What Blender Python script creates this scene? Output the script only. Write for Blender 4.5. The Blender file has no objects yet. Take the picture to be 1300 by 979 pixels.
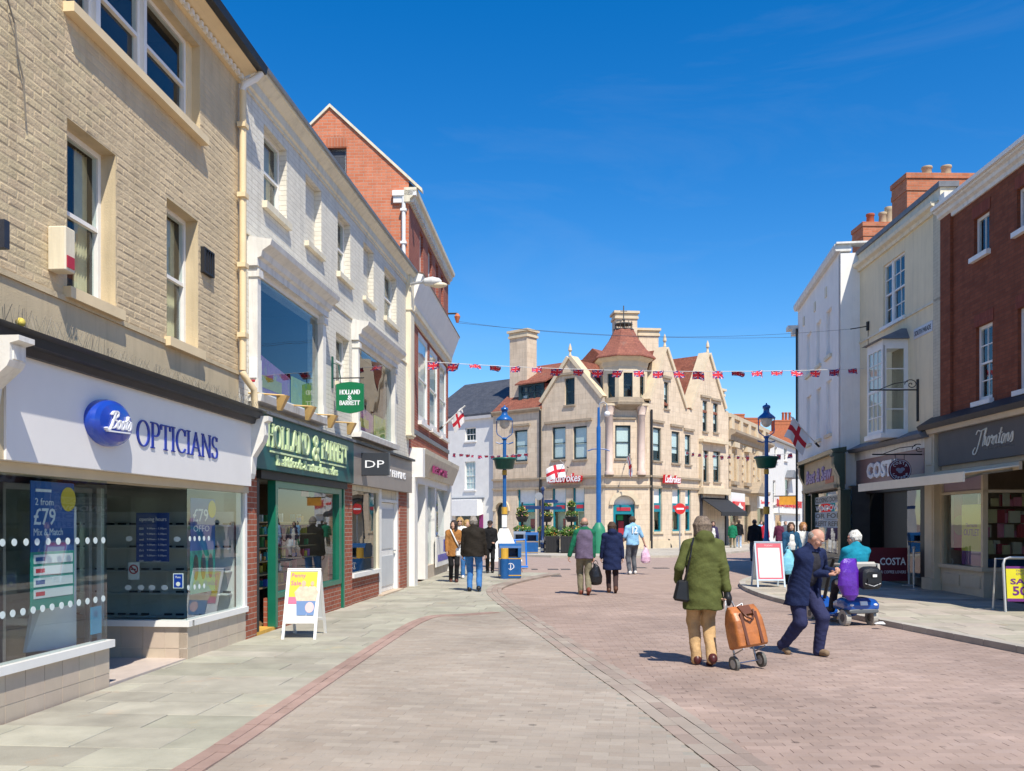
import bpy, bmesh, math, random
import numpy as np
from mathutils import Vector, geometry
random.seed(7); RNG = np.random.default_rng(7)
R = math.radians
SC = bpy.context.scene
COL = SC.collection

# ------------------------------------------------------------------ camera, sky, sun, exposure
CXP, HYP, FPX, CH = 650.0, 664.0, 1170.0, 1.6      # photo pixels: centre column, horizon row, focal length; camera height (m)
cam = bpy.data.objects.new('camera', bpy.data.cameras.new('camera'))
cam.data.sensor_width = 36.0; cam.data.lens = 36.0 * FPX / 1300.0
cam.data.shift_y = (HYP - 489.5) / 1300.0
cam.data.clip_end = 3000
cam.location = (0, 0, CH); cam.rotation_euler = (R(90), 0, 0)
COL.objects.link(cam); SC.camera = cam
SUN_EL, SUN_HEAD = R(55), R(-22)                    # elevation; heading in which the light travels, from +Y towards +X
wd = bpy.data.worlds.new('World'); SC.world = wd; wd.use_nodes = True
nt = wd.node_tree; nt.nodes.clear()
sky = nt.nodes.new('ShaderNodeTexSky'); sky.sky_type = 'NISHITA'; sky.sun_disc = False
sky.sun_elevation = SUN_EL
sky.sun_rotation = math.pi + SUN_HEAD               # the sun stands behind the camera, a little to the right
sky.air_density = 1.0; sky.dust_density = 0.25; sky.ozone_density = 3.5; sky.altitude = 100
hs = nt.nodes.new('ShaderNodeHueSaturation'); hs.inputs['Saturation'].default_value = 1.42; hs.inputs['Value'].default_value = 1.42; hs.inputs['Hue'].default_value = .505
bgn = nt.nodes.new('ShaderNodeBackground'); bgn.inputs['Strength'].default_value = 0.1
wo = nt.nodes.new('ShaderNodeOutputWorld')
# thin high cloud, a faint veil over the whole sky
_tc = nt.nodes.new('ShaderNodeTexCoord'); _mp = nt.nodes.new('ShaderNodeMapping'); _mp.inputs['Scale'].default_value = (1.2, 1.6, 5.0); _mp.inputs['Rotation'].default_value = (.2, .35, .4)
_no = nt.nodes.new('ShaderNodeTexNoise'); _no.inputs['Scale'].default_value = 2.2; _no.inputs['Detail'].default_value = 9; _no.inputs['Roughness'].default_value = .62; _no.inputs['Distortion'].default_value = .6
_mr = nt.nodes.new('ShaderNodeMapRange'); _mr.inputs[1].default_value = .5; _mr.inputs[2].default_value = .85; _mr.inputs[4].default_value = .10
_mx = nt.nodes.new('ShaderNodeMix'); _mx.data_type = 'RGBA'; _mx.inputs[7].default_value = (5.2, 5.6, 6.2, 1)
nt.links.new(_tc.outputs['Generated'], _mp.inputs[0]); nt.links.new(_mp.outputs[0], _no.inputs[0]); nt.links.new(_no.outputs[0], _mr.inputs[0]); nt.links.new(_mr.outputs[0], _mx.inputs[0])
nt.links.new(sky.outputs[0], hs.inputs['Color']); nt.links.new(hs.outputs[0], _mx.inputs[6]); nt.links.new(_mx.outputs[2], bgn.inputs['Color']); nt.links.new(bgn.outputs[0], wo.inputs[0])
sl = bpy.data.lights.new('sun', 'SUN'); sl.energy = 5.0; sl.angle = R(0.53); sl.color = (1.0, 0.93, 0.80)
so = bpy.data.objects.new('sun', sl); COL.objects.link(so); so.location = (0, -10, 30)
_ld = Vector((math.sin(SUN_HEAD) * math.cos(SUN_EL), math.cos(SUN_HEAD) * math.cos(SUN_EL), -math.sin(SUN_EL)))
so.rotation_euler = _ld.to_track_quat('-Z', 'Y').to_euler()
SC.view_settings.view_transform = 'Standard'; SC.view_settings.look = 'None'
SC.view_settings.exposure = 0.30; SC.view_settings.gamma = 1.0
SC.cycles.max_bounces = 8; SC.cycles.transparent_max_bounces = 12
SC.cycles.glossy_bounces = 3; SC.cycles.transmission_bounces = 4; SC.cycles.caustics_reflective = False; SC.cycles.caustics_refractive = False
SC.cycles.use_denoising = True

# ------------------------------------------------------------------ photo pixel -> place
def G(x, y, z=0.0):
    """where the ray of photo pixel (x, y) meets the level z"""
    d = FPX * (CH - z) / (y - HYP)
    return ((x - CXP) / FPX * d, d)
def at(x, d):
    """X at depth d for photo column x"""
    return (x - CXP) / FPX * d
def zat(y, d): return CH + (HYP - y) / FPX * d

class Fac:
    """a vertical plane: origin (X, Y), u = horizontal direction that runs left to right in view, n = out of the wall"""
    def __init__(s, o, u, z=0.0):
        l = math.hypot(*u); s.o = (o[0], o[1]); s.u = (u[0] / l, u[1] / l); s.n = (s.u[1], -s.u[0]); s.z0 = z
    def W(s, a, o, z): return (s.o[0] + s.u[0] * a + s.n[0] * o, s.o[1] + s.u[1] * a + s.n[1] * o, z + s.z0)
    def hit(s, x, y, o=0.0):
        dx, dz = (x - CXP) / FPX, (HYP - y) / FPX
        den = dx * s.n[0] + s.n[1]
        t = (s.o[0] * s.n[0] + s.o[1] * s.n[1] + o) / den
        px, py = dx * t, t
        return ((px - s.o[0]) * s.u[0] + (py - s.o[1]) * s.u[1], CH + dz * t)
    def S(s, x, o=0.0): return s.hit(x, HYP, o)[0]
    def Z(s, x, y, o=0.0): return s.hit(x, y, o)[1]
    def shift(s, a=0, o=0, z=0): 
        w = s.W(a, o, 0); return Fac((w[0], w[1]), s.u, s.z0 + z)
    def turn(s, a, o, deg):
        w = s.W(a, o, 0); c, sn = math.cos(R(deg)), math.sin(R(deg))
        return Fac((w[0], w[1]), (s.u[0] * c - s.u[1] * sn, s.u[0] * sn + s.u[1] * c), s.z0)
def vp(x): return ((x - CXP) / FPX, 1.0)
WORLD = Fac((0, 0), (1, 0))

# ------------------------------------------------------------------ mesh building
class MB:
    def __init__(s): s.v = []; s.f = []; s.m = []
    def add(s, vs, fs, mi=0):
        b = len(s.v); s.v += [tuple(v) for v in vs]; s.f += [tuple(i + b for i in f) for f in fs]; s.m += [mi] * len(fs); return s
    def quad(s, a, b, c, d, mi=0): return s.add([a, b, c, d], [(0, 1, 2, 3)], mi)
    def box(s, F, s0, s1, o0, o1, z0, z1, mi=0):
        if s0 > s1: s0, s1 = s1, s0
        if o0 > o1: o0, o1 = o1, o0
        if z0 > z1: z0, z1 = z1, z0
        W = F.W
        vs = [W(s0, o1, z0), W(s1, o1, z0), W(s1, o1, z1), W(s0, o1, z1), W(s0, o0, z0), W(s1, o0, z0), W(s1, o0, z1), W(s0, o0, z1)]
        return s.add(vs, [(0, 1, 2, 3), (5, 4, 7, 6), (4, 0, 3, 7), (1, 5, 6, 2), (3, 2, 6, 7), (4, 5, 1, 0)], mi)
    def bx(s, cx, cy, z0, w, d, h, mi=0, rz=0.0):
        c, n = math.cos(rz), math.sin(rz)
        F = Fac((cx, cy), (c, n))
        return s.box(F, -w / 2, w / 2, -d / 2, d / 2, z0, z0 + h, mi)
    def hexa(s, lo, hi, mi=0):
        """two quads of four world points, joined"""
        return s.add(list(lo) + list(hi), [(3, 2, 1, 0), (4, 5, 6, 7), (0, 1, 5, 4), (1, 2, 6, 5), (2, 3, 7, 6), (3, 0, 4, 7)], mi)
    def prism(s, F, pts, o0, o1, mi=0):
        """outline pts [(s, z)] (counter-clockwise seen from outside), from o0 (back) to o1 (front)"""
        n = len(pts)
        fr = [F.W(a, o1, z) for a, z in pts]; bk = [F.W(a, o0, z) for a, z in pts]
        tri = geometry.tessellate_polygon([[Vector((a, z, 0)) for a, z in pts]])
        fs = []
        for t in tri:
            fs.append(t); fs.append(tuple(i + n for i in reversed(t)))
        for i in range(n):
            j = (i + 1) % n; fs.append((i, i + n, j + n, j))
        return s.add(fr + bk, fs, mi)
    def along(s, F, prof, s0, s1, mi=0):
        """profile [(o, z)] swept along the wall from s0 to s1"""
        n = len(prof)
        a = [F.W(s0, o, z) for o, z in prof]; b = [F.W(s1, o, z) for o, z in prof]
        tri = geometry.tessellate_polygon([[Vector((o, z, 0)) for o, z in prof]])
        fs = []
        for t in tri: fs.append(t); fs.append(tuple(i + n for i in reversed(t)))
        for i in range(n):
            j = (i + 1) % n; fs.append((i, j, j + n, i + n))
        return s.add(a + b, fs, mi)
    def wall(s, F, outer, holes=(), o=0.0, depth=0.12, mi=0, back=None):
        loops = [[Vector((a, z, 0)) for a, z in outer]] + [[Vector((a, z, 0)) for a, z in h] for h in holes]
        flat = [p for l in loops for p in l]
        tri = geometry.tessellate_polygon(loops)
        fs = []
        for t in tri:
            A, B, C = (flat[i] for i in t)
            fs.append(t if (B - A).cross(C - A).z > 0 else tuple(reversed(t)))
        s.add([F.W(p.x, o, p.y) for p in flat], fs, mi)
        for h in holes:
            n = len(h)
            ar = sum(h[i][0] * h[(i + 1) % n][1] - h[(i + 1) % n][0] * h[i][1] for i in range(n))
            hh = h if ar > 0 else h[::-1]
            for i in range(n):
                a, b = hh[i], hh[(i + 1) % n]
                s.quad(F.W(a[0], o, a[1]), F.W(b[0], o, b[1]), F.W(b[0], o - depth, b[1]), F.W(a[0], o - depth, a[1]), mi)
        if back is not None:
            n = len(outer); k = len(s.v)
            s.add([F.W(a, o, z) for a, z in outer] + [F.W(a, back, z) for a, z in outer],
                  [(i, i + n, (i + 1) % n + n, (i + 1) % n) for i in range(n)], mi)
        return s
    def tube(s, pts, r, n=8, mi=0, cap=True, r1=None):
        pts = [Vector(p) for p in pts]; k = len(pts); rings = []
        up = Vector((0, 0, 1))
        for i, p in enumerate(pts):
            t = (pts[min(i + 1, k - 1)] - pts[max(i - 1, 0)]).normalized()
            a = t.cross(up)
            if a.length < 1e-3: a = t.cross(Vector((1, 0, 0)))
            a.normalize(); b = t.cross(a).normalized()
            rr = r if r1 is None else r + (r1 - r) * i / max(1, k - 1)
            if isinstance(r, (list, tuple)): rr = r[i]
            rings.append([p + a * (rr * math.cos(2 * math.pi * j / n)) + b * (rr * math.sin(2 * math.pi * j / n)) for j in range(n)])
        vs = [v for ring in rings for v in ring]
        fs = [(i * n + j, i * n + (j + 1) % n, (i + 1) * n + (j + 1) % n, (i + 1) * n + j) for i in range(k - 1) for j in range(n)]
        s.add(vs, fs, mi)
        if cap:
            s.add(rings[0], [tuple(range(n - 1, -1, -1))], mi); s.add(rings[-1], [tuple(range(n))], mi)
        return s
    def lathe(s, cx, cy, prof, n=16, mi=0, sx=1.0, sy=1.0, ph=0.0):
        """prof [(r, z)] from bottom to top"""
        vs = [(cx + r * sx * math.cos(ph + 2 * math.pi * j / n), cy + r * sy * math.sin(ph + 2 * math.pi * j / n), z) for r, z in prof for j in range(n)]
        k = len(prof)
        fs = [(i * n + j, i * n + (j + 1) % n, (i + 1) * n + (j + 1) % n, (i + 1) * n + j) for i in range(k - 1) for j in range(n)]
        s.add(vs, fs, mi)
        s.add(vs[:n], [tuple(range(n - 1, -1, -1))], mi); s.add(vs[-n:], [tuple(range(n))], mi)
        return s
    def ball(s, c, rx, ry=None, rz=None, n=12, m=8, mi=0):
        ry = ry or rx; rz = rz or rx
        vs = []; fs = []
        for i in range(m + 1):
            t = math.pi * i / m
            for j in range(n):
                p = 2 * math.pi * j / n
                vs.append((c[0] + rx * math.sin(t) * math.cos(p), c[1] + ry * math.sin(t) * math.sin(p), c[2] - rz * math.cos(t)))
        for i in range(m):
            for j in range(n): fs.append((i * n + j, i * n + (j + 1) % n, (i + 1) * n + (j + 1) % n, (i + 1) * n + j))
        return s.add(vs, fs, mi)

ORG = {}
def link(o): COL.objects.link(o); return o
def tag(o, label=None, cat=None, group=None, kind=None):
    if label: o['label'] = label
    if cat: o['category'] = cat
    if group: o['group'] = group
    if kind: o['kind'] = kind
    return o
def thing(name, label, cat, loc, group=None):
    o = bpy.data.objects.new(name, None); link(o)
    loc = tuple(loc) if len(loc) == 3 else (loc[0], loc[1], 0.0)
    o.location = loc; o.empty_display_size = .2; ORG[o.name] = loc
    return tag(o, label, cat, group)
def build(mb, name, mats, parent=None, F=None, smooth=False, label=None, bevel=0, org=None, kind=None):
    if not isinstance(mats, (list, tuple)): mats = [mats]
    if parent is not None: og = ORG[parent.name]
    elif org is not None: og = tuple(org) if len(org) == 3 else (org[0], org[1], 0.0)
    else: og = (0.0, 0.0, 0.0)
    v = np.array(mb.v, dtype=np.float64).reshape(-1, 3) - np.array(og)
    me = bpy.data.meshes.new(name)
    me.from_pydata(v.tolist(), [], mb.f)
    for m in mats: me.materials.append(m)
    if len(mats) > 1: me.polygons.foreach_set('material_index', mb.m)
    if smooth: me.polygons.foreach_set('use_smooth', [True] * len(me.polygons))
    if F is not None: uv_plane(me, v + np.array(og), F)
    me.update()
    o = bpy.data.objects.new(name, me); link(o)
    if parent is not None: o.parent = parent
    else: o.location = og
    ORG[o.name] = og
    if label: o['label'] = label
    if kind: o['kind'] = kind
    if bevel:
        b = o.modifiers.new('bevel', 'BEVEL'); b.width = bevel; b.segments = 1; b.limit_method = 'ANGLE'; b.angle_limit = R(40)
    return o
def uv_plane(me, vw, F):
    n = len(me.loops); li = np.empty(n, dtype=np.int32); me.loops.foreach_get('vertex_index', li)
    nf = len(me.polygons); nm = np.empty(nf * 3); me.polygons.foreach_get('normal', nm); nm = nm.reshape(-1, 3)
    lt = np.empty(nf, dtype=np.int32); me.polygons.foreach_get('loop_total', lt)
    pn = np.repeat(nm, lt, axis=0)
    u, nn = F.u, F.n
    P = vw[li]; rel = P[:, :2] - np.array(F.o)
    a = rel @ np.array(u); o = rel @ np.array(nn); z = P[:, 2]
    fn = np.abs(pn[:, 0] * nn[0] + pn[:, 1] * nn[1]); fz = np.abs(pn[:, 2])
    uv = np.stack([a, z], 1)
    side = (fn < .5) & (fz < .75); top = (fz >= .75)
    uv[side, 0] = o[side]; uv[top, 1] = o[top]
    l = me.uv_layers.new(name='UVMap'); l.data.foreach_set('uv', uv.astype(np.float32).ravel())
def copy_tree(o, parent=None, delta=(0, 0, 0)):
    c = o.copy(); link(c); c.parent = parent
    og = ORG[o.name]; ORG[c.name] = tuple(og[i] + delta[i] for i in range(3))
    if parent is None: c.location = ORG[c.name]
    for ch in list(o.children): copy_tree(ch, c, delta)
    return c

# ------------------------------------------------------------------ materials
MATS = {}
def _new(name):
    m = bpy.data.materials.new(name); m.use_nodes = True
    t = m.node_tree; return m, t, t.nodes['Principled BSDF']
def N(t, ty, **k):
    n = t.nodes.new(ty)
    for a, b in k.items():
        if a in n.inputs: n.inputs[a].default_value = b
        else: setattr(n, a, b)
    return n
def coords(t, kind='Object'):
    c = N(t, 'ShaderNodeTexCoord'); return c.outputs[kind]
def rgba(c): return (c[0], c[1], c[2], 1.0)
def mul(c, k): return tuple(max(0, min(1, x * k)) for x in c)
def ramp_mix(t, fac, c1, c2):
    m = N(t, 'ShaderNodeMix', data_type='RGBA'); m.inputs[6].default_value = rgba(c1); m.inputs[7].default_value = rgba(c2)
    t.links.new(fac, m.inputs[0]); return m.outputs[2]
def streaks(t, co, col, amt):
    """uneven rain streaks and soot running down a wall"""
    L = t.links.new; mp = N(t, 'ShaderNodeMapping'); mp.inputs['Scale'].default_value = (7, 7, .55); L(co, mp.inputs[0])
    n = N(t, 'ShaderNodeTexNoise', Scale=1.0, Detail=7.0, Roughness=.68); L(mp.outputs[0], n.inputs[0])
    r = N(t, 'ShaderNodeMapRange'); r.inputs[1].default_value = .48; r.inputs[2].default_value = .78; r.inputs[3].default_value = 1.0; r.inputs[4].default_value = 1 - amt; L(n.outputs[0], r.inputs[0])
    h = N(t, 'ShaderNodeHueSaturation'); L(col, h.inputs['Color']); L(r.outputs[0], h.inputs['Value']); return h.outputs[0]
def M(name, col, rough=.65, var=.12, scale=3.0, bump=0.0, bscale=60.0, metal=0.0, spec=.4, perobj=0.0, stain=None, coat=0.0, streak=0.0):
    """painted or plain surface: colour with slow mottling, optional stain colour, optional fine relief"""
    if name in MATS: return MATS[name]
    m, t, b = _new(name); L = t.links.new
    co = coords(t)
    no = N(t, 'ShaderNodeTexNoise', Scale=scale, Detail=5.0, Roughness=.6); L(co, no.inputs['Vector'])
    mr = N(t, 'ShaderNodeMapRange'); mr.inputs[1].default_value = .3; mr.inputs[2].default_value = .7; L(no.outputs[0], mr.inputs[0])
    out = ramp_mix(t, mr.outputs[0], mul(col, 1 - var), mul(col, 1 + var))
    if stain:
        n2 = N(t, 'ShaderNodeTexNoise', Scale=stain[1], Detail=8.0, Roughness=.7); L(co, n2.inputs['Vector'])
        m2 = N(t, 'ShaderNodeMapRange'); m2.inputs[1].default_value = stain[2]; m2.inputs[2].default_value = stain[2] + .18; L(n2.outputs[0], m2.inputs[0])
        mx = N(t, 'ShaderNodeMix', data_type='RGBA'); L(m2.outputs[0], mx.inputs[0]); L(out, mx.inputs[6]); mx.inputs[7].default_value = rgba(stain[0]); out = mx.outputs[2]
    if streak: out = streaks(t, co, out, streak)
    if perobj:
        oi = N(t, 'ShaderNodeObjectInfo'); hv = N(t, 'ShaderNodeHueSaturation'); L(out, hv.inputs['Color'])
        a = N(t, 'ShaderNodeMapRange'); a.inputs[3].default_value = 1 - perobj; a.inputs[4].default_value = 1 + perobj; L(oi.outputs['Random'], a.inputs[0]); L(a.outputs[0], hv.inputs['Value'])
        w = N(t, 'ShaderNodeMath', operation='FRACT'); w1 = N(t, 'ShaderNodeMath', operation='MULTIPLY'); w1.inputs[1].default_value = 17.3
        L(oi.outputs['Random'], w1.inputs[0]); L(w1.outputs[0], w.inputs[0])
        h = N(t, 'ShaderNodeMapRange'); h.inputs[3].default_value = .5 - perobj * .12; h.inputs[4].default_value = .5 + perobj * .12; L(w.outputs[0], h.inputs[0]); L(h.outputs[0], hv.inputs['Hue'])
        out = hv.outputs[0]
    L(out, b.inputs['Base Color'])
    b.inputs['Roughness'].default_value = rough; b.inputs['Metallic'].default_value = metal; b.inputs['Specular IOR Level'].default_value = spec
    if coat: b.inputs['Coat Weight'].default_value = coat; b.inputs['Coat Roughness'].default_value = .08
    if bump:
        nb = N(t, 'ShaderNodeTexNoise', Scale=bscale, Detail=6.0, Roughness=.65); L(co, nb.inputs['Vector'])
        bp = N(t, 'ShaderNodeBump', Strength=bump, Distance=.02); L(nb.outputs[0], bp.inputs['Height']); L(bp.outputs[0], b.inputs['Normal'])
    MATS[name] = m; return m
def BRICK(name, c1, c2, mort, bw=.225, bh=.075, ms=.01, bump=.5, rough=.85, stain=None, offs=.5, var=.15, streak=.22):
    if name in MATS: return MATS[name]
    m, t, b = _new(name); L = t.links.new
    uv = coords(t, 'UV'); ob = coords(t)
    br = N(t, 'ShaderNodeTexBrick'); L(uv, br.inputs['Vector']); br.offset = offs
    br.inputs['Color1'].default_value = rgba(c1); br.inputs['Color2'].default_value = rgba(c2); br.inputs['Mortar'].default_value = rgba(mort)
    br.inputs['Scale'].default_value = 1.0; br.inputs['Mortar Size'].default_value = ms / 2; br.inputs['Mortar Smooth'].default_value = .3
    br.inputs['Brick Width'].default_value = bw; br.inputs['Row Height'].default_value = bh; br.inputs['Bias'].default_value = 0.0
    no = N(t, 'ShaderNodeTexNoise', Scale=2.2, Detail=8.0, Roughness=.7); L(ob, no.inputs['Vector'])
    hv = N(t, 'ShaderNodeHueSaturation'); L(br.outputs[0], hv.inputs['Color'])
    mr = N(t, 'ShaderNodeMapRange'); mr.inputs[1].default_value = .25; mr.inputs[2].default_value = .75; mr.inputs[3].default_value = 1 - var; mr.inputs[4].default_value = 1 + var
    L(no.outputs[0], mr.inputs[0]); L(mr.outputs[0], hv.inputs['Value']); out = hv.outputs[0]
    if stain:
        n2 = N(t, 'ShaderNodeTexNoise', Scale=stain[1], Detail=8.0, Roughness=.7); L(ob, n2.inputs['Vector'])
        m2 = N(t, 'ShaderNodeMapRange'); m2.inputs[1].default_value = stain[2]; m2.inputs[2].default_value = stain[2] + .2; L(n2.outputs[0], m2.inputs[0])
        mx = N(t, 'ShaderNodeMix', data_type='RGBA'); L(m2.outputs[0], mx.inputs[0]); L(out, mx.inputs[6]); mx.inputs[7].default_value = rgba(stain[0]); out = mx.outputs[2]
    if streak: out = streaks(t, ob, out, streak)
    L(out, b.inputs['Base Color']); b.inputs['Roughness'].default_value = rough; b.inputs['Specular IOR Level'].default_value = .25
    n3 = N(t, 'ShaderNodeTexNoise', Scale=35.0, Detail=4.0); L(ob, n3.inputs['Vector'])
    ad = N(t, 'ShaderNodeMath', operation='MULTIPLY_ADD'); L(n3.outputs[0], ad.inputs[0]); ad.inputs[1].default_value = .6
    iv = N(t, 'ShaderNodeMath', operation='SUBTRACT'); iv.inputs[0].default_value = 1.0; L(br.outputs['Fac'], iv.inputs[1]); L(iv.outputs[0], ad.inputs[2])
    bp = N(t, 'ShaderNodeBump', Strength=bump, Distance=.012); L(ad.outputs[0], bp.inputs['Height']); L(bp.outputs[0], b.inputs['Normal'])
    MATS[name] = m; return m
def GLASS(name, tint=(.9, .95, .95), ior=1.5, boost=1.0):
    if name in MATS: return MATS[name]
    m = bpy.data.materials.new(name); m.use_nodes = True; t = m.node_tree; t.nodes.clear(); L = t.links.new
    tr = N(t, 'ShaderNodeBsdfTransparent', Color=rgba(tint)); gl = N(t, 'ShaderNodeBsdfGlossy', Roughness=.012, Color=rgba((.95, .97, 1.0)))
    no = N(t, 'ShaderNodeTexNoise', Scale=1.3, Detail=1.0); L(coords(t), no.inputs['Vector'])
    bp = N(t, 'ShaderNodeBump', Strength=.03, Distance=.05); L(no.outputs[0], bp.inputs['Height']); L(bp.outputs[0], gl.inputs['Normal'])
    fr = N(t, 'ShaderNodeFresnel', IOR=ior); ge = N(t, 'ShaderNodeNewGeometry')
    iv = N(t, 'ShaderNodeMath', operation='SUBTRACT'); iv.inputs[0].default_value = 1.0; L(ge.outputs['Backfacing'], iv.inputs[1])
    mm = N(t, 'ShaderNodeMath', operation='MULTIPLY', use_clamp=True); L(fr.outputs[0], mm.inputs[0]); L(iv.outputs[0], mm.inputs[1])
    m2 = N(t, 'ShaderNodeMath', operation='MULTIPLY', use_clamp=True); L(mm.outputs[0], m2.inputs[0]); m2.inputs[1].default_value = boost
    mx = N(t, 'ShaderNodeMixShader'); L(m2.outputs[0], mx.inputs[0]); L(tr.outputs[0], mx.inputs[1]); L(gl.outputs[0], mx.inputs[2])
    ou = N(t, 'ShaderNodeOutputMaterial'); L(mx.outputs[0], ou.inputs[0])
    MATS[name] = m; return m

white = M('white_paint', (.80, .79, .76), .45, .05, 4, bump=.08, bscale=30)
white_old = M('weathered_white_paint', (.74, .72, .67), .55, .08, 5, bump=.15, bscale=40, streak=.3, stain=((.42, .38, .31), 9, .66))
cream = M('cream_paint', (.74, .62, .42), .6, .06, 4, bump=.12, bscale=45)
cream_pale = M('pale_cream_paint', (.74, .67, .51), .6, .06, 3, bump=.1, bscale=45, streak=.3)
black = M('black_paint', (.02, .02, .022), .5, .2, 6, bump=.1)
lead = M('lead_sheet', (.16, .17, .19), .55, .15, 5, bump=.1, bscale=20)
slate = BRICK('slate_roof', (.06, .065, .08), (.085, .09, .105), (.03, .03, .035), .25, .14, .008, .4, .6)
tile_red = BRICK('clay_roof_tiles', (.22, .075, .05), (.31, .11, .07), (.09, .04, .03), .17, .11, .012, .6, .8, stain=((.16, .13, .09), 1.2, .56))
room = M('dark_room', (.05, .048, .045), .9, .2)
room_mid = M('shop_room_wall', (.55, .53, .48), .8, .1)
glass = GLASS('window_glass'); shopglass = GLASS('shop_glass', (.90, .95, .95), 1.75)
curtain = M('curtain_cream', (.62, .52, .34), .9, .1, 12)
blind = M('white_blind', (.80, .82, .80), .8, .04, 10)
steel = M('galvanised_steel', (.45, .46, .47), .4, .1, 8, metal=.7)

# ------------------------------------------------------------------ windows
def rect(s0, s1, z0, z1): return [(s0, z0), (s1, z0), (s1, z1), (s0, z1)]
def arch(s0, s1, z0, z1, rise, n=8):
    pts = [(s0, z0), (s1, z0)]
    for i in range(n + 1):
        a = math.pi * i / n
        pts.append(((s0 + s1) / 2 + (s1 - s0) / 2 * math.cos(a), z1 - rise + rise * math.sin(a)))
    return pts
def window(F, parent, s0, s1, z0, z1, o=-.1, fm=None, bars=(1, 1), two=True, sill=None, cur=None, fw=.05, dep=.5, label=None, rm=None, gm=None, silld=.09, sillo=None, mid=.5):
    """a sash (two) or fixed window set back by o in the opening s0..s1, z0..z1: frame > pane, sill, curtain, interior"""
    fm = fm or white; b = MB()
    b.box(F, s0, s0 + fw, o - .06, o, z0, z1); b.box(F, s1 - fw, s1, o - .06, o, z0, z1)
    b.box(F, s0 + fw, s1 - fw, o - .06, o, z1 - fw, z1); b.box(F, s0 + fw, s1 - fw, o - .06, o, z0, z0 + fw * 1.3)
    zm = z0 + (z1 - z0) * mid
    parts = [(zm - .02, z1 - fw, o - .012), (z0 + fw * 1.3, zm - .02, o - .035)] if two else [(z0 + fw * 1.3, z1 - fw, o - .02)]
    if two: b.box(F, s0 + fw, s1 - fw, o - .05, o - .004, zm - .02, zm + .02)
    panes = []
    for k, (a, c, oo) in enumerate(parts):
        nx, ny = bars
        if two and k == 0: a = zm + .02
        for i in range(1, nx):
            x = s0 + fw + (s1 - s0 - 2 * fw) * i / nx; b.box(F, x - .011, x + .011, oo - .02, oo + .004, a, c)
        for j in range(1, ny):
            y = a + (c - a) * j / ny; b.box(F, s0 + fw, s1 - fw, oo - .019, oo + .003, y - .011, y + .011)
        panes.append((a, c, oo - .008))
    w = build(b, 'window', fm, parent, label=label)
    for a, c, oo in panes:
        build(MB().box(F, s0 + fw, s1 - fw, oo - .005, oo, a, c), 'pane', gm or glass, w)
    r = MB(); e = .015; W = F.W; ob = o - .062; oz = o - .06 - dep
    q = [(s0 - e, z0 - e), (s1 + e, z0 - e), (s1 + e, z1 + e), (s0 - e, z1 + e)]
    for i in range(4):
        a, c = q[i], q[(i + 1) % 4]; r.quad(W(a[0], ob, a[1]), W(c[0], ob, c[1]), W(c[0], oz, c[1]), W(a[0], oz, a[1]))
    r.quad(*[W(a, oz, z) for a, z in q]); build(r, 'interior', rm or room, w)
    if cur == 'curtain':
        for k in (0, 1):
            c = MB(); n = 10; wv = (s1 - s0) * .27; a0 = s0 + .02 if k == 0 else s1 - .02 - wv
            for i in range(n):
                f = lambda i: (a0 + wv * i / n, o - .13 - .025 * (i % 2))
                p, q2 = f(i), f(i + 1)
                c.quad(W(p[0], p[1], z0 + .02), W(q2[0], q2[1], z0 + .02), W(q2[0], q2[1], z1 - .02), W(p[0], p[1], z1 - .02))
            build(c, 'curtain', curtain, w)
    elif cur:
        lo = z0 + .03 + (z1 - z0) * (0 if cur is True else cur)
        build(MB().box(F, s0 + .02, s1 - .02, o - .085, o - .075, lo, z1 - .02), 'blind', blind, w)
    if sill:
        so_ = silld if sillo is None else sillo
        build(MB().box(F, s0 - .06, s1 + .06, -.02 + o if o > 0 else o + .002, so_, z0 - .1, z0 - .002), 'sill', sill, w)
    return w

# ------------------------------------------------------------------ lettering
def fit(F, parent, pts_faces, s0, s1, z0, z1, mat, o, depth=.012, name='lettering', shear=0.0):
    vs, fs = pts_faces
    v = np.array(vs, dtype=float); v[:, 0] += shear * v[:, 1]
    mn, mx = v[:, :2].min(0), v[:, :2].max(0); sp = np.maximum(mx - mn, 1e-6)
    a = s0 + (v[:, 0] - mn[0]) / sp[0] * (s1 - s0); z = z0 + (v[:, 1] - mn[1]) / sp[1] * (z1 - z0)
    zz = v[:, 2]; zr = zz.max() - zz.min()
    k = (zz - zz.min()) / zr if zr > 1e-9 else np.ones_like(zz)
    b = MB(); b.add([F.W(a[i], o + depth * k[i], z[i]) for i in range(len(v))], fs)
    return build(b, name, mat, parent)
def text(F, parent, body, s0, s1, z0, z1, mat, o, depth=.012, name='lettering', shear=0.0, bold=0.0, space=1.0):
    c = bpy.data.curves.new('t', 'FONT'); c.body = body; c.extrude = .02; c.resolution_u = 2; c.offset = bold; c.space_character = space
    c.align_x = 'CENTER'
    ob = bpy.data.objects.new('t', c)
    me = bpy.data.meshes.new_from_object(ob)
    vs = [tuple(v.co) for v in me.vertices]; fs = [tuple(p.vertices) for p in me.polygons]
    bpy.data.meshes.remove(me); bpy.data.objects.remove(ob); bpy.data.curves.remove(c)
    if not vs: return None
    return fit(F, parent, (vs, fs), s0, s1, z0, z1, mat, o, depth, name, shear)
def arcp(cx, cy, rx, ry, a0, a1, n=14):
    return [(cx + rx * math.cos(R(a0 + (a1 - a0) * i / n)), cy + ry * math.sin(R(a0 + (a1 - a0) * i / n))) for i in range(n + 1)]
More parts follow.
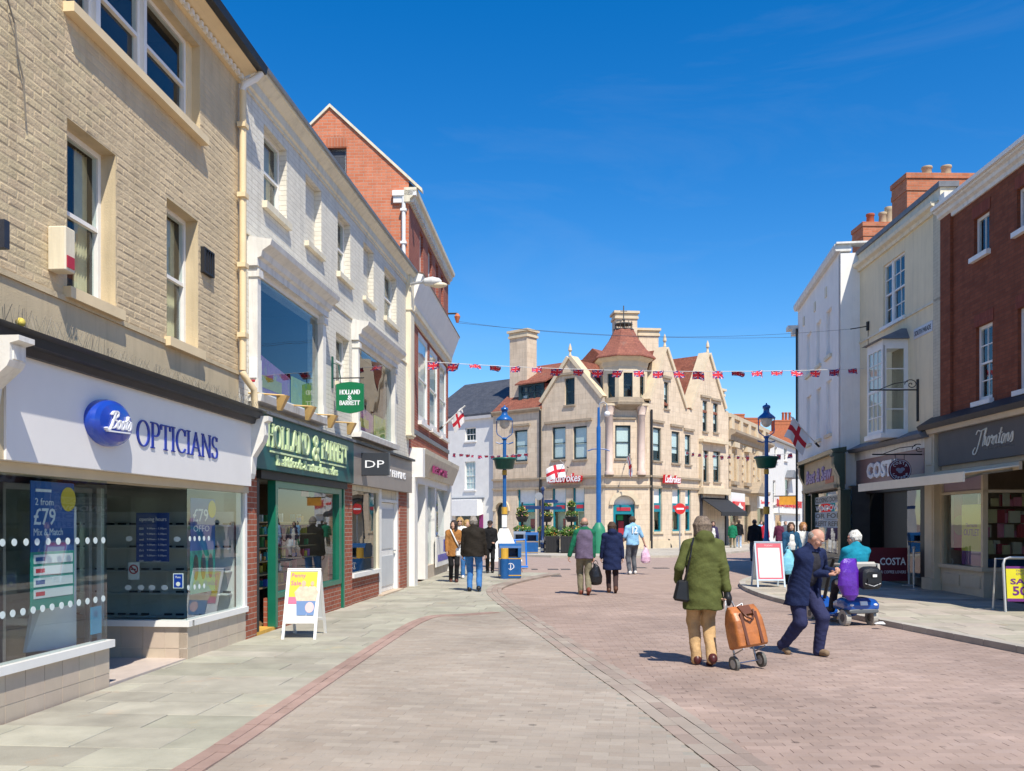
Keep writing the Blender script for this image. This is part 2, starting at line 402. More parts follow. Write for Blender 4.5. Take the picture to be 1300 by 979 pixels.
def strokes(lines, wx, wy, vs, fs, ox, sx=1.0):
    """pen strokes: a pen wx wide and wy high gives thick uprights and thin levels"""
    for ln in lines:
        k = len(ln); b = len(vs)
        for i, p in enumerate(ln):
            q0, q1 = ln[max(0, i - 1)], ln[min(k - 1, i + 1)]
            tx, ty = q1[0] - q0[0], q1[1] - q0[1]; l = math.hypot(tx, ty) or 1
            nx, ny = -ty / l * wx / 2, tx / l * wy / 2
            for sg in (1, -1):
                for zz in (0, .02): vs.append((ox + p[0] * sx + sg * nx, p[1] + sg * ny, zz))
        for i in range(k - 1):
            a, c = b + 4 * i, b + 4 * i + 4
            fs += [(a + 1, c + 1, c + 3, a + 3), (a, a + 2, c + 2, c), (a, c, c + 1, a + 1), (a + 2, a + 3, c + 3, c + 2)]
        e = b + 4 * (k - 1)
        fs += [(b, b + 1, b + 3, b + 2), (e, e + 2, e + 3, e + 1)]
def sf(x, y, w=.13): return [(x - w, y), (x + w, y)]
SERIF = {
 'O': (.86, [arcp(.4, .5, .36, .48, 0, 360, 28)]), 'C': (.8, [arcp(.42, .5, .36, .48, 45, 320, 24), [(.68, .72), (.68, .98)]]),
 'I': (.36, [[(.15, 0), (.15, 1)], sf(.15, .02), sf(.15, .98)]),
 'P': (.68, [[(.15, 0), (.15, 1)], sf(.15, .02), sf(.08, .98, .08), [(.15, .98), (.36, .98)] + arcp(.36, .73, .22, .25, 90, -90, 10) + [(.15, .48)]]),
 'T': (.74, [[(.35, 0), (.35, 1)], sf(.35, .02), [(.02, .97), (.68, .97)], [(.03, .98), (.03, .78)], [(.67, .98), (.67, .78)]]),
 'A': (.84, [[(.06, 0), (.4, 1)], [(.36, .98), (.72, 0)], [(.18, .34), (.6, .34)], sf(.06, .02, .1), sf(.72, .02, .12)]),
 'N': (.86, [[(.12, 0), (.12, 1)], [(.12, 1), (.7, 0)], [(.7, 0), (.7, 1)], sf(.12, .02, .1), sf(.08, .98, .08), sf(.7, .98, .1)]),
 'S': (.62, [arcp(.29, .74, .2, .24, 30, 270, 14) + arcp(.29, .26, .22, .24, 90, -150, 14), [(.46, .78), (.47, .96)], [(.07, .04), (.07, .24)]]),
 'H': (.86, [[(.13, 0), (.13, 1)], [(.7, 0), (.7, 1)], [(.13, .52), (.7, .52)], sf(.13, .02), sf(.13, .98), sf(.7, .02), sf(.7, .98)]),
 'L': (.68, [[(.13, 0), (.13, 1)], sf(.13, .98), [(.02, .02), (.6, .02)], [(.59, .02), (.59, .24)]]),
 'D': (.8, [[(.13, 0), (.13, 1)], [(.02, .98), (.3, .98)] + arcp(.3, .5, .38, .48, 90, -90, 16) + [(.02, .02)]]),
 'B': (.7, [[(.13, 0), (.13, 1)], [(.02, .98), (.32, .98)] + arcp(.32, .76, .2, .22, 90, -90, 10) + [(.13, .54)], [(.13, .54), (.34, .54)] + arcp(.34, .28, .25, .26, 90, -90, 10) + [(.02, .02)]]),
 'R': (.76, [[(.13, 0), (.13, 1)], sf(.13, .02), [(.02, .98), (.34, .98)] + arcp(.34, .75, .22, .23, 90, -90, 10) + [(.13, .52)], [(.34, .52), (.62, 0)], sf(.66, .02, .07)]),
 'E': (.68, [[(.13, 0), (.13, 1)], [(.02, .98), (.56, .98)], [(.13, .52), (.44, .52)], [(.02, .02), (.6, .02)], [(.56, .98), (.56, .8)], [(.6, .02), (.6, .22)], [(.44, .42), (.44, .62)]]),
 '&': (.8, [[(.72, 0), (.2, .68)] + arcp(.34, .78, .17, .2, 200, -20, 12) + [(.12, .34)] + arcp(.3, .22, .22, .22, 160, 290, 10) + [(.66, .5)], sf(.66, .5, .08)]), ' ': (.4, [])}
def serif(F, parent, body, s0, s1, z0, z1, mat, o, depth=.02, wx=.15, wy=.05, name='lettering'):
    vs, fs, x = [], [], 0.0
    for ch in body:
        w, ln = SERIF[ch]; strokes(ln, wx, wy, vs, fs, x); x += w
    return fit(F, parent, (vs, fs), s0, s1, z0, z1, mat, o, depth, name)
def smooth_path(p, n=6):
    out = []
    for i in range(len(p) - 1):
        p0, p1, p2, p3 = p[max(0, i - 1)], p[i], p[i + 1], p[min(len(p) - 1, i + 2)]
        for k in range(n):
            t = k / n
            out.append(tuple(.5 * (2 * p1[j] + (p2[j] - p0[j]) * t + (2 * p0[j] - 5 * p1[j] + 4 * p2[j] - p3[j]) * t * t + (3 * p1[j] - p0[j] - 3 * p2[j] + p3[j]) * t ** 3) for j in (0, 1)))
    out.append(tuple(p[-1])); return out
SCRIPT = {
 'T': (.62, [[(-.25, .75), (-.1, .98), (.2, .92), (.6, .98), (.85, 1.02)], [(.36, .95), (.3, .5), (.2, 0), (.05, -.35), (-.2, -.4), (-.3, -.2), (-.1, 0)]]),
 'B': (.62, [[(.25, 1), (.2, .5), (.12, 0), (-.1, -.2), (-.3, -.05)], [(-.05, .8), (.1, 1.02), (.45, 1.05), (.55, .8), (.25, .55), (.55, .45), (.58, .15), (.3, -.02), (.1, .05)]]),
 'h': (.46, [[(.12, 0), (.12, .5), (.16, .98), (.24, .95), (.12, .3)], [(.12, .2), (.24, .5), (.34, .48), (.34, .1), (.46, .08)]]),
 'o': (.42, [[(.34, .45), (.2, .52), (.08, .3), (.12, .04), (.26, 0), (.36, .22), (.32, .46), (.44, .38)]]),
 'r': (.34, [[(.02, .4), (.1, .55), (.14, .4), (.3, .46), (.24, .15), (.34, .05)]]),
 'n': (.5, [[(.04, .48), (.1, .3), (.08, 0), (.14, .35), (.26, .52), (.34, .4), (.34, .08), (.48, .08)]]),
 't': (.32, [[(.2, .9), (.14, .4), (.14, .06), (.32, .1)], [(0, .58), (.36, .62)]]),
 's': (.38, [[(0, .1), (.18, .55), (.28, .3), (.26, .04), (.08, 0)]])}
def script(F, parent, body, s0, s1, z0, z1, mat, o, depth=.01, wx=.09, wy=.05, shear=.32, name='lettering', extra=()):
    vs, fs, x = [], [], 0.0
    for ch in body:
        w, ln = SCRIPT[ch]; strokes([smooth_path(l) for l in ln], wx, wy, vs, fs, x); x += w
    strokes([smooth_path(l) for l in extra], wx, wy, vs, fs, 0)
    return fit(F, parent, (vs, fs), s0, s1, z0, z1, mat, o, depth, name, shear)
def pieces(mb, name, mats, parent=None, F=None, **k):
    """each separate piece of mb (islands of shared vertices) becomes an object of its own"""
    par = list(range(len(mb.v)))
    def fd(i):
        while par[i] != i: par[i] = par[par[i]]; i = par[i]
        return i
    for f in mb.f:
        for j in f[1:]: par[fd(j)] = fd(f[0])
    gr = {}
    for fi, f in enumerate(mb.f): gr.setdefault(fd(f[0]), []).append(fi)
    out = []
    for fl in gr.values():
        b = MB(); mp = {}
        for fi in fl:
            for i in mb.f[fi]:
                if i not in mp: mp[i] = len(b.v); b.v.append(mb.v[i])
            b.f.append(tuple(mp[i] for i in mb.f[fi])); b.m.append(mb.m[fi])
        out.append(build(b, name, mats, parent, F, **k))
    return out

# ------------------------------------------------------------------ ground
def gum(t, co, col):
    """trodden gum spots and broad worn patches"""
    L = t.links.new; out = col
    for sc, th, v in ((2.1, .06, .55), (3.1, .07, .74), (1.3, .05, 1.2)):
        vo = N(t, 'ShaderNodeTexVoronoi', Scale=sc); L(co, vo.inputs['Vector'])
        r = N(t, 'ShaderNodeMapRange'); r.inputs[1].default_value = th; r.inputs[2].default_value = th + .03; r.inputs[3].default_value = v; r.inputs[4].default_value = 1.0; L(vo.outputs['Distance'], r.inputs[0])
        h = N(t, 'ShaderNodeHueSaturation'); L(out, h.inputs['Color']); L(r.outputs[0], h.inputs['Value']); out = h.outputs[0]
    n = N(t, 'ShaderNodeTexNoise', Scale=.35, Detail=8.0, Roughness=.72, Distortion=.5); L(co, n.inputs['Vector'])
    r = N(t, 'ShaderNodeMapRange'); r.inputs[1].default_value = .35; r.inputs[2].default_value = .68; r.inputs[3].default_value = .80; r.inputs[4].default_value = 1.12; L(n.outputs[0], r.inputs[0])
    h = N(t, 'ShaderNodeHueSaturation'); L(out, h.inputs['Color']); L(r.outputs[0], h.inputs['Value']); return h.outputs[0]
def ISLAND(name, cols, rough=.85, bump=.35, bscale=90, stain=None, slow=.12):
    """colour picked per separate piece of one joined mesh"""
    if name in MATS: return MATS[name]
    m, t, b = _new(name); L = t.links.new; co = coords(t)
    ge = N(t, 'ShaderNodeNewGeometry'); cr = N(t, 'ShaderNodeValToRGB'); L(ge.outputs['Random Per Island'], cr.inputs[0])
    el = cr.color_ramp.elements
    while len(el) < len(cols): el.new(.5)
    for i, c in enumerate(cols): el[i].position = i / (len(cols) - 1); el[i].color = rgba(c)
    no = N(t, 'ShaderNodeTexNoise', Scale=.7, Detail=7.0, Roughness=.65); L(co, no.inputs['Vector'])
    mr = N(t, 'ShaderNodeMapRange'); mr.inputs[1].default_value = .3; mr.inputs[2].default_value = .7; mr.inputs[3].default_value = 1 - slow; mr.inputs[4].default_value = 1 + slow; L(no.outputs[0], mr.inputs[0])
    hv = N(t, 'ShaderNodeHueSaturation'); L(cr.outputs[0], hv.inputs['Color']); L(mr.outputs[0], hv.inputs['Value']); out = hv.outputs[0]
    if stain:
        n2 = N(t, 'ShaderNodeTexNoise', Scale=stain[1], Detail=6.0, Roughness=.6); L(co, n2.inputs['Vector'])
        m2 = N(t, 'ShaderNodeMapRange'); m2.inputs[1].default_value = stain[2]; m2.inputs[2].default_value = stain[2] + .1; L(n2.outputs[0], m2.inputs[0])
        mx = N(t, 'ShaderNodeMix', data_type='RGBA'); L(m2.outputs[0], mx.inputs[0]); L(out, mx.inputs[6]); mx.inputs[7].default_value = rgba(stain[0]); out = mx.outputs[2]
    out = gum(t, co, out)
    L(out, b.inputs['Base Color']); b.inputs['Roughness'].default_value = rough; b.inputs['Specular IOR Level'].default_value = .25
    nb = N(t, 'ShaderNodeTexNoise', Scale=bscale, Detail=5.0); L(co, nb.inputs['Vector'])
    bp = N(t, 'ShaderNodeBump', Strength=bump, Distance=.008); L(nb.outputs[0], bp.inputs['Height']); L(bp.outputs[0], b.inputs['Normal'])
    MATS[name] = m; return m
def PAVSHEET(name, c1, c2, mort, bw, bh, ms, slow=.15, stain=None):
    m = BRICK(name, c1, c2, mort, bw, bh, ms, .35, .9, stain=stain, var=slow, streak=0)
    t = m.node_tree
    for n in t.nodes:
        if n.type == 'TEX_BRICK':
            for l in list(t.links):
                if l.to_node == n and l.to_socket.name == 'Vector': t.links.remove(l)
            tc = N(t, 'ShaderNodeTexCoord'); t.links.new(tc.outputs['Object'], n.inputs['Vector'])
    return m
PINK1, PINK2, PINK3 = (.335, .25, .21), (.385, .29, .245), (.31, .235, .20)
sheet_mat = PAVSHEET('road_paving', PINK1, PINK2, (.285, .215, .18), .2, .1, .004, .14)
g = MB(); g.quad((-400, -60, 0), (400, -60, 0), (400, 900, 0), (-400, 900, 0))
ground = build(g, 'ground', sheet_mat, kind='structure')

def clip(poly, x0, x1, y0, y1):
    """polygon (any) cut to a rectangle"""
    for ax, lim, sg in ((0, x0, 1), (0, x1, -1), (1, y0, 1), (1, y1, -1)):
        out = []
        for i in range(len(poly)):
            a, b = poly[i - 1], poly[i]
            ia, ib = (a[ax] - lim) * sg >= 0, (b[ax] - lim) * sg >= 0
            if ia != ib:
                t = (lim - a[ax]) / (b[ax] - a[ax]); out.append((a[0] + (b[0] - a[0]) * t, a[1] + (b[1] - a[1]) * t))
            if ib: out.append(b)
        poly = out
        if len(poly) < 3: return []
    cl = []
    for p in poly:
        if not cl or math.hypot(p[0] - cl[-1][0], p[1] - cl[-1][1]) > 1e-3: cl.append(p)
    if len(cl) > 2 and math.hypot(cl[0][0] - cl[-1][0], cl[0][1] - cl[-1][1]) < 1e-3: cl.pop()
    return cl
def area(p): return sum(p[i - 1][0] * p[i][1] - p[i][0] * p[i - 1][1] for i in range(len(p))) / 2
def inside(p, poly):
    c = False
    for i in range(len(poly)):
        a, b = poly[i - 1], poly[i]
        if (a[1] > p[1]) != (b[1] > p[1]) and p[0] < (b[0] - a[0]) * (p[1] - a[1]) / (b[1] - a[1]) + a[0]: c = not c
    return c
def slab_mesh(mb, poly, z0, z1, tilt=(0, 0)):
    """a flat stone with a small worn edge"""
    if area(poly) < 0: poly = poly[::-1]
    n = len(poly); cx = sum(p[0] for p in poly) / n; cy = sum(p[1] for p in poly) / n
    zz = lambda p: z1 + (p[0] - cx) * tilt[0] + (p[1] - cy) * tilt[1]
    top = []
    for p in poly:
        l = math.hypot(p[0] - cx, p[1] - cy) or 1; k = max(0, 1 - .006 / l); q = (cx + (p[0] - cx) * k, cy + (p[1] - cy) * k); top.append((q[0], q[1], zz(q)))
    mid = [(p[0], p[1], zz(p) - .004) for p in poly]; bot = [(p[0], p[1], z0) for p in poly]
    tri = geometry.tessellate_polygon([[Vector(t) for t in top]])
    fs = [t if (Vector(top[t[1]]) - Vector(top[t[0]])).cross(Vector(top[t[2]]) - Vector(top[t[0]])).z > 0 else tuple(reversed(t)) for t in tri]
    for a, b in ((0, n), (n, 2 * n)):
        fs += [(a + (i + 1) % n, a + i, b + i, b + (i + 1) % n) for i in range(n)]
    mb.add(top + mid + bot, fs)
def pavement(poly, axis, name_mat, base_mat, z, rows, stones, d_near=300, max_y=60):
    """flagstones laid in courses across the axis; the 300 nearest are stones of their own, the rest one mesh"""
    a = MB(); base = [(p[0], p[1]) for p in poly]
    if area(base) < 0: base = base[::-1]
    tri = geometry.tessellate_polygon([[Vector((p[0], p[1], 0)) for p in base]])
    tri = [t if area([base[i] for i in t]) > 0 else tuple(reversed(t)) for t in tri]
    n = len(base); a.add([(p[0], p[1], z - .012) for p in base] + [(p[0], p[1], -.05) for p in base], list(tri) + [((i + 1) % n, i, i + n, (i + 1) % n + n) for i in range(n)])
    P = build(a, 'pavement', base_mat, kind='structure')
    ca, sa = math.cos(-axis), math.sin(-axis)
    loc = [(p[0] * ca - p[1] * sa, p[0] * sa + p[1] * ca) for p in poly]
    back = lambda p: (p[0] * ca + p[1] * sa, -p[0] * sa + p[1] * ca)
    y0, y1 = min(p[1] for p in loc), max(p[1] for p in loc); x0, x1 = min(p[0] for p in loc), max(p[0] for p in loc)
    rnd = random.Random(11); out = []; y = y0
    while y < min(y1, max_y):
        h = rnd.uniform(*rows); x = x0 - rnd.uniform(0, .8)
        while x < x1:
            w = rnd.uniform(*stones)
            c = clip(loc, x + .005, x + w - .005, y + .005, y + h - .005)
            if len(c) > 2 and abs(area(c)) > .012: out.append([back(p) for p in c])
            x += w
        y += h
    out.sort(key=lambda c: sum(p[1] for p in c) / len(c))
    rest = MB()
    for i, c in enumerate(out):
        zt = z + rnd.uniform(-.002, .003); tl = (rnd.uniform(-.003, .003), rnd.uniform(-.003, .003))
        if i < 290:
            b = MB(); slab_mesh(b, c, z - .05, zt, tl); build(b, 'flagstone', name_mat, P)
        else: slab_mesh(rest, c, z - .05, zt, tl)
    if rest.v: build(rest, 'distant_flagstones', name_mat, P, kind='stuff')
    return P
def pavers(poly, name, mat, parent, bw, bh, z, ymax, axis=0.0, off=.5):
    xs = [p[0] for p in poly]; ys = [p[1] for p in poly]; mb = MB(); rnd = random.Random(5)
    ca, sa = math.cos(axis), math.sin(axis)
    r = 0; y = min(ys) - 2
    while y < min(ymax, max(ys)) + 2:
        x = min(xs) - 2 + (off * bw if r % 2 else 0) + rnd.uniform(-.004, .004)
        while x < max(xs) + 2:
            q = [(x + .001, y + .001), (x + bw - .001, y + .001), (x + bw - .001, y + bh - .001), (x + .001, y + bh - .001)]
            q = [(p[0] * ca - p[1] * sa, p[0] * sa + p[1] * ca) for p in q]
            cx, cy = sum(p[0] for p in q) / 4, sum(p[1] for p in q) / 4
            if cy < ymax and inside((cx, cy), poly):
                zt = z + rnd.uniform(-.0008, .0008); t = rnd.uniform(-.004, .004)
                k = .985
                top = [(cx + (p[0] - cx) * k, cy + (p[1] - cy) * k, zt + (p[0] - cx) * t) for p in q]
                lo = [(p[0], p[1], z - .003) for p in q]
                mb.add(top + lo, [(0, 1, 2, 3), (1, 0, 4, 5), (2, 1, 5, 6), (3, 2, 6, 7), (0, 3, 7, 4)])
            x += bw
        y += bh; r += 1
    return build(mb, name, mat, parent, kind='stuff')
def resample(pts, step):
    out = [pts[0]]; acc = 0
    for i in range(1, len(pts)):
        a, b = pts[i - 1], pts[i]; l = math.hypot(b[0] - a[0], b[1] - a[1]); t = step - acc
        while t <= l:
            out.append((a[0] + (b[0] - a[0]) * t / l, a[1] + (b[1] - a[1]) * t / l)); t += step
        acc = l - (t - step)
    return out
def offs_line(pts, d):
    out = []
    for i, p in enumerate(pts):
        a, b = pts[max(0, i - 1)], pts[min(len(pts) - 1, i + 1)]; tx, ty = b[0] - a[0], b[1] - a[1]; l = math.hypot(tx, ty) or 1
        out.append((p[0] + ty / l * d, p[1] - tx / l * d))
    return out

FA = Fac(G(238, 842.4), vp(745))                    # front of the optician's building
FB = Fac(FA.W(FA.S(303), 0, 0)[:2], vp(765))         # white painted brick building
FC = Fac(FB.W(FB.S(519), 0, 0)[:2], vp(718))         # red brick building
_u = (30 / 1170, 1.0)
FR = Fac(G(1187, 753), (-_u[0], -_u[1]))             # right hand row: chocolate shop and coffee shop
F3 = Fac(G(1067, 736), (-175 / 1170, -1.0))          # white building on the right

yorkstone = M('york_stone', (.355, .34, .28), .85, .16, 2.4, bump=.3, bscale=50, spec=.2, perobj=.14, stain=((.46, .35, .24), 1.7, .60))
mortar = M('paving_mortar', (.30, .28, .24), .95, .15, 6)
buff = ISLAND('buff_pavers', [(.33, .285, .24), (.375, .325, .275), (.345, .29, .24), (.40, .35, .295)], slow=.10)
pink = ISLAND('pink_pavers', [PINK1, PINK2, PINK3, (.355, .265, .22), (.365, .28, .24)], slow=.12)
band_m = ISLAND('rose_pavers', [(.35, .24, .205), (.39, .275, .235), (.33, .23, .195)], slow=.1)
sett_m = ISLAND('kerb_setts', [(.32, .275, .235), (.37, .315, .265), (.29, .23, .195), (.38, .30, .255)], slow=.12)
kerb_m = M('kerb_stone', (.40, .37, .32), .85, .12, 4, bump=.2, perobj=.12)

# left kerb line, sweeping round into the side street (buff side)
KL = [G(x, y) for x, y in ((980, 1040), (866, 950), (792, 890), (744, 855), (712, 831), (682, 808), (660, 792), (644, 779), (628, 766), (618, 756), (620, 748), (640, 741), (672, 734), (700, 729))]
KL = smooth_path(KL, 5)
# rose band between flagstones and buff pavers
BD = [G(x, y) for x, y in ((128, 1040), (262, 960), (368, 890), (440, 843), (500, 805), (524, 792), (548, 785), (590, 783), (634, 779))]
BD = smooth_path(BD, 5)
KLo = offs_line(KL, -.0)
end_f = FC.W(FC.S(580), 0, 0)[:2]
flagL = [FA.W(FA.S(-400), -.0, 0)[:2], ] 
i_j = min(range(len(KL)), key=lambda i: math.hypot(KL[i][0] - BD[-1][0], KL[i][1] - BD[-1][1]))
polyL = [(FA.W(FA.S(-200), -.02, 0)[0], 4.2), (BD[0][0], 4.2)] + BD + KL[i_j:] + [G(640, 728), end_f, FC.W(0, -.02, 0)[:2], FB.W(0, -.02, 0)[:2], FA.W(FA.S(238), -.02, 0)[:2]]
ax = -math.atan2(FA.u[0], FA.u[1])
pav_left = pavement(polyL, ax, yorkstone, mortar, .045, (.38, .62), (.5, 1.15))
polyB = [(KL[0][0], 4.2)] + KL[:i_j + 1] + BD[::-1] + [(BD[0][0], 4.2)]
pavers(polyB, 'buff_block_paving', buff, ground, .2, .1, .040, 40, axis=R(-8))
bp_ = MB(); bq = [(p[0], p[1]) for p in polyB]
if area(bq) < 0: bq = bq[::-1]
bp_.add([(p[0], p[1], .037) for p in bq], [t if area([bq[i] for i in t]) > 0 else tuple(reversed(t)) for t in geometry.tessellate_polygon([[Vector((p[0], p[1], 0)) for p in bq]])])
build(bp_, 'paving_bed', mortar, kind='structure')
def strip(line, widths, length, z, mat, name, parent, both=None):
    mb = MB(); rnd = random.Random(3); w0 = 0
    for k, w in enumerate(widths):
        pts = resample(line, length)
        a = offs_line(pts, w0 + .003); b = offs_line(pts, w0 + w - .003)
        for i in range(len(pts) - 1):
            e = .02
            q = [(a[i][0] + (a[i + 1][0] - a[i][0]) * e, a[i][1] + (a[i + 1][1] - a[i][1]) * e), a[i + 1], b[i + 1], (b[i][0] + (b[i + 1][0] - b[i][0]) * e, b[i][1] + (b[i + 1][1] - b[i][1]) * e)]
            if area(q) < 0: q = q[::-1]
            zt = z + rnd.uniform(-.002, .002); n = 4
            mb.add([(p[0], p[1], zt) for p in q] + [(p[0], p[1], -.02) for p in q], [(0, 1, 2, 3)] + [((j + 1) % 4, j, j + 4, (j + 1) % 4 + 4) for j in range(4)])
        w0 += w
    return build(mb, name, mat, parent, kind='stuff')
strip(KL, (.13, .13, .10), .30, .046, sett_m, 'kerb_setts', ground)
strip(BD, (.105, .105), .21, .052, band_m, 'rose_paver_band', ground)

# right pavement
KR = [G(x, y) for x, y in ((1700, 908), (1500, 868), (1300, 828), (1125, 793), (1068, 781), (1010, 768.5), (978, 760), (955, 751), (946, 744.5), (950, 739.5), (966, 734), (992, 727), (1010, 722), (1030, 714))]
KR = smooth_path(KR, 5)
far3 = F3.W(F3.S(1013), -.02, 0)[:2]
polyR = KR + [far3, F3.W(0, -.02, 0)[:2], FR.W(FR.S(1092), -.02, 0)[:2], FR.W(9, -.02, 0)[:2]]
york_warm = M('york_stone_warm', (.39, .35, .285), .85, .15, 2.2, bump=.3, bscale=50, spec=.2, perobj=.15, stain=((.47, .34, .24), 1.4, .60))
pav_right = pavement(polyR, ax, york_warm, mortar, .085, (.42, .62), (.5, 1.0))
kp = resample(KR, .62); ka, kb = offs_line(kp, .006), offs_line(kp, -.15)
for i in range(len(kp) - 1):
    mb = MB(); e = .012
    lerp = lambda p, q, t: (p[0] + (q[0] - p[0]) * t, p[1] + (q[1] - p[1]) * t)
    q = [lerp(ka[i], ka[i + 1], e), ka[i + 1], kb[i + 1], lerp(kb[i], kb[i + 1], e)]
    slab_mesh(mb, q, -.03, .092)
    build(mb, 'kerb_stone', kerb_m, pav_right)
# road pavers near the camera, the ground sheet carries on beyond
polyRoad = [(KL[0][0], 4.2)] + offs_line(KL, .36) + [G(720, 726), G(950, 726)] + [p for p in KR[::-1] if p[1] < 33] + [(KR[0][0], 4.2)]
pavers(polyRoad, 'road_block_paving', pink, ground, .2, .1, .0035, 21)
# pavement on the far side of the cross road
polyF = [G(x, y) for x, y in ((540, 702), (640, 706), (700, 708), (770, 709), (850, 708), (905, 705.5), (960, 699.5), (1040, 692.5))]
polyF = polyF + [(at(1060, 90), 90), (at(1000, 95), 95), (at(920, 66), 66), (at(800, 56), 56), (at(630, 62), 62), (at(560, 64), 64)]
fb = MB(); q = polyF if area(polyF) > 0 else polyF[::-1]; n = len(q)
fb.add([(p[0], p[1], .1) for p in q] + [(p[0], p[1], -.05) for p in q], [t if area([q[i] for i in t]) > 0 else tuple(reversed(t)) for t in geometry.tessellate_polygon([[Vector((p[0], p[1], 0)) for p in q]])] + [((i + 1) % n, i, i + n, (i + 1) % n + n) for i in range(n)])
build(fb, 'pavement', PAVSHEET('far_flags', (.40, .36, .30), (.47, .43, .36), (.3, .27, .22), .9, .6, .012), kind='structure')
iron = M('cast_iron', (.09, .085, .08), .6, .2, 10, bump=.3)
for i, (x0, x1, y) in enumerate(((675, 682, 723), (696, 708, 723), (713, 723, 723), (806, 818, 721), (832, 846, 721.5), (700, 712, 731.5))):
    a, b = G(x0, y + .8), G(x1, y - .8); m = MB(); n = 6
    w = b[0] - a[0]; c = ((a[0] + b[0]) / 2, (a[1] + b[1]) / 2)
    m.bx(c[0], c[1], -.02, w, .6, .028)
    for k in range(n): m.bx(c[0] - w / 2 + w * (k + .5) / n, c[1], .0085, w / n * .55, .5, .004)
    o = build(m, 'drain_cover', iron, org=(c[0], c[1], 0))
    tag(o, ['small drain cover at the mouth of the side street, leftmost of the row', 'second drain cover from the left in the row across the road', 'third drain cover from the left in the row across the road',
            'drain cover in the road just right of the man in the football shirt', 'rightmost drain cover in the road, behind the green coat', 'drain cover by the kerb bend, nearer than the row of others'][i], 'drain cover', 'drain covers in the road')

# ------------------------------------------------------------------ shared building helpers
def cuts(a0, a1, z0, z1, holes):
    """intervals of a brick course left over between openings"""
    iv = [(a0, a1)]
    for h in holes:
        if h[2] < z1 - .02 and h[3] > z0 + .02:
            nv = []
            for p, q in iv:
                if h[1] <= p or h[0] >= q: nv.append((p, q)); continue
                if h[0] > p: nv.append((p, h[0]))
                if h[1] < q: nv.append((h[1], q))
            iv = nv
    return iv
def bricks(F, parent, a0, a1, z0, z1, holes, mat, o=0.0, bw=.225, bh=.075, joint=.005, proud=.0006, near=290, rest_name='upper_bricks', near_s=-99):
    rnd = random.Random(2); out = []; r = 0; z = z0
    while z < z1 - .02:
        zt = min(z + bh, z1)
        for p, q in cuts(a0, a1, z, zt, holes):
            x = math.floor(p / bw) * bw + (bw / 2 if r % 2 else 0) - bw
            while x < q:
                u, v = max(x, p), min(x + bw, q)
                if v - u > .03: out.append((u + joint / 2, v - joint / 2, z + joint / 2, zt - joint / 2))
                x += bw
        z += bh; r += 1
    out.sort(key=lambda b: (b[0] < near_s, b[0]))
    rest = MB()
    for i, (u, v, zb, zt) in enumerate(out):
        j = [rnd.uniform(-.0016, .0016) for _ in range(5)]; pr = proud + rnd.uniform(-.001, .0016); e = .014
        b = MB() if i < near else rest
        W = F.W
        fr = [W(u + e, o + pr + j[0], zb + e), W(v - e, o + pr + j[1], zb + e + j[4] * .5), W(v - e, o + pr + j[2], zt - e), W(u + e, o + pr + j[3], zt - e)]
        bk = [W(u, o - .0022, zb), W(v, o - .0022, zb), W(v, o - .0022, zt), W(u, o - .0022, zt)]
        b.add(fr + bk, [(0, 1, 2, 3), (1, 0, 4, 5), (2, 1, 5, 6), (3, 2, 6, 7), (0, 3, 7, 4)])
        if i < near: build(b, 'brick', mat, parent)
    if rest.v: build(rest, rest_name, mat, parent, kind='stuff')
def shop_room(F, parent, s0, s1, o0, o1, z0, z1, wm, fm=None, cm=None):
    W = F.W; r = MB()
    r.quad(W(s0, o1, z0), W(s1, o1, z0), W(s1, o1, z1), W(s0, o1, z1)); r.quad(W(s0, o0, z0), W(s0, o1, z0), W(s0, o1, z1), W(s0, o0, z1)); r.quad(W(s1, o1, z0), W(s1, o0, z0), W(s1, o0, z1), W(s1, o1, z1))
    r.quad(W(s0, o0, z0), W(s1, o0, z0), W(s1, o1, z0), W(s0, o1, z0), 1); r.quad(W(s0, o0, z1), W(s0, o1, z1), W(s1, o1, z1), W(s1, o0, z1), 2)
    return build(r, 'shop_interior', [wm, fm or wm, cm or wm], parent)
def pipe(F, parent, s, o, z0, z1, r, mat, name='downpipe', rings=3, shoe=True, square=False):
    b = MB()
    if square: b.box(F, s - r, s + r, o - r, o + r, z0, z1)
    else: b.tube([F.W(s, o, z0), F.W(s, o, z1)], r, 10)
    d = build(b, name, mat, parent, smooth=not square)
    for i in range(rings):
        z = z0 + (z1 - z0) * (i + .5) / rings
        build(MB().box(F, s - r * 1.5, s + r * 1.5, o - r * 1.2, o + r * 1.25, z - .03, z + .03), 'pipe_bracket', mat, d)
    return d
def console(F, parent, s0, s1, z0, z1, out, mat, name='console_bracket', o=0.0):
    h = z1 - z0
    p = [(o, z0), (o + out * .35, z0), (o + out * .4, z0 + h * .08), (o + out * .45, z0 + h * .35), (o + out * .8, z0 + h * .6), (o + out * .85, z0 + h * .68), (o + out * .85, z0 + h * .9), (o + out, z0 + h * .93), (o + out, z1), (o, z1)]
    c = build(MB().along(F, p, s0, s1), name, mat, parent)
    m = (s1 - s0) * .18
    build(MB().box(F, s0 + m, s1 - m, o + out * .84, o + out * .87, z0 + h * .70, z0 + h * .88), 'panel', mat, c)
    return c
def cornice(F, parent, s0, s1, z, prof, mat, name='cornice', o=0.0):
    return build(MB().along(F, [(o + a, z + b) for a, b in prof], s0, s1), name, mat, parent)
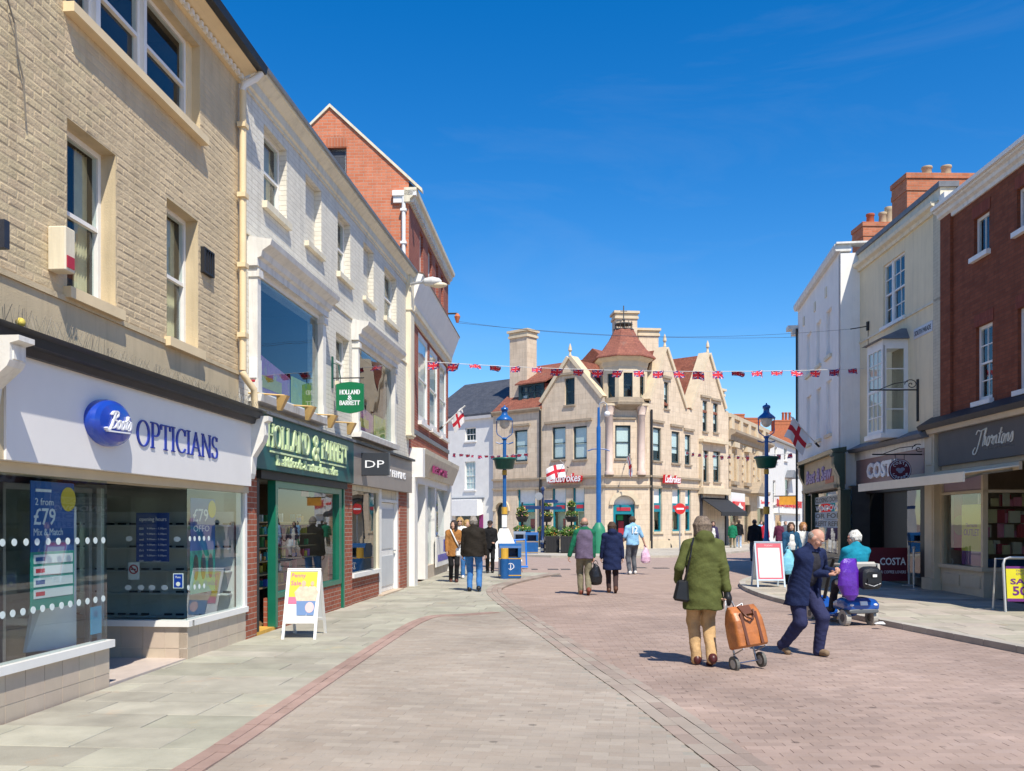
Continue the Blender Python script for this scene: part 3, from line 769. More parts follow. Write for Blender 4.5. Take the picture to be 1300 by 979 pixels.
def stock(F, s0, s1, o, z0, z1, n, label, mats, seed, depth=.25, size=(.06, .2), rows=None):
    """packets and bottles crowded in a shop window, past counting"""
    rnd = random.Random(seed); b = MB()
    for i in range(n):
        w, h = rnd.uniform(*size), rnd.uniform(*size) * 1.2; a = rnd.uniform(s0, s1 - w)
        z = rnd.choice(rows) if rows else rnd.uniform(z0, z1 - h)
        oo = o - rnd.uniform(0, depth); b.box(F, a, a + w, oo - .06, oo, z, z + h, rnd.randrange(len(mats)))
    return tag(build(b, 'shop_stock', mats), label, 'shop stock', kind='stuff')
BR = [M('pack_' + str(i), c, .5, .15, 14) for i, c in enumerate([(.6, .08, .1), (.7, .5, .06), (.08, .3, .1), (.1, .15, .5), (.7, .68, .6), (.5, .15, .45), (.06, .35, .4), (.65, .28, .06), (.8, .78, .7), (.3, .06, .08)])]

# ------------------------------------------------------------------ optician's building
A = thing('shop_building', 'cream painted brick building with the blue and white optician shop, nearest on the left', 'building', FA.W(0, 0, 0))
cream_brick = M('cream_painted_brick', (.58, .465, .295), .75, .12, 2.0, bump=.5, bscale=30, perobj=.05, spec=.25, streak=.2, stain=((.52, .42, .27), 2.6, .60))
cream_render = M('cream_render', (.58, .475, .31), .75, .08, 2.5, bump=.25, streak=.22, bscale=70, spec=.25)
cream_trim = M('cream_trim', (.76, .61, .38), .6, .06, 3, bump=.1)
a0, a1 = FA.S(-400) - 9, FA.S(303); aV = FA.S(-22)
zc = FA.Z(299, 92); zstr = FA.Z(150, 409); zfas = FA.Z(160, 478)
w1 = (FA.S(85.5), FA.S(147), FA.Z(85.5, 365), FA.Z(85.5, 149)); w2 = (FA.S(212), FA.S(251.5), FA.Z(212, 428), FA.Z(212, 250.5))
w3 = (FA.S(86) - .02, FA.S(254), FA.Z(242.6, 163), min(FA.Z(242, 44), zc - .1))
hA = [w1, w2, w3]
b = MB().wall(FA, rect(a0, a1, zfas - .1, zc + .02), [rect(*h) for h in hA], o=-.002, depth=.17)
b.box(FA, a0, a1, -7, -6.9, 0, zc); b.box(FA, a0, a0 + .1, -6.9, -.01, 0, zc); b.box(FA, a1 - .1, a1, -6.9, -.3, 2.4, zc)
build(b, 'wall', cream_render, A, F=FA)
bricks(FA, A, FA.S(-330), a1 - .02, zstr + .03, zc, hA, cream_brick, near_s=aV)
build(MB().box(FA, a0, a1, -.003, .018, zstr - .02, zstr + .028), 'string_course', cream_render, A)
nv = M('net_curtain', (.42, .44, .42), .9, .08, 9)
window(FA, A, *w1, o=-.15, sill=cream_trim, cur='curtain', silld=.07); window(FA, A, *w2, o=-.15, sill=cream_trim, cur='curtain', silld=.07)
m1, m2 = FA.S(134), FA.S(193)
for i, (p, q) in enumerate(((w3[0], m1 - .04), (m1 + .04, m2 - .03), (m2 + .03, w3[1] - .12))):
    window(FA, A, p, q, w3[2], w3[3], o=-.12, fw=.045)
pieces(MB().box(FA, m1 - .04, m1 + .04, -.2, -.07, w3[2], w3[3]).box(FA, m2 - .03, m2 + .03, -.2, -.07, w3[2], w3[3]), 'mullion', white, A)
build(MB().box(FA, w3[1] - .12, w3[1], -.16, -.10, w3[2], w3[3]), 'jamb', cream_trim, A)
build(MB().box(FA, w3[0] - .05, w3[1] + .03, -.10, .10, w3[2] - .09, w3[2] - .003), 'sill', cream_trim, A)
# eaves
cornice(FA, A, a0, a1 + .02, zc, [(-.1, -.08), (.05, -.08), (.05, .0), (.09, .01), (.14, .03), (.24, .06), (.25, .1), (-.1, .1)], cream_trim)
d = MB(); s = aV
while s < a1: d.box(FA, s, s + .06, .049, .09, zc - .07, zc - .01); s += .125
build(d, 'dentil_course', white, A, kind='stuff')
build(MB().along(FA, [(.24, zc + .065), (.33, zc + .065), (.35, zc + .16), (.32, zc + .16), (.31, zc + .10), (.24, zc + .101)], a0, a1 + .12), 'gutter', black, A)
build(MB().along(FA, [(.22, zc + .105), (.22, zc + .13), (-3.5, zc + 1.4), (-6.9, zc + .2), (-6.9, zc + .11)], a0, a1), 'roof', slate, A, F=FA)
# downpipe with swan neck
dp = pipe(FA, A, a1 - .06, .08, FA.Z(300, 470), zc - .22, .045, cream_trim, rings=4)
build(MB().tube([FA.W(a1 - .06, .08, zc - .22), FA.W(a1 - .06, .09, zc - .14), FA.W(a1 + .03, .22, zc - .02), FA.W(a1 + .06, .28, zc + .07)], .045, 10), 'swan_neck', white, dp, smooth=True)
build(MB().tube([FA.W(a1 - .06, .08, FA.Z(300, 472)), FA.W(a1 - .06, .1, FA.Z(300, 478)), FA.W(a1 + .12, .16, FA.Z(300, 492)), FA.W(a1 + .14, .17, FA.Z(300, 520))], .045, 10), 'offset_bend', cream_trim, dp, smooth=True)
# alarm box, vent, sign at the left edge, cable
red = M('red_plastic', (.45, .03, .05), .45, .1)
za0, za1 = FA.Z(75, 350), FA.Z(75, 295)
al = thing('alarm_box', 'cream and red burglar alarm box beside the first floor window of the cream building', 'alarm box', FA.W(FA.S(66), 0, za0))
build(MB().box(FA, FA.S(60), FA.S(73), 0, .16, za0, za1), 'casing', cream_pale, al, bevel=.01)
build(MB().box(FA, FA.S(60) + .02, FA.S(73) - .02, .158, .166, za0 + .03, za0 + .13), 'red_band', red, al)
vn = thing('air_vent', 'black louvred air vent on the cream wall by the downpipe', 'vent', FA.W(FA.S(260), 0, FA.Z(256, 345)))
vz0, vz1, vs0, vs1 = FA.Z(256, 346), FA.Z(256, 314), FA.S(254.5), FA.S(267.5)
fr_ = MB().box(FA, vs0, vs0 + .02, .0, .05, vz0, vz1).box(FA, vs1 - .02, vs1, 0, .05, vz0, vz1).box(FA, vs0 + .02, vs1 - .02, 0, .05, vz1 - .02, vz1).box(FA, vs0 + .02, vs1 - .02, 0, .05, vz0, vz0 + .02).box(FA, vs0 + .02, vs1 - .02, .001, .015, vz0 + .02, vz1 - .02)
build(fr_, 'frame', black, vn)
for k in range(4):
    a = vs0 + .02 + (vs1 - vs0 - .04) * (k + .5) / 4; build(MB().box(FA, a - .01, a + .01, .016, .045, vz0 + .02, vz1 - .02), 'louvre', black, vn)
dark_m = M('dark_sign', (.03, .035, .05), .4, .2); blue_logo = M('logo_blue', (.015, .06, .42), .28, .06, 3, coat=.5)
cs = thing('projecting_sign', 'small dark projecting sign with a blue roundel at the far left edge', 'sign', FA.W(FA.S(-8), 0, FA.Z(0, 315)))
PS = FA.turn(FA.S(-62, .0), 0, -90)
hz0, hz1 = FA.Z(0, 313, .4), FA.Z(0, 277, .4)
build(MB().box(PS, .08, .42, -.03, .03, hz0, hz1), 'board', dark_m, cs); build(MB().box(PS, 0, .08, -.012, .012, hz1 - .06, hz1 - .03), 'bracket', black, cs)
for k in range(3): build(MB().box(PS, .12, .38, .03, .033, hz1 - .06 - k * .05, hz1 - .04 - k * .05), 'white_line', white, cs)
build(MB().tube([PS.W(.3, .03, hz0 + .06), PS.W(.3, .045, hz0 + .06)], .045, 14), 'roundel', blue_logo, cs)
cb = MB().tube([FA.W(FA.S(5), .03, FA.Z(5, 0)), FA.W(FA.S(14), .03, FA.Z(14, 30)), FA.W(FA.S(18), .03, FA.Z(18, 70)), FA.W(FA.S(25), .03, FA.Z(25, 100)), FA.W(FA.S(30), .02, FA.Z(30, 155))], .008, 6)
tag(build(cb, 'wall_cable', M('grey_cable', (.2, .18, .15), .7), org=FA.W(FA.S(18), 0, FA.Z(18, 70))), 'loose grey cable clipped to the cream brickwork at top left', 'cable')

# shop front
zt = FA.Z(160, 600, .15); ztop = FA.Z(160, 491, .15)
fwhite = M('sign_white', (.80, .775, .75), .35, .03, 2, spec=.5)
fas = build(MB().box(FA, FA.S(8, .15) - .0, FA.S(319, .15), -.05, .15, zt, ztop), 'fascia', fwhite, A)
s_, e_ = FA.S(8, .15), FA.S(319, .15)
build(MB().box(FA, a0, s_, -.05, .13, zt, ztop), 'fascia', cream_render, A)
zb1 = FA.Z(160, 461, .32)
bm = MB().along(FA, [(-.05, ztop), (.20, ztop), (.22, ztop + .06), (.27, ztop + .07), (.28, ztop + .14), (.33, ztop + .16), (.34, zb1), (-.05, zb1 + .05)], a0, e_ + .10)
build(bm, 'shop_cornice', M('black_shutter', (.022, .022, .025), .45, .15, 8), A)
sp = MB(); rnd = random.Random(4)
for i in range(230):
    s = FA.S(2, .2) + (e_ - FA.S(2, .2)) * i / 230 + rnd.uniform(-.02, .02); l = .16 if i < 60 else .10
    p = FA.W(s, .22 + rnd.uniform(-.05, .05), zb1 + .01); sp.tube([p, (p[0] + rnd.uniform(-.06, .06), p[1] + rnd.uniform(-.05, .05), p[2] + l)], .0022, 4, cap=False)
tag(build(sp, 'bird_spikes', M('spike_wire', (.28, .25, .2), .7), org=FA.W(FA.S(150), .2, zb1)), 'row of thin wire bird spikes along the top of the black shop cornice', 'bird spikes', kind='stuff')
ob_ = thing('tennis_ball', 'yellow ball lodged among the bird spikes above the optician sign', 'ball', FA.W(FA.S(26, .25), .25, zb1 + .04))
build(MB().ball(FA.W(FA.S(26, .25), .25, zb1 + .055), .036), 'felt', M('ball_yellow', (.62, .50, .10), .9, .2, 40, bump=.4), ob_, smooth=True)
console(FA, A, FA.S(-3, .3), FA.S(18, .3), FA.Z(18, 527, .3), FA.Z(18, 432, .3), .46, white_old, o=.0)
console(FA, A, e_ + .0, e_ + .16, zt + .10, ztop + .1, .38, white_old)
# oval sign
oc, orx = (FA.S(113, .2) + FA.S(164, .2)) / 2, (FA.S(164, .2) - FA.S(113, .2)) / 2
ozc = FA.Z(138, 537, .2); orz = (FA.Z(138, 508, .2) - FA.Z(138, 567, .2)) / 2
ovm = MB()
prof = [(1.0, .0), (1.0, .05), (.985, .07), (.94, .09), (.8, .112), (.5, .13), (.2, .138), (.001, .14)]
for k in range(len(prof) - 1):
    n = 40; r0, h0 = prof[k]; r1, h1 = prof[k + 1]
    f = lambda r, h: [FA.W(oc + orx * r * math.cos(2 * math.pi * j / n), .15 + h, ozc + orz * r * math.sin(2 * math.pi * j / n)) for j in range(n)]
    ovm.add(f(r0, h0) + f(r1, h1), [(j, (j + 1) % n, (j + 1) % n + n, j + n) for j in range(n)])
ov = build(ovm, 'oval_sign', blue_logo, A, smooth=True)
lw = M('letter_white', (.85, .86, .88), .4, .02)
script(FA, ov, 'Boots', oc - orx * .66, oc + orx * .62, ozc - orz * .45, ozc + orz * .5, lw, .25, .05, wx=.13, wy=.09, extra=([(-.1, -.25), (.9, -.22), (2.1, -.16)],))
serif(FA, A, 'OPTICIANS', FA.S(174, .16), FA.S(277, .16), FA.Z(174, 566, .16), FA.Z(174, 531, .16), M('letter_blue', (.012, .035, .32), .4, .05), .15, .012, wx=.115, wy=.05)
# openings
sL = FA.S(137); sC = 0.0; sR = FA.S(309); sP0, sP1 = FA.S(312), FA.S(326); rec = 1.05
zs = .46; zg = zt - .085
beige = M('beige_frame', (.55, .47, .34), .6, .06)
build(MB().box(FA, a0, sP0, -.25, .04, zg, zt - .002), 'lintel', beige, A)
tile_m = M('beige_wall_tile', (.52, .43, .34), .35, .06, 5, perobj=.05, spec=.5); grout = M('grout', (.62, .55, .46), .9, .1)
FRt = FA.turn(sC, 0, 90)     # return face of the shop window, towards the camera: runs from inside the recess (left) to the corner
FRt = Fac(FA.W(0, 0, 0)[:2], FA.n)
def plinth(F, s0, s1, z1, o, tw, rows):
    build(MB().box(F, s0, s1, o - .1, o - .006, -.02, z1), 'stall_riser', grout, A)
    n = max(1, round((s1 - s0) / tw)); w = (s1 - s0) / n
    for r in range(len(rows) - 1):
        for i in range(n): build(MB().box(F, s0 + i * w + .003, s0 + (i + 1) * w - .003, o - .007, o, rows[r] + .003, rows[r + 1] - .003), 'tile', tile_m, A)
build(MB().box(FA, a0, FA.S(-200), -.3, -.0, -.02, zt - .003), 'brick_pier', cream_render, A)
plinth(FA, FA.S(-200), sL + .03, zs - .04, .0, .26, (0, .17, zs - .04))
plinth(FA, sC + .0, sP0 - .005, zs - .04, .0, .3, (0, .17, zs - .04))
plinth(FRt, -rec, -.001, zs - .04, .0, .28, (0, .17, zs - .04))
wsill = M('sill_white', (.78, .77, .74), .4, .04)
build(MB().box(FA, FA.S(-200), sL + .05, -.1, .045, zs - .04, zs + .03), 'sill', wsill, A)
build(MB().box(FA, .045, sP0, -.1, .04, zs - .04, zs + .03).box(FRt, -rec, .04, -.1, .044, zs - .04, zs + .029), 'sill', wsill, A)
build(MB().box(FA, FA.S(-200), sL - .002, -.02, -.008, zs + .03, zg), 'shop_pane', shopglass, A)
build(MB().box(FA, .008, sR, -.02, -.008, zs + .03, zg), 'shop_pane', shopglass, A)
build(MB().box(FRt, -rec + .03, -.008, -.02, -.008, zs + .03, zg), 'shop_pane', shopglass, A)
build(MB().box(FA, sL, sL + .012, -rec, -.02, zs + .03, zg), 'shop_pane', shopglass, A)
build(MB().box(FA, sR, sP0, -.1, .02, zs + .03, zg), 'window_post', white, A)
build(MB().box(FRt, -rec - .02, -rec + .03, -.06, .01, 0, zg), 'window_post', white, A)
pieces(MB().box(FA, sL + .0, sL + .05, -rec - .05, -rec, 0, zg).box(FA, sL, sL + .05, -.1, -.02, 0, zs - .05), 'window_post', steel, A)
red_brick = BRICK('red_brick', (.30, .085, .05), (.38, .12, .07), (.40, .33, .27), .225, .075, .012, .6)
build(MB().box(FA, sP0, sP1, -.3, -.0, -.02, zt + .5), 'brick_pier', red_brick, A, F=FA)
# recess: floor, door
build(MB().box(FA, sL, .0, -rec - .3, -.02, -.02, .06), 'threshold', M('entrance_tile', (.55, .47, .42), .5, .08, 6), A)
dr = MB().box(FA, sL + .06, -.05, -rec - .1, -rec - .05, 2.0 if zg > 2.0 else zg - .06, zg)
dr.box(FA, sL + .06, sL + .12, -rec - .1, -rec - .05, .06, zg - .06).box(FA, -.12, -.06, -rec - .1, -rec - .05, .06, zg - .06).box(FA, (sL) / 2 - .05, (sL) / 2 + .05, -rec - .1, -rec - .05, .06, zg - .06)
do = build(dr, 'door', steel, A)
build(MB().box(FA, sL + .12, -.12, -rec - .08, -rec - .07, .06, zg - .06), 'pane', shopglass, do)
# inside the shop
grey_floor = M('shop_floor', (.22, .21, .20), .5, .1)
shop_room(FA, A, FA.S(-200), sP0, -.12, -5, .05, zg + .12, room_mid, grey_floor, M('shop_ceiling', (.5, .5, .48), .8, .05))
build(MB().box(FA, FA.S(-200), sP0, -5, -.1, zg + .12, zg + .2), 'ceiling', white, A)
shelf = M('shelf_white', (.72, .71, .68), .6, .05)
for i, (p, q, oo) in enumerate(((FA.S(-100), sL - .5, -2.2), (-2.4, -.15, -1.75), (sL + .2, 1.9, -4.3))):
    FU = FRt if i == 1 else FA
    t = thing('display_unit', ['grey display unit standing behind the large optician window', 'display unit of spectacle frames behind the corner window of the optician', 'tall spectacle rack at the back of the optician shop'][i], 'display unit', FU.W((p + q) / 2, oo, .05))
    build(MB().box(FU, p, q, oo - .1 if i == 1 else oo - .3, oo - .02, .05, 1.75), 'cabinet', shelf, t)
    for k in range(5):
        build(MB().box(FU, p + .02, q - .02, oo - .02, oo + .16, .35 + k * .3, .37 + k * .3), 'shelf', white, t)
    f = MB(); rr = random.Random(i)
    for k in range(5):
        for j in range(int((q - p) / .16)):
            a = p + .06 + j * .16
            if rr.random() < .7: f.box(FU, a, a + .10, oo + .06, oo + .09, .375 + k * .3, .40 + k * .3)
    tag(build(f, 'spectacle_frames', dark_m), ['spectacle frames on the unit behind the large optician window', 'spectacle frames on the unit behind the corner window', 'spectacle frames on the rack at the back of the optician'][i], 'spectacles', kind='stuff')
pblue = M('poster_blue', (.02, .10, .33), .45, .06); pgreen = M('poster_green', (.02, .30, .24), .45, .06); pyel = M('poster_yellow', (.72, .52, .03), .45, .05); pred = M('poster_red', (.6, .05, .08), .5, .05); pwhite = M('poster_white', (.78, .8, .8), .45, .03)
def poster(F, px0, px1, o, yt, yb, label, mid=.5):
    s0, s1 = F.S(px0, o), F.S(px1, o); z1, z0 = F.Z(px0, yt, o), F.Z(px0, yb, o)
    t = thing('hanging_poster', label, 'poster', F.W((s0 + s1) / 2, o, z0))
    zm = z0 + (z1 - z0) * mid
    build(MB().box(F, s0, s1, o - .006, o, zm, z1), 'sheet', pblue, t); build(MB().box(F, s0, s1, o - .006, o, z0, zm - .001), 'sheet', pgreen, t)
    return t, s0, s1, z0, zm, z1
t, s0, s1, z0, zm, z1 = poster(FA, 39, 94, -.06, 610, 776, 'blue and green optician poster reading 2 from 79 pounds in the left window', .45)
W_ = s1 - s0; H_ = z1 - zm; oo = -.059
text(FA, t, '2 from', s0 + .09 * W_, s0 + .5 * W_, zm + .66 * H_, zm + .76 * H_, pwhite, oo, .002)
text(FA, t, '£79', s0 + .06 * W_, s0 + .55 * W_, zm + .38 * H_, zm + .62 * H_, pwhite, oo, .002, bold=.01)
text(FA, t, 'Mix & Match', s0 + .06 * W_, s0 + .72 * W_, zm + .23 * H_, zm + .33 * H_, pwhite, oo, .002)
build(MB().box(FA, s0 + .1 * W_, s0 + .45 * W_, oo, oo + .002, zm + .85 * H_, zm + .89 * H_), 'white_line', pwhite, t)
build(MB().prism(FA, [(s0 + .85 * W_ + .18 * W_ * math.cos(a * math.pi / 12), zm + .76 * H_ + .18 * H_ * math.sin(a * math.pi / 12)) for a in range(24)], oo, oo + .004), 'yellow_disc', pyel, t)
for k in range(4):
    zz = z0 + (zm - z0) * (.95 - .2 * k); build(MB().box(FA, s0 + .06 * W_, s1 - .04 * W_, oo, oo + .003, zz - .075, zz), 'label_strip', pwhite, t)
    build(MB().box(FA, s0 + .1 * W_, s0 + .3 * W_, oo + .003, oo + .004, zz - .055, zz - .02), 'print', pred if k % 2 else pblue, t)
t, s0, s1, z0, zm, z1 = poster(FA, 242, 273, -.06, 632, 755, 'narrow blue and green optician poster in the corner window', .45)
W_ = s1 - s0; H_ = z1 - zm
text(FA, t, '£79', s0 + .08 * W_, s0 + .7 * W_, zm + .55 * H_, zm + .8 * H_, pwhite, oo, .002, bold=.01)
text(FA, t, 'OFFO', s0 + .1 * W_, s0 + .75 * W_, zm + .36 * H_, zm + .48 * H_, pwhite, oo, .002)
build(MB().prism(FA, [(s0 + .86 * W_ + .16 * W_ * math.cos(a * math.pi / 12), zm + .8 * H_ + .17 * H_ * math.sin(a * math.pi / 12)) for a in range(24)], oo, oo + .004), 'yellow_disc', pyel, t)
for k in range(3):
    c = s0 + (.2 + .3 * k) * W_
    build(MB().prism(FA, [(c + .1 * W_ * math.cos(a * math.pi / 8), zm - .06 + (zm - z0) * .3 * (math.sin(a * math.pi / 8) - .9)) for a in range(16)], oo, oo + .003), 'dark_lens', dark_m, t)
# opening hours panel on the return pane
def rp(x, y, o=0.0): return FRt.hit(x, y, o)
p0, p1 = rp(173, 713, -.03), rp(215, 651, -.03)
hb = M('panel_navy', (.015, .05, .24), .4, .05)
t = thing('hours_panel', 'navy opening hours panel on the recessed side window of the optician', 'sign', FRt.W((p0[0] + p1[0]) / 2, -.03, p0[1]))
build(MB().box(FRt, p0[0], p1[0], -.03, -.022, p0[1], p1[1]), 'panel', hb, t, bevel=.01)
text(FRt, t, 'opening hours', p0[0] + .04, p1[0] - .03, p1[1] - .11, p1[1] - .05, pwhite, -.022, .002)
for k, dday in enumerate(('mon', 'tue', 'wed', 'thur', 'fri', 'sat')):
    zz = p1[1] - .17 - k * .062; text(FRt, t, dday, p0[0] + .04, p0[0] + .09, zz - .025, zz, pwhite, -.022, .002); text(FRt, t, '9.00am - 5.30pm', p0[0] + .13, p1[0] - .03, zz - .025, zz, pwhite, -.022, .002)
zz = p1[1] - .17 - 6 * .062; text(FRt, t, 'sun', p0[0] + .04, p0[0] + .09, zz - .025, zz, pwhite, -.022, .002); text(FRt, t, 'closed', p0[0] + .2, p0[0] + .29, zz - .025, zz, pwhite, -.022, .002)
p0, p1 = rp(163, 736, -.03), rp(177, 714, -.03)
t = thing('no_smoking_notice', 'small white no smoking notice with red ring on the recessed side window', 'sign', FRt.W(p0[0], -.03, p0[1]))
build(MB().box(FRt, p0[0], p1[0], -.03, -.024, p0[1], p1[1]), 'sheet', pwhite, t)
cxn, czn = (p0[0] + p1[0]) / 2, p1[1] - .08
ring = MB(); strokes_v, strokes_f = [], []
strokes([arcp(0, 0, .05, .05, 0, 360, 20), [(-.035, .035), (.035, -.035)]], .016, .016, strokes_v, strokes_f, 0)
fit(FRt, t, (strokes_v, strokes_f), cxn - .055, cxn + .055, czn - .055, czn + .055, red, -.024, .003, 'ring')
build(MB().box(FRt, cxn - .03, cxn + .025, -.024, -.022, czn - .008, czn + .008), 'cigarette', dark_m, t)
p0, p1 = rp(220, 747, -.03), rp(233, 728, -.03)
t = thing('door_notice', 'small bright blue please notice near the corner of the side window', 'sign', FRt.W(p0[0], -.03, p0[1]))
build(MB().box(FRt, p0[0], p1[0], -.03, -.024, p0[1], p1[1]), 'sheet', pwhite, t)
build(MB().box(FRt, p0[0] + .01, p1[0] - .01, -.024, -.022, p0[1] + .01, p1[1] - .01), 'blue_field', blue_logo, t)
build(MB().prism(FRt, [((p0[0] + p1[0]) / 2 + .025 * math.cos(a * math.pi / 8), p0[1] + .05 + .025 * math.sin(a * math.pi / 8)) for a in range(16)], -.022, -.02), 'white_disc', pwhite, t)
text(FRt, t, 'Please', p0[0] + .03, p1[0] - .03, p1[1] - .055, p1[1] - .03, pwhite, -.022, .002)
# manifestation dots
dm = M('frosted_dot', (.62, .72, .72), .5, .03)
def dots(F, xs, y0, y1, lab, rx=.035, rz=.03, o=-.007):
    b = MB(); x0, x1 = xs[0], xs[-1]
    for x in xs:
        y = y0 + (y1 - y0) * (x - x0) / max(1e-6, x1 - x0); s, z = F.hit(x, y, o)
        b.prism(F, [(s + rx * math.cos(a * math.pi / 8), z + rz * math.sin(a * math.pi / 8)) for a in range(16)], o, o + .002)
    t = thing('window_dots', lab, 'window dots', F.W(F.S(x0), 0, 1.0)); pieces(b, 'dot', dm, t)
dots(FA, [3, 16, 29, 42, 54, 66, 78, 89, 100, 111, 121, 131], 781, 760, 'lower row of pale dots across the large optician window')
dots(FA, [3, 18, 33, 47, 61, 74, 86, 98, 111, 121, 131], 689, 686, 'upper row of pale dots across the large optician window')
dots(FA, [241, 247, 253, 259, 265], 684, 683.5, 'upper row of pale dots on the corner pane of the optician', .03)
dots(FA, [239, 247, 253, 259], 746, 744, 'lower row of pale dots on the corner pane of the optician', .03)
dots(FRt, [164, 225], 684, 684.5, 'upper pale dots on the recessed side pane of the optician', .04, .03)
dots(FRt, [163, 179, 193, 209], 746, 746, 'lower row of pale dots on the recessed side pane', .04, .03)
p0 = FA.hit(116, 806, -.05); p1 = FA.hit(129, 769, -.05)
tag(build(MB().box(FA, p0[0], p1[0], -.06, -.05, p0[1], p1[1]), 'window_sticker', M('sticker_cyan', (.04, .28, .48), .4, .1), org=FA.W(p0[0], -.05, p0[1])), 'cyan sticker low in the right corner of the large optician window', 'sticker')
sc_ = FA.hit(104, 690, -.9)
t = thing('display_screen', 'tall white display screen behind the right end of the large optician window', 'screen', FA.W(sL - .55, -.5, .05))
build(MB().hexa([FA.W(sL - .62, -.42, .45), FA.W(sL - .16, -.22, .45), FA.W(sL - .16, -.25, .45), FA.W(sL - .62, -.45, .45)], [FA.W(sL - .25, -.42, 1.75), FA.W(sL - .16, -.22, 1.75), FA.W(sL - .16, -.25, 1.75), FA.W(sL - .25, -.45, 1.75)]), 'panel', white, t)
build(MB().box(FA, sL - .5, sL - .2, -.5, -.2, .05, .45), 'base', steel, t)

# ------------------------------------------------------------------ white painted brick building (health food shop and clothes shop)
B = thing('shop_building', 'white painted brick building with the green health food shop and grey clothes shop', 'building', FB.W(0, 0, 0))
wbrick = BRICK('white_painted_brick', (.70, .665, .575), (.75, .715, .62), (.62, .585, .50), .225, .075, .012, .75, .75, stain=((.64, .60, .51), 2.2, .62), var=.06)
b1 = FB.S(519); zc = FB.Z(430, 236); zsf = FB.Z(400, 545)
top = (FB.Z(335, 256), FB.Z(335, 157))
W5 = [(FB.S(335), FB.S(364)), (FB.S(388), FB.S(408)), (FB.S(428.7), FB.S(444.7)), (FB.S(461.4), FB.S(474.4)), (FB.S(488), FB.S(503.4))]
tops = [(p, q, top[0], top[1]) for p, q in W5]
mw = (FB.S(426.6), FB.S(443.3), FB.Z(426.6, 484), FB.Z(426.6, 421))
bay1 = (FB.S(327, .12), FB.S(414, .12), FB.Z(327, 500, .12), FB.Z(327, 338, .12)); bay2 = (FB.S(455, .12), FB.S(503, .12), None, None)
bay2 = (bay2[0], bay2[1], FB.Z(455, 548, .12), FB.Z(455, 432, .12))
b = MB().wall(FB, rect(0, b1, zsf - .2, zc), [rect(*h) for h in tops + [mw, (bay1[0] + .12, bay1[1] - .12, bay1[2] + .1, bay1[3] - .1), (bay2[0] + .1, bay2[1] - .1, bay2[2] + .1, bay2[3] - .1)]], depth=.16)
b.box(FB, 0, b1, -7, -6.9, 0, zc); b.box(FB, b1 - .1, b1, -6.9, -.3, 0, zc)
build(b, 'wall', wbrick, B, F=FB)
for i, h in enumerate(tops):
    if i in (1, 3):
        bl = build(MB().box(FB, h[0], h[1], -.16, -.12, h[2], h[3]), 'blocked_window', wbrick, B, F=FB)
        build(MB().box(FB, h[0] - .05, h[1] + .05, -.11, .07, h[2] - .08, h[2] - .003), 'sill', cream_pale, bl)
    else: window(FB, B, *h, o=-.12, sill=cream_pale, cur='curtain', silld=.07)
window(FB, B, *mw, o=-.12, sill=cream_pale, silld=.07)
build(MB().box(FB, .02, b1, .0, .025, FB.Z(380, 350) - .025, FB.Z(380, 350)), 'string_course', cream_pale, B)
cornice(FB, B, .0, b1 + .05, zc, [(-.1, -.3), (.02, -.3), (.02, -.25), (.05, -.23), (.05, -.1), (.08, -.08), (.16, .0), (.18, .01), (.18, .05), (-.1, .05)], cream_pale)
build(MB().along(FB, [(.17, zc + .052), (.22, zc + .052), (.23, zc + .09), (.16, zc + .09)], .15, b1 + .05), 'gutter', M('lead_gutter', (.25, .27, .3), .5, .1), B)
build(MB().along(FB, [(.15, zc + .055), (.15, zc + .08), (-3.4, zc + .5), (-6.9, zc + .1), (-6.9, zc + .055)], 0, b1), 'roof', slate, B, F=FB)
def bay(F, P, q, pl, pr, labelled, glassx):
    s0, s1, z0, z1 = q; o = .12
    t = build(MB().box(F, s0 - .04, s1 + .04, -.03, .0, z0 - .1, z0 - .02), 'bay_window', white_old, P); pieces(MB().box(F, s0, s0 + pl, -.02, o, z0, z1).box(F, s1 - pr, s1, -.02, o, z0, z1), 'pilaster', white_old, t)
    for a, w in ((s0, pl), (s1 - pr, pr)):
        pieces(MB().box(F, a - .02, a + w + .02, -.01, o + .03, z1 - .14, z1 - .04).box(F, a - .01, a + w + .01, o + .001, o + .015, z0 + .02, z0 + .2), 'capital', white_old, t)
    h = z1 - z0
    build(MB().along(F, [(-.02, z1), (o + .02, z1), (o + .02, z1 + .1), (o + .07, z1 + .12), (o + .09, z1 + .2), (o + .2, z1 + .27), (o + .22, z1 + .34), (-.02, z1 + .4)], s0 - .06, s1 + .08), 'entablature', white_old, t)
    build(MB().along(F, [(-.02, z0 - .1), (o + .06, z0 - .1), (o + .08, z0 - .001), (-.02, z0 - .001)], s0 - .04, s1 + .04), 'sill', white_old, t)
    pieces(MB().box(F, s0 + pl, s1 - pr, .0, .05, z0, z0 + .07).box(F, s0 + pl, s1 - pr, .0, .05, z1 - .07, z1), 'rail', white, t)
    build(MB().box(F, s0 + pl, s1 - pr, .02, .028, z0 + .07, z1 - .07), 'pane', GLASS('sky_glass', (.75, .82, .85), 1.62), t)
    r = MB(); W = F.W; e = s0 + .1; f = s1 - .1
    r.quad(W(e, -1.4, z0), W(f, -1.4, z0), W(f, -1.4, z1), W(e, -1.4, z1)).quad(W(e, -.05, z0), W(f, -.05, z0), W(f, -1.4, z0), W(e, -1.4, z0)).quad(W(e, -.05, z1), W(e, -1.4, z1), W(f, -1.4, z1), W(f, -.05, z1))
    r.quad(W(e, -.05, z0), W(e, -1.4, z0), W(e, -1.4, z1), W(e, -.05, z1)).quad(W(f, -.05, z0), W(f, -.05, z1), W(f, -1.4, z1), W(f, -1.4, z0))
    build(r, 'interior', room, t); return t
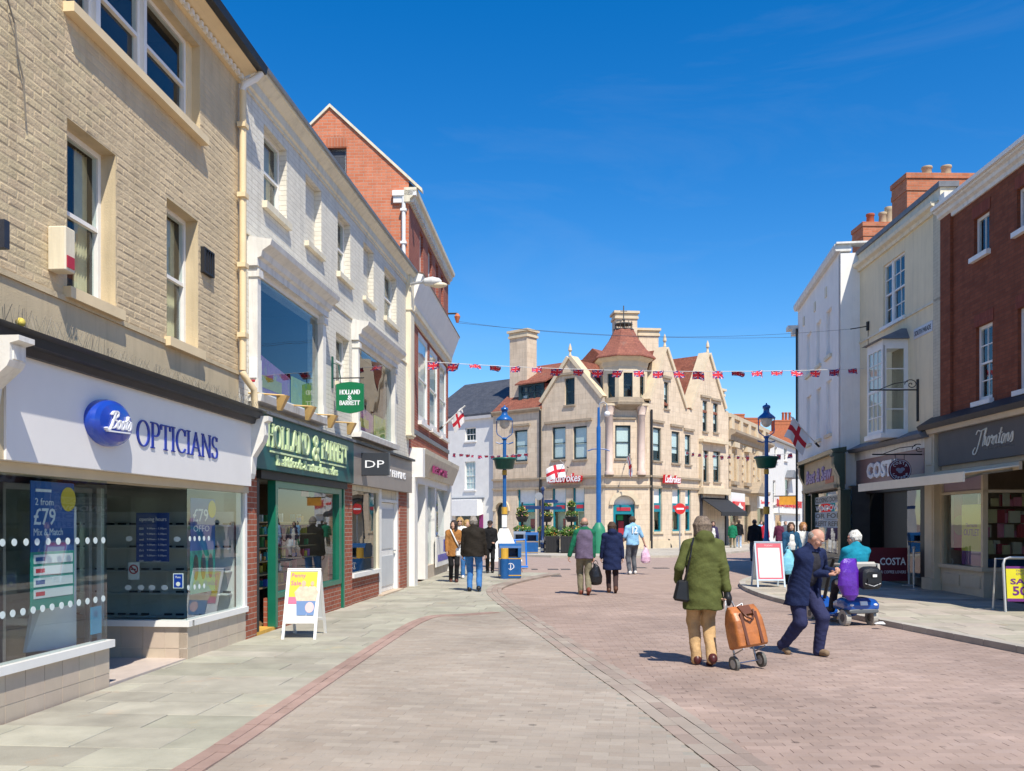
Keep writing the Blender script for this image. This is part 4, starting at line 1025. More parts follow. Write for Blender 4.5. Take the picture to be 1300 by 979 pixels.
bay(FB, B, bay1, .12, .16, '', None); bay(FB, B, bay2, .1, .12, '', None)
ppink = M('poster_pink', (.6, .18, .38), .5, .2, 8, stain=((.7, .62, .12), 5, .5)); plime = M('poster_lime', (.55, .6, .08), .5, .2, 8, stain=((.1, .4, .45), 4, .55))
for i, (bq, lab) in enumerate(((bay1, 'bright pink and lime window poster leaning in the larger first floor bay'), (bay2, 'colourful window poster in the smaller first floor bay'))):
    s0, s1, z0, z1 = bq; h = (z1 - z0)
    t = thing('window_poster', lab, 'poster', FB.W((s0 + s1) / 2, -.1, z0))
    build(MB().prism(FB, [(s0 + .14, z0 + .05), (s0 + (s1 - s0) * .62, z0 + .05), (s0 + (s1 - s0) * .62, z0 + h * .3), (s0 + .14, z0 + h * .42)], -.12, -.1), 'sheet', ppink, t)
    build(MB().box(FB, s0 + (s1 - s0) * .64, s1 - .18, -.1, -.08, z0 + .05, z0 + h * .32), 'sheet', plime, t)
    build(MB().box(FB, s0 + .3, s0 + (s1 - s0) * .5, -.099, -.095, z0 + h * .12, z0 + h * .22), 'print', pyel, t)
# alarm on the boundary
q = FB.hit(320, 486, .05); q1 = FB.hit(328, 458, .05)
t = thing('alarm_box', 'slim white alarm box with a red foot beside the larger bay window', 'alarm box', FB.W(q[0], 0, q[1]))
build(MB().box(FB, q[0], q[0] + .2, 0, .11, q[1] + .06, q1[1]), 'casing', white, t, bevel=.01); build(MB().box(FB, q[0] + .01, q[0] + .19, .005, .1, q[1], q[1] + .058), 'red_base', red, t, bevel=.02)
# health food fascia
teal = M('fascia_green', (.003, .085, .088), .4, .08, 2, spec=.3)
h0, h1 = .14, FB.S(449, .15); hz0, hz1 = FB.Z(390, 604, .15), FB.Z(390, 543, .15)
build(MB().box(FB, h0, h1, -.05, .15, hz0, hz1), 'fascia', teal, B)
lm = M('letter_mint', (.62, .75, .42), .4, .05); gd = M('letter_edge', (.10, .22, .07), .5, .1)
lz0, lz1 = hz0 + (hz1 - hz0) * .42, hz0 + (hz1 - hz0) * .86
hs0, hs1 = FB.S(339, .16), FB.S(441, .16)
text_w = hs1 - hs0
serif(FB, B, 'HOLLAND', hs0, hs0 + text_w * .46, lz0, lz1, lm, .15, .025, wx=.17, wy=.07)
serif(FB, B, '&', hs0 + text_w * .5, hs0 + text_w * .585, lz0 - .06, lz1 + .02, lm, .15, .025, wx=.17, wy=.07)
serif(FB, B, 'BARRETT', hs0 + text_w * .62, hs1, lz0, lz1, lm, .15, .025, wx=.17, wy=.07)
pieces(MB().box(FB, hs0 + .12, hs0 + text_w * .49, .15, .17, lz0 - .07, lz0 - .045).box(FB, hs0 + text_w * .6, hs1 - .1, .15, .17, lz0 - .07, lz0 - .045), 'underline', lm, B)
text(FB, B, 'healthfoods & natural remedies', FB.S(351, .16), FB.S(428, .16), hz0 + (hz1 - hz0) * .10, hz0 + (hz1 - hz0) * .3, lm, .15, .03, bold=.012)
build(MB().box(FB, h0, h1, .0, .2, hz1, hz1 + .04), 'fascia_capping', lead, B)
brass = M('aged_brass', (.55, .36, .14), .4, .12, 8, metal=.35)
for i, x in enumerate((360, 395, 423, 447)):
    s = FB.S(x, .4); z = hz1 + .25
    t = thing('sign_floodlight', 'brass floodlight over the green fascia, %s' % ('leftmost of four', 'second of four from the left', 'third of four from the left', 'rightmost of four')[i], 'light fitting', FB.W(s, .1, z), 'floodlights over the green fascia')
    build(MB().tube([FB.W(s - .3, .02, z), FB.W(s - .02, .42, z)], .013, 6), 'arm', brass, t)
    build(MB().hexa([FB.W(s - .04, .32, z - .2), FB.W(s + .04, .32, z - .2), FB.W(s + .04, .37, z - .2), FB.W(s - .04, .37, z - .2)], [FB.W(s - .06, .32, z), FB.W(s + .06, .32, z), FB.W(s + .06, .47, z), FB.W(s - .06, .47, z)]), 'lamp_hood', brass, t)
# hanging sign
FS = Fac(FB.W(FB.S(421), 0, 0)[:2], FB.n)
d_ = FS.o[1]; hx0, hx1 = FS.S(427), FS.S(462); z0, z1 = FS.Z(445, 525), FS.Z(445, 485)
t = thing('hanging_sign', 'green shield shaped sign hanging over the pavement from an iron bracket', 'sign', FS.W(0, 0, z1))
sgreen = M('sign_green', (.006, .16, .06), .35, .05, 3, spec=.5)
w = hx1 - hx0; pts = [(hx0, z0 + .06), (hx0 + w * .25, z0 + .02), (hx0 + w * .5, z0), (hx0 + w * .75, z0 + .02), (hx1, z0 + .06), (hx1, z1 - .04), (hx0 + w * .75, z1 - .01), (hx0 + w * .5, z1), (hx0 + w * .25, z1 - .01), (hx0, z1 - .04)]
brd = build(MB().prism(FS, pts, -.02, .02), 'board', sgreen, t)
hh = z1 - z0
serif(FS, brd, 'HOLLAND', hx0 + w * .13, hx1 - w * .13, z0 + hh * .6, z0 + hh * .75, lw, .02, .004, wx=.22, wy=.1); serif(FS, brd, '&', hx0 + w * .42, hx0 + w * .58, z0 + hh * .43, z0 + hh * .57, lw, .02, .004, wx=.22, wy=.1); serif(FS, brd, 'BARRETT', hx0 + w * .13, hx1 - w * .13, z0 + hh * .26, z0 + hh * .41, lw, .02, .004, wx=.22, wy=.1)
build(MB().tube([FS.W(0, 0, z1 + .07), FS.W(hx1, 0, z1 + .07)], .012, 6), 'bracket_bar', black, t); build(MB().tube([FS.W(0, 0, z1 + .35), FS.W(.12, 0, z1 + .3), FS.W(.16, 0, z1 + .07)], .01, 6).box(FB, FB.S(421) - .02, FB.S(421) + .02, 0, .03, z1 - .1, z1 + .45), 'wall_plate', M('dark_green_iron', (.01, .08, .06), .5), t)
for a in (.15, .85): build(MB().tube([FS.W(hx0 + w * a, 0, z1 - .02), FS.W(hx0 + w * a, 0, z1 + .07)], .006, 5), 'hanger', black, t)
# health food shop front
dgreen = M('shopfront_green', (.01, .15, .09), .35, .1, 4, coat=.2)
zg = hz0 - .12; r1 = FB.S(437); x0 = sP1 - FA.S(303) + .02 if False else FB.S(327)
build(MB().box(FB, FB.S(326.5), r1, -.1, .06, zg, hz0 - .003), 'shutter_box', black, B)
g0, g1 = FB.S(352), FB.S(433)
fr_ = MB()
fr_.box(FB, FB.S(350), g0 + .03, -.12, .0, .08, zg); fr_.box(FB, g1 - .12, g1 + .06, -.12, .0, .5, zg); fr_.box(FB, g0 + .03, g1 - .12, -.12, .0, zg - .1, zg); fr_.box(FB, g0 + .03, g1 - .12, -.12, .0, .5, .58)
build(fr_, 'shop_window_frame', dgreen, B)
build(MB().box(FB, g1 + .1, g1 + .17, -.05, .02, .05, zg), 'corner_post', dgreen, B)
build(MB().box(FB, g0 - .02, g1 + .06, -.2, -.02, -.02, .5), 'stall_riser', red_brick, B, F=FB)
build(MB().box(FB, g0 + .03, g1 - .12, -.07, -.062, .58, zg - .1), 'shop_pane', shopglass, B)
build(MB().box(FB, r1 - .02, FB.S(446.5), -.3, .01, -.02, hz0), 'brick_pier', red_brick, B, F=FB)
build(MB().box(FB, FB.S(326.5), g0, -1.2, -.02, -.02, .09), 'threshold', M('yellow_step', (.62, .36, .07), .7, .2, 8), B)
dd = MB().box(FB, FB.S(327.5), FB.S(331), -.3, -.02, .09, zg)
build(dd, 'door_jamb', black, B)
FD = Fac(FB.W(FB.S(335), -.35, 0)[:2], (FB.n[0] * .5 + FB.u[0] * .86, FB.n[1] * .5 + FB.u[1] * .86))
door = build(MB().box(FB, FB.S(333), g0 - .08, -1.15, -1.1, .1, .75), 'door', M('door_tan', (.45, .27, .1), .5, .15), B)
build(MB().box(FB, FB.S(333), g0 - .08, -1.14, -1.12, .76, zg - .1), 'pane', shopglass, door)
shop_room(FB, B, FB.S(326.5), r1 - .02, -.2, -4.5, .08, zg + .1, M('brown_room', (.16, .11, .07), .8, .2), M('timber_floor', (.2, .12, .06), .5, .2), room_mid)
for k in range(6):
    build(MB().box(FB, g0 + .1, g1 - .2, -.75, -.4, .6 + k * .2, .62 + k * .2), 'display_shelf', M('pine_shelf', (.35, .22, .1), .6, .15), B)
stock(FB, g0 + .1, g1 - .25, -.42, .6, 1.9, 150, 'crowd of coloured health food packets and bottles on shelves behind the green framed window', BR, 3, .3, (.05, .13), [.62 + .2 * k for k in range(6)])
stock(FB, FB.S(334), g0 - .1, -1.16, .8, 1.9, 34, 'coloured leaflets and packets stuck behind the glass of the health food door', BR, 5, .03, (.08, .2))
q = FB.hit(384, 634, -.1)
tag(build(MB().box(FB, FB.S(383, -.1), FB.S(392, -.1), -.11, -.1, FB.Z(384, 630, -.1), FB.Z(384, 616, -.1)), 'window_notice', red, org=FB.W(q[0], -.1, q[1])), 'small red notice hanging high in the health food window', 'notice')
# clothes shop
taupe = M('fascia_taupe', (.27, .235, .21), .45, .06, 2)
f1 = FB.S(523, .12); zz0, zz1 = FB.Z(485, 620, .12), FB.Z(485, 574, .12)
build(MB().box(FB, h1 + .01, f1, -.05, .12, zz0, zz1), 'fascia', taupe, B)
build(MB().box(FB, h1 + .01, f1 + .02, -.05, .2, zz1, zz1 + .05), 'fascia_capping', black, B)
text(FB, B, 'DOROTHY PERKINS', FB.S(470, .13), FB.S(515, .13), FB.Z(500, 606, .13), FB.Z(500, 597, .13), lw, .12, .015, bold=.01)
FS2 = Fac(FB.W(FB.S(452), .12, 0)[:2], FB.n); e0, e1 = FS2.S(459), FS2.S(494.5); z0, z1 = FS2.Z(475, 604), FS2.Z(475, 575)
t = thing('projecting_sign', 'dark grey projecting box sign with white letters DP', 'sign', FS2.W(0, 0, z0))
build(MB().box(FS2, e0, e1, -.06, .06, z0, z1), 'box', M('sign_charcoal', (.045, .05, .06), .35, .05), t, bevel=.008); build(MB().box(FS2, 0, e0, -.02, .02, z1 - .12, z1 - .08).box(FS2, 0, e0, -.02, .02, z0 + .08, z0 + .12), 'bracket', black, t)
text(FS2, t, 'DP', e0 + (e1 - e0) * .16, e0 + (e1 - e0) * .84, z0 + (z1 - z0) * .34, z0 + (z1 - z0) * .66, lw, .06, .006)
c0, c1 = FB.S(446.5), FB.S(481); zd = FB.Z(446, 731); zg = zz0
build(MB().box(FB, c0, c1 + .1, -.2, -.02, -.02, zd - .05), 'stall_riser', red_brick, B, F=FB)
build(MB().box(FB, c0, c1 + .05, -.15, .05, zd - .05, zd + .03), 'sill', wsill, B)
build(MB().box(FB, c0, c0 + .04, -.1, .0, zd + .03, zg).box(FB, c1 - .05, c1 + .05, -.1, .0, zd + .03, zg).box(FB, c0 + .04, c1 - .05, -.1, 0, zg - .1, zg), 'shop_window_frame', cream_pale, B)
build(MB().box(FB, c0 + .04, c1 - .05, -.06, -.052, zd + .03, zg - .1), 'shop_pane', GLASS('mirror_glass', (.6, .65, .65), 1.75), B)
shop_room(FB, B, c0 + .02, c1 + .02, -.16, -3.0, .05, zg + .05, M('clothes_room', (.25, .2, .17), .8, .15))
k0, k1 = FB.S(485), FB.S(506); zk = FB.Z(486, 637)
dr = MB().box(FB, c1 + .06, k0 + .05, -.12, -.02, .05, zg).box(FB, k1 - .05, k1 + .08, -.12, -.02, .05, zg).box(FB, k0 + .05, k1 - .05, -.12, -.02, zk, zk + .06)
pieces(dr, 'door_frame', white, B)
do = build(MB().box(FB, k0 + .06, k1 - .06, -.16, -.1, .08, zk - .01), 'door', white, B)
build(MB().box(FB, k0 + .14, k1 - .14, -.099, -.085, .2, zk * .42).box(FB, k0 + .14, k1 - .14, -.099, -.085, zk * .5, zk - .15), 'panel', M('door_grey', (.55, .57, .58), .5, .05), do); build(MB().box(FB, k1 - .16, k1 - .1, -.099, -.04, .95, .98), 'handle', steel, do)
build(MB().box(FB, k0 + .05, k1 - .05, -.1, -.05, zk + .06, zg - .003), 'transom_panel', cream_pale, B)
build(MB().box(FB, c1, k1 + .1, -.4, .1, -.02, .075), 'threshold', M('stone_step', (.5, .4, .3), .8, .1), B)
build(MB().box(FB, k1 + .081, FB.S(516), -.3, .01, -.02, zg), 'brick_pier', red_brick, B, F=FB)
build(MB().box(FB, FB.S(516) + .01, b1 + .1, -.3, .0, -.02, zg + .2), 'pilaster', M('grey_stone', (.5, .46, .4), .8, .1, bump=.2), B)
# square cream pipe shaft and street light between the two buildings
ps = build(MB().box(FB, FB.S(515.5), FB.S(515.5) + .42, -.02, .12, FB.Z(516, 556), FB.Z(516, 350)), 'pilaster', cream_pale, B, bevel=.02)
for y in (392, 551): build(MB().box(FB, FB.S(515.5) - .03, FB.S(515.5) + .45, .0, .15, FB.Z(516, y) - .04, FB.Z(516, y)), 'moulding', cream_pale, ps)
sl0 = FB.W(FB.S(520, .1), .12, FB.Z(520, 361, .1)); FSL = Fac(sl0[:2], FB.n)
t = thing('street_light', 'pale grey street light reaching out from the wall between the white and red brick buildings', 'street light', sl0)
zl = FSL.Z(545, 360); q1 = FSL.S(561)
build(MB().tube([sl0, FSL.W(.2, 0, zl + .03), FSL.W(.35, 0, zl + .04)], .035, 8), 'arm', steel, t, smooth=True)
hd = MB(); n = 14
for i in range(n):
    pass
pr = [(.30, .05, .04), (.36, .11, .09), (.55, .15, .12), (q1 - .2, .15, .11), (q1 - .06, .1, .08), (q1, .02, .02)]
rings = [[FSL.W(a, ww * math.cos(2 * math.pi * j / 14), zl + .04 + hh_ * math.sin(2 * math.pi * j / 14)) for j in range(14)] for a, ww, hh_ in pr]
for i in range(len(rings) - 1): hd.add(rings[i] + rings[i + 1], [(j, (j + 1) % 14, (j + 1) % 14 + 14, j + 14) for j in range(14)])
build(hd, 'lamp_head', M('lamp_grey', (.62, .62, .60), .45, .05), t, smooth=True)
build(MB().ball(FSL.W((q1 + .4) / 2 + .1, 0, zl - .04), .22, .1, .07), 'bowl', M('lamp_bowl', (.7, .6, .42), .3, .05), t, smooth=True)

# ------------------------------------------------------------------ red brick gabled building
Cb = thing('shop_building', 'red brick building with a tall gable and white coved canopy over its first floor windows', 'building', FC.W(0, 0, 0))
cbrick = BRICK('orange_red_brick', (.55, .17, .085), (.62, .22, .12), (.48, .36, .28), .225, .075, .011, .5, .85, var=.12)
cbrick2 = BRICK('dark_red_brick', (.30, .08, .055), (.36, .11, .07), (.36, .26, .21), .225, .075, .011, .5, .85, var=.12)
c1 = FC.S(569); ze = FC.Z(533, 262) - .15; cw0, cw1 = FC.S(531), FC.S(567.5)
ul = [(FC.S(533), FC.S(537.5)), (FC.S(543.5), FC.S(548.5)), (FC.S(553), FC.S(556.5)), (FC.S(560), FC.S(563))]
uz = (FC.Z(533, 352), FC.Z(533, 292))
f3 = [(FC.S(531), FC.S(543.5)), (FC.S(545.5), FC.S(556)), (FC.S(558), FC.S(567))]; fz = (FC.Z(531, 534), FC.Z(531, 420))
shz = FC.Z(545, 575); 
b = MB().wall(FC, rect(0, c1, shz - .3, ze), [rect(p, q, *uz) for p, q in ul] + [rect(p, q, *fz) for p, q in f3], depth=.12)
b.box(FC, c1 - .1, c1, -6, -.13, 0, ze); b.box(FC, 0, c1, -6.1, -6, 0, ze)
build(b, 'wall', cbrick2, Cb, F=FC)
for p, q in ul: window(FC, Cb, p, q, *uz, o=-.08, fw=.06, sill=white)
for p, q in f3: window(FC, Cb, p, q, *fz, o=-.02, fw=.14, cur=True, sill=white, silld=.1)
FG = Fac(FC.W(0, 0, 0)[:2], FC.n)
zap = FG.Z(419, 137); sap = FG.S(419); zev = FG.Z(500, 247) ; sl = FG.S(534)
zr = FG.Z(530, 243) + .03
slope = (zap - zr) / (sl - sap)
zl_ = zr
gw = (FG.S(415), FG.S(440), FG.Z(440, 240), FG.Z(440, 187))
gb = MB().wall(FG, [(2 * sap, 0), (.0, 0), (.0, zr + slope * sl), (sap, zap), (2 * sap, zr + slope * sl)], [rect(*gw)], depth=.12)
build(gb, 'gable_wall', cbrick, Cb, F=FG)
window(FG, Cb, *gw, o=-.1, fw=.06, mid=.45)
build(MB().prism(FG, arch(gw[0] - .02, gw[1] + .02, gw[3] + .02, gw[3] + .3, .12), -.02, .006), 'brick_arch', BRICK('arch_brick', (.45, .14, .07), (.5, .17, .09), (.45, .33, .26), .075, .3, .01, .4), Cb, F=FG)
build(MB().prism(FG, [(sl + .04, zr - .05), (sl + .04, zr + .03), (sap, zap + .09), (2 * sap - sl, zr + .03), (2 * sap - sl, zr - .02), (sap, zap + .01)], -.15, .05), 'verge', cream_pale, Cb)
rf = MB(); dps = FC.S(569)
rf.along(FC, [(.18, ze + .02), (sap, zap + .06), (2 * sap - .3, zr), (2 * sap - .3, zr - .1), (.18, ze + .0)], .1, c1 + .2)
build(rf, 'roof', slate, Cb, F=FC)
cornice(FC, Cb, -.12, c1 + .15, ze, [(-.1, -.36), (.04, -.36), (.05, -.28), (.12, -.22), (.13, -.14), (.2, -.1), (.21, -.01), (-.1, -.01)], cream_pale)
d = MB(); s = 0
while s < c1: d.box(FC, s, s + .09, .05, .12, ze - .33, ze - .23); s += .2
build(d, 'dentil_course', white_old, Cb, kind='stuff')
build(MB().box(FG, FG.S(500), FG.S(520), -.02, .08, zr - .32, zr - .16).box(FG, FG.S(499), .2, -.02, .12, zr - .16, zr - .03), 'eaves_return', white, Cb)
pipe(FG, Cb, FG.S(513), .06, FG.Z(513, 330), zr - .1, .05, white, rings=2)
zc0, zc1 = FC.Z(527, 396), FC.Z(527, 361)
build(MB().along(FC, [(.0, zc0), (.09, zc0), (.12, zc0 + .1), (.33, zc1 - .03), (.35, zc1), (0, zc1 + .1)], .05, c1 + .25), 'coved_canopy', white, Cb)
build(MB().along(FC, [(.0, zc1 + .1), (.36, zc1), (.36, zc1 + .04), (0, zc1 + .14)], .05, c1 + .25), 'canopy_flashing', M('brown_flashing', (.14, .1, .07), .7, .1), Cb)
build(MB().along(FC, [(.0, zc0 - .32), (.05, zc0 - .32), (.07, zc0 - .16), (.12, zc0 - .14), (.14, zc0 - .02), (.0, zc0 - .02)], .2, c1), 'moulding', cream_pale, Cb)
build(MB().box(FC, 0, c1, -.01, .04, fz[0] - .42, fz[0] - .30), 'string_course', lead, Cb)
# its shop
sz1, sz0 = FC.Z(530, 566, .3), FC.Z(530, 604, .3)
build(MB().box(FC, .1, .1 + .35, -.05, .33, sz0, sz1), 'fascia_end', white, Cb)
build(MB().along(FC, [(-.05, sz0 + .1), (.12, sz0 + .1), (.32, sz1 - .1), (.34, sz1 + .02), (-.05, sz1 + .06)], .46, c1 + .25), 'fascia', cream_pale, Cb)
FCs = FC.shift(0, .24, 0)
text(FCs, Cb, 'BEST ONE', FCs.S(549), FCs.S(566), sz0 + .22, sz0 + .42, M('letter_plum', (.25, .03, .12), .5), .0, .06)
build(MB().box(FC, .02, .5, -.3, .14, -.02, sz0), 'pilaster', white, Cb); pieces(MB().box(FC, .5, .6, -.3, .02, .5, sz0 + .1).box(FC, FC.S(540), FC.S(543), -.3, 0, .05, sz0 + .1).box(FC, FC.S(552), FC.S(554), -.3, 0, .4, sz0 + .1).box(FC, FC.S(568), c1 + .1, -.3, .1, 0, sz0 + .1), 'shopfront_post', white, Cb)
build(MB().box(FC, .6, c1, -.3, .02, sz0 - .1, sz0 + .1), 'shopfront_rail', white, Cb)
build(MB().box(FC, FC.S(543), c1, -.2, -.01, -.02, .4), 'stall_riser', M('pale_stone', (.55, .47, .38), .8, .1, bump=.15), Cb)
build(MB().box(FC, FC.S(543), c1, -.12, -.11, .4, sz0 - .1), 'shop_pane', shopglass, Cb)
shop_room(FC, Cb, .6, c1, -.3, -4, .05, sz0, room_mid)
q0, q1 = FC.hit(552, 718, .02), FC.hit(569, 680, .02)
t = thing('window_board', 'white framed board with blue pictures standing below the cream canopy shop', 'board', FC.W(q0[0], .05, q0[1]))
build(MB().box(FC, q0[0], q1[0], .03, .07, .3, q1[1]), 'frame', white, t)
pv = M('poster_violet', (.05, .06, .42), .4, .3, 6, stain=((.3, .15, .5), 5, .5))
mid_ = (q0[0] + q1[0]) / 2
build(MB().box(FC, q0[0] + .3, q1[0] - .2, .071, .076, .45, q1[1] * .55), 'picture', pv, t); build(MB().box(FC, mid_, q1[0] - .2, .071, .076, q1[1] * .6, q1[1] - .1), 'picture', pv, t)
t = thing('wall_lantern', 'small terracotta bracket lantern at the far corner of the red brick building', 'lantern', FC.W(c1, .1, FC.Z(569, 415)))
zz = FC.Z(572, 415); build(MB().tube([FC.W(c1, .0, zz + .3), FC.W(c1, .3, zz + .3)], .03, 6), 'arm', black, t); build(MB().lathe(*FC.W(c1, .3, 0)[:2], [(.04, zz), (.1, zz + .2), (.04, zz + .3)], 8), 'shade', M('terracotta', (.5, .16, .07), .7), t)

# ------------------------------------------------------------------ far side: stone corner building with turret
P1 = G(768, 698.7)
EL = Fac(P1, (1370, -1170)); EC = Fac(P1, (1.0, .08)); cwid = EC.S(824); P2 = EC.W(cwid, 0, 0)[:2]
ER = Fac(P2, (1000, 1170))
E = thing('stone_corner_building', 'pale stone corner building with an octagonal turret, gables and a red betting shop sign', 'building', EC.W(cwid / 2, 0, 0))
stone = BRICK('ashlar_stone', (.64, .515, .38), (.71, .58, .435), (.52, .415, .30), .62, .30, .012, .35, .85, stain=((.46, .36, .25), 1.1, .58), var=.12, streak=.3)
stone_dk = M('weathered_stone', (.36, .29, .21), .85, .15, 3, bump=.2, bscale=25, stain=((.2, .17, .13), 2.5, .55))
stone_lt = M('dressed_stone', (.64, .53, .375), .85, .1, 2.5, bump=.15, bscale=25, stain=((.42, .34, .25), 2.0, .6))
pinkcol = M('pink_stone', (.60, .47, .40), .7, .1, 3, bump=.1)
navyf = M('dark_window_frame', (.02, .045, .055), .5, .1); tealf = M('teal_shopfront', (.01, .20, .26), .4, .08)
zb0, zb1 = EC.Z(790, 616), EC.Z(790, 603)        # the two string courses
zel = EL.Z(660, 524); zer = ER.Z(870, 519)
def hz(F, x0, x1, yt, yb): 
    xm = (x0 + x1) / 2
    return (F.S(x0), F.S(x1), F.Z(xm, yb), F.Z(xm, yt))
# left face
lw_first = [hz(EL, 653, 669.5, 546, 586), hz(EL, 701, 718, 542, 583), hz(EL, 727.6, 745, 541, 583)]
lg = hz(EL, 717, 729.5, 480, 514)
l_gr = [hz(EL, 657, 679.5, 621, 675), hz(EL, 701, 718.5, 620, 675), hz(EL, 727, 742, 619, 675)]
l_door = arch(EL.S(629.5), EL.S(644), .1, EL.Z(637, 638), .55)
g0, gm, g1 = EL.S(688), EL.S(723), EL.S(762); gz = EL.Z(723, 455); gk = EL.Z(762, 505)
out = [(EL.S(626), 0), (0, 0), (0, gk), (g1, gk), (gm, gz), (g0, EL.Z(688, 512)), (g0, zel), (EL.S(626), zel)]
def cl(q, n=0): return rect(*q)
b = MB().wall(EL, out, [cl(q) for q in lw_first + [lg] + l_gr] + [l_door], depth=.2)
build(b, 'wall', stone, E, F=EL)
for q in lw_first: window(EL, E, *q, o=-.1, fm=navyf, fw=.09, cur=True, sill=stone_dk, silld=.1)
window(EL, E, *lg, o=-.12, fm=navyf, fw=.08, sill=stone_dk, dep=.35)
def bet_window(F, q):
    s0, s1, z0, z1 = q
    w = build(MB().box(F, s0, s0 + .1, -.2, -.1, z0, z1).box(F, s1 - .1, s1, -.2, -.1, z0, z1).box(F, s0 + .1, s1 - .1, -.2, -.1, z0, z0 + .1).box(F, s0 + .1, s1 - .1, -.2, -.1, z0 + (z1 - z0) * .46, z0 + (z1 - z0) * .66), 'shop_window', tealf, E)
    build(MB().box(F, s0 + .02, s1 - .02, -.19, -.16, z0 + (z1 - z0) * .66, z1), 'white_panel', white, w)
    build(MB().box(F, s0 + (s1 - s0) * .25, s1 - (s1 - s0) * .15, -.099, -.09, z0 + (z1 - z0) * .53, z0 + (z1 - z0) * .61), 'red_banner', red, w)
    build(MB().box(F, s0 + .1, s1 - .1, -.17, -.16, z0 + .1, z0 + (z1 - z0) * .46), 'pane', glass, w)
    build(MB().box(F, s0 + .1, s1 - .1, -.5, -.45, z0 + .05, z0 + (z1 - z0) * .46), 'display', M('pale_display', (.62, .60, .42), .8, .1), w)
    build(MB().box(F, s0 + (s1 - s0) * .5, s0 + (s1 - s0) * .78, -.44, -.42, z0 + .2, z0 + (z1 - z0) * .3), 'red_poster', red, w)
    build(MB().box(F, s0 - .1, s1 + .1, -.1, .1, z0 - .13, z0 - .003), 'sill', stone_lt, w)
for q in l_gr: bet_window(EL, q)
dd = build(MB().prism(EL, arch(EL.S(629.5) + .02, EL.S(644) - .02, .1, EL.Z(637, 638) - .02, .53), -.25, -.18), 'door', M('dark_green_door', (.02, .035, .03), .4), E)
for zz in (.4, 1.5): pieces(MB().box(EL, EL.S(631), EL.S(636), -.18, -.16, zz, zz + .8).box(EL, EL.S(637.5), EL.S(642.5), -.18, -.16, zz, zz + .8), 'panel', black, dd)
def archring(F, s0, s1, zs, r, th, o, mat, n=12):
    b = MB(); c = (s0 + s1) / 2; a = (s1 - s0) / 2
    pts = [(c + (a + th) * math.cos(math.pi * i / n), zs + (r + th) * math.sin(math.pi * i / n)) for i in range(n + 1)] + [(c + a * math.cos(math.pi * i / n), zs + r * math.sin(math.pi * i / n)) for i in range(n, -1, -1)]
    return build(b.prism(F, pts, -.05, o), 'arch_moulding', mat, E)
archring(EL, EL.S(629.5), EL.S(644), EL.Z(637, 638) - .55, .55, .22, .1, stone_lt)
# right face
r_first = [hz(ER, 829, 839.5, 543, 585), hz(ER, 852.6, 862.8, 548, 588), hz(ER, 869.5, 876.8, 552, 590)]
r_bay = [hz(ER, 893, 899.6, 572, 612), hz(ER, 905.6, 914.6, 573, 612)]
r_g1 = hz(ER, 843, 849, 485, 519); r_g2 = [hz(ER, 892, 898, 509, 548), hz(ER, 905.4, 911.4, 512, 549)]
r_gr = [hz(ER, 830, 840.5, 620, 675), hz(ER, 853.5, 864, 621, 674.5), hz(ER, 870, 877, 622, 674)]
rs = ER.S
g1z, g2z = ER.Z(845, 443), ER.Z(899.4, 450)
out = [(0, 0), (rs(925), 0), (rs(925), ER.Z(920, 522)), (rs(920), ER.Z(920, 520)), (rs(899.4), g2z), (rs(877), zer), (rs(870), zer), (rs(845), g1z), (rs(820), ER.Z(820, 508)), (0, ER.Z(824, 508))]
out = [p for i, p in enumerate(out)]
out[8] = (max(rs(820), .05), out[8][1])
b = MB().wall(ER, out, [cl(q) for q in r_first + r_bay + [r_g1] + r_g2 + r_gr], depth=.2)
build(b, 'wall', stone, E, F=ER)
for q in r_first + r_g2: window(ER, E, *q, o=-.1, dep=.35, fm=navyf, fw=.1, cur=.3, sill=stone_dk, silld=.1)
window(ER, E, *r_g1, o=-.12, fm=navyf, fw=.08, cur=.35, sill=stone_dk, dep=.35)
for q in r_bay: window(ER, E, *q, o=-.15, fm=navyf, fw=.1, cur=.4, sill=stone_dk)
for q in r_gr: bet_window(ER, q)
bz0, bz1 = ER.Z(904, 618), ER.Z(904, 563)
pieces(MB().box(ER, rs(887.5), rs(888.6), .001, .2, bz0, bz1).box(ER, rs(887), rs(920), .001, .35, bz1, bz1 + .18).box(ER, rs(886), rs(921), .001, .4, bz0 - .5, bz0 - .1), 'bay_moulding', stone_lt, E)
# chamfered corner with columns, window and door
c_first = hz(EC, 781, 800.5, 540, 582); c_door = arch(EC.S(778.5), EC.S(806), .1, EC.Z(792, 629), .55)
ztc = EC.Z(790, 516)
b = MB().wall(EC, rect(0, cwid, 0, ztc + .2), [rect(*c_first), c_door], depth=.25)
build(b, 'wall', stone, E, F=EC)
window(EC, E, *c_first, o=-.12, fm=navyf, fw=.1, cur=True, sill=stone_dk, silld=.12)
archring(EC, EC.S(778.5), EC.S(806), EC.Z(792, 629) - .55, .55, .25, .15, stone_lt)
dz = EC.Z(792, 641)
dr = MB().box(EC, EC.S(778.5), EC.S(782), -.25, -.15, .1, dz).box(EC, EC.S(802.5), EC.S(806), -.25, -.15, .1, dz).box(EC, EC.S(782), EC.S(802.5), -.25, -.15, dz - .55, dz)
do = build(dr, 'shop_door', tealf, E)
build(MB().box(EC, EC.S(783.5), EC.S(801), -.148, -.12, dz - .35, dz - .15), 'red_banner', red, do); build(MB().box(EC, EC.S(779), EC.S(805.5), -.3, -.24, dz, EC.Z(792, 630)), 'fanlight', white, do)
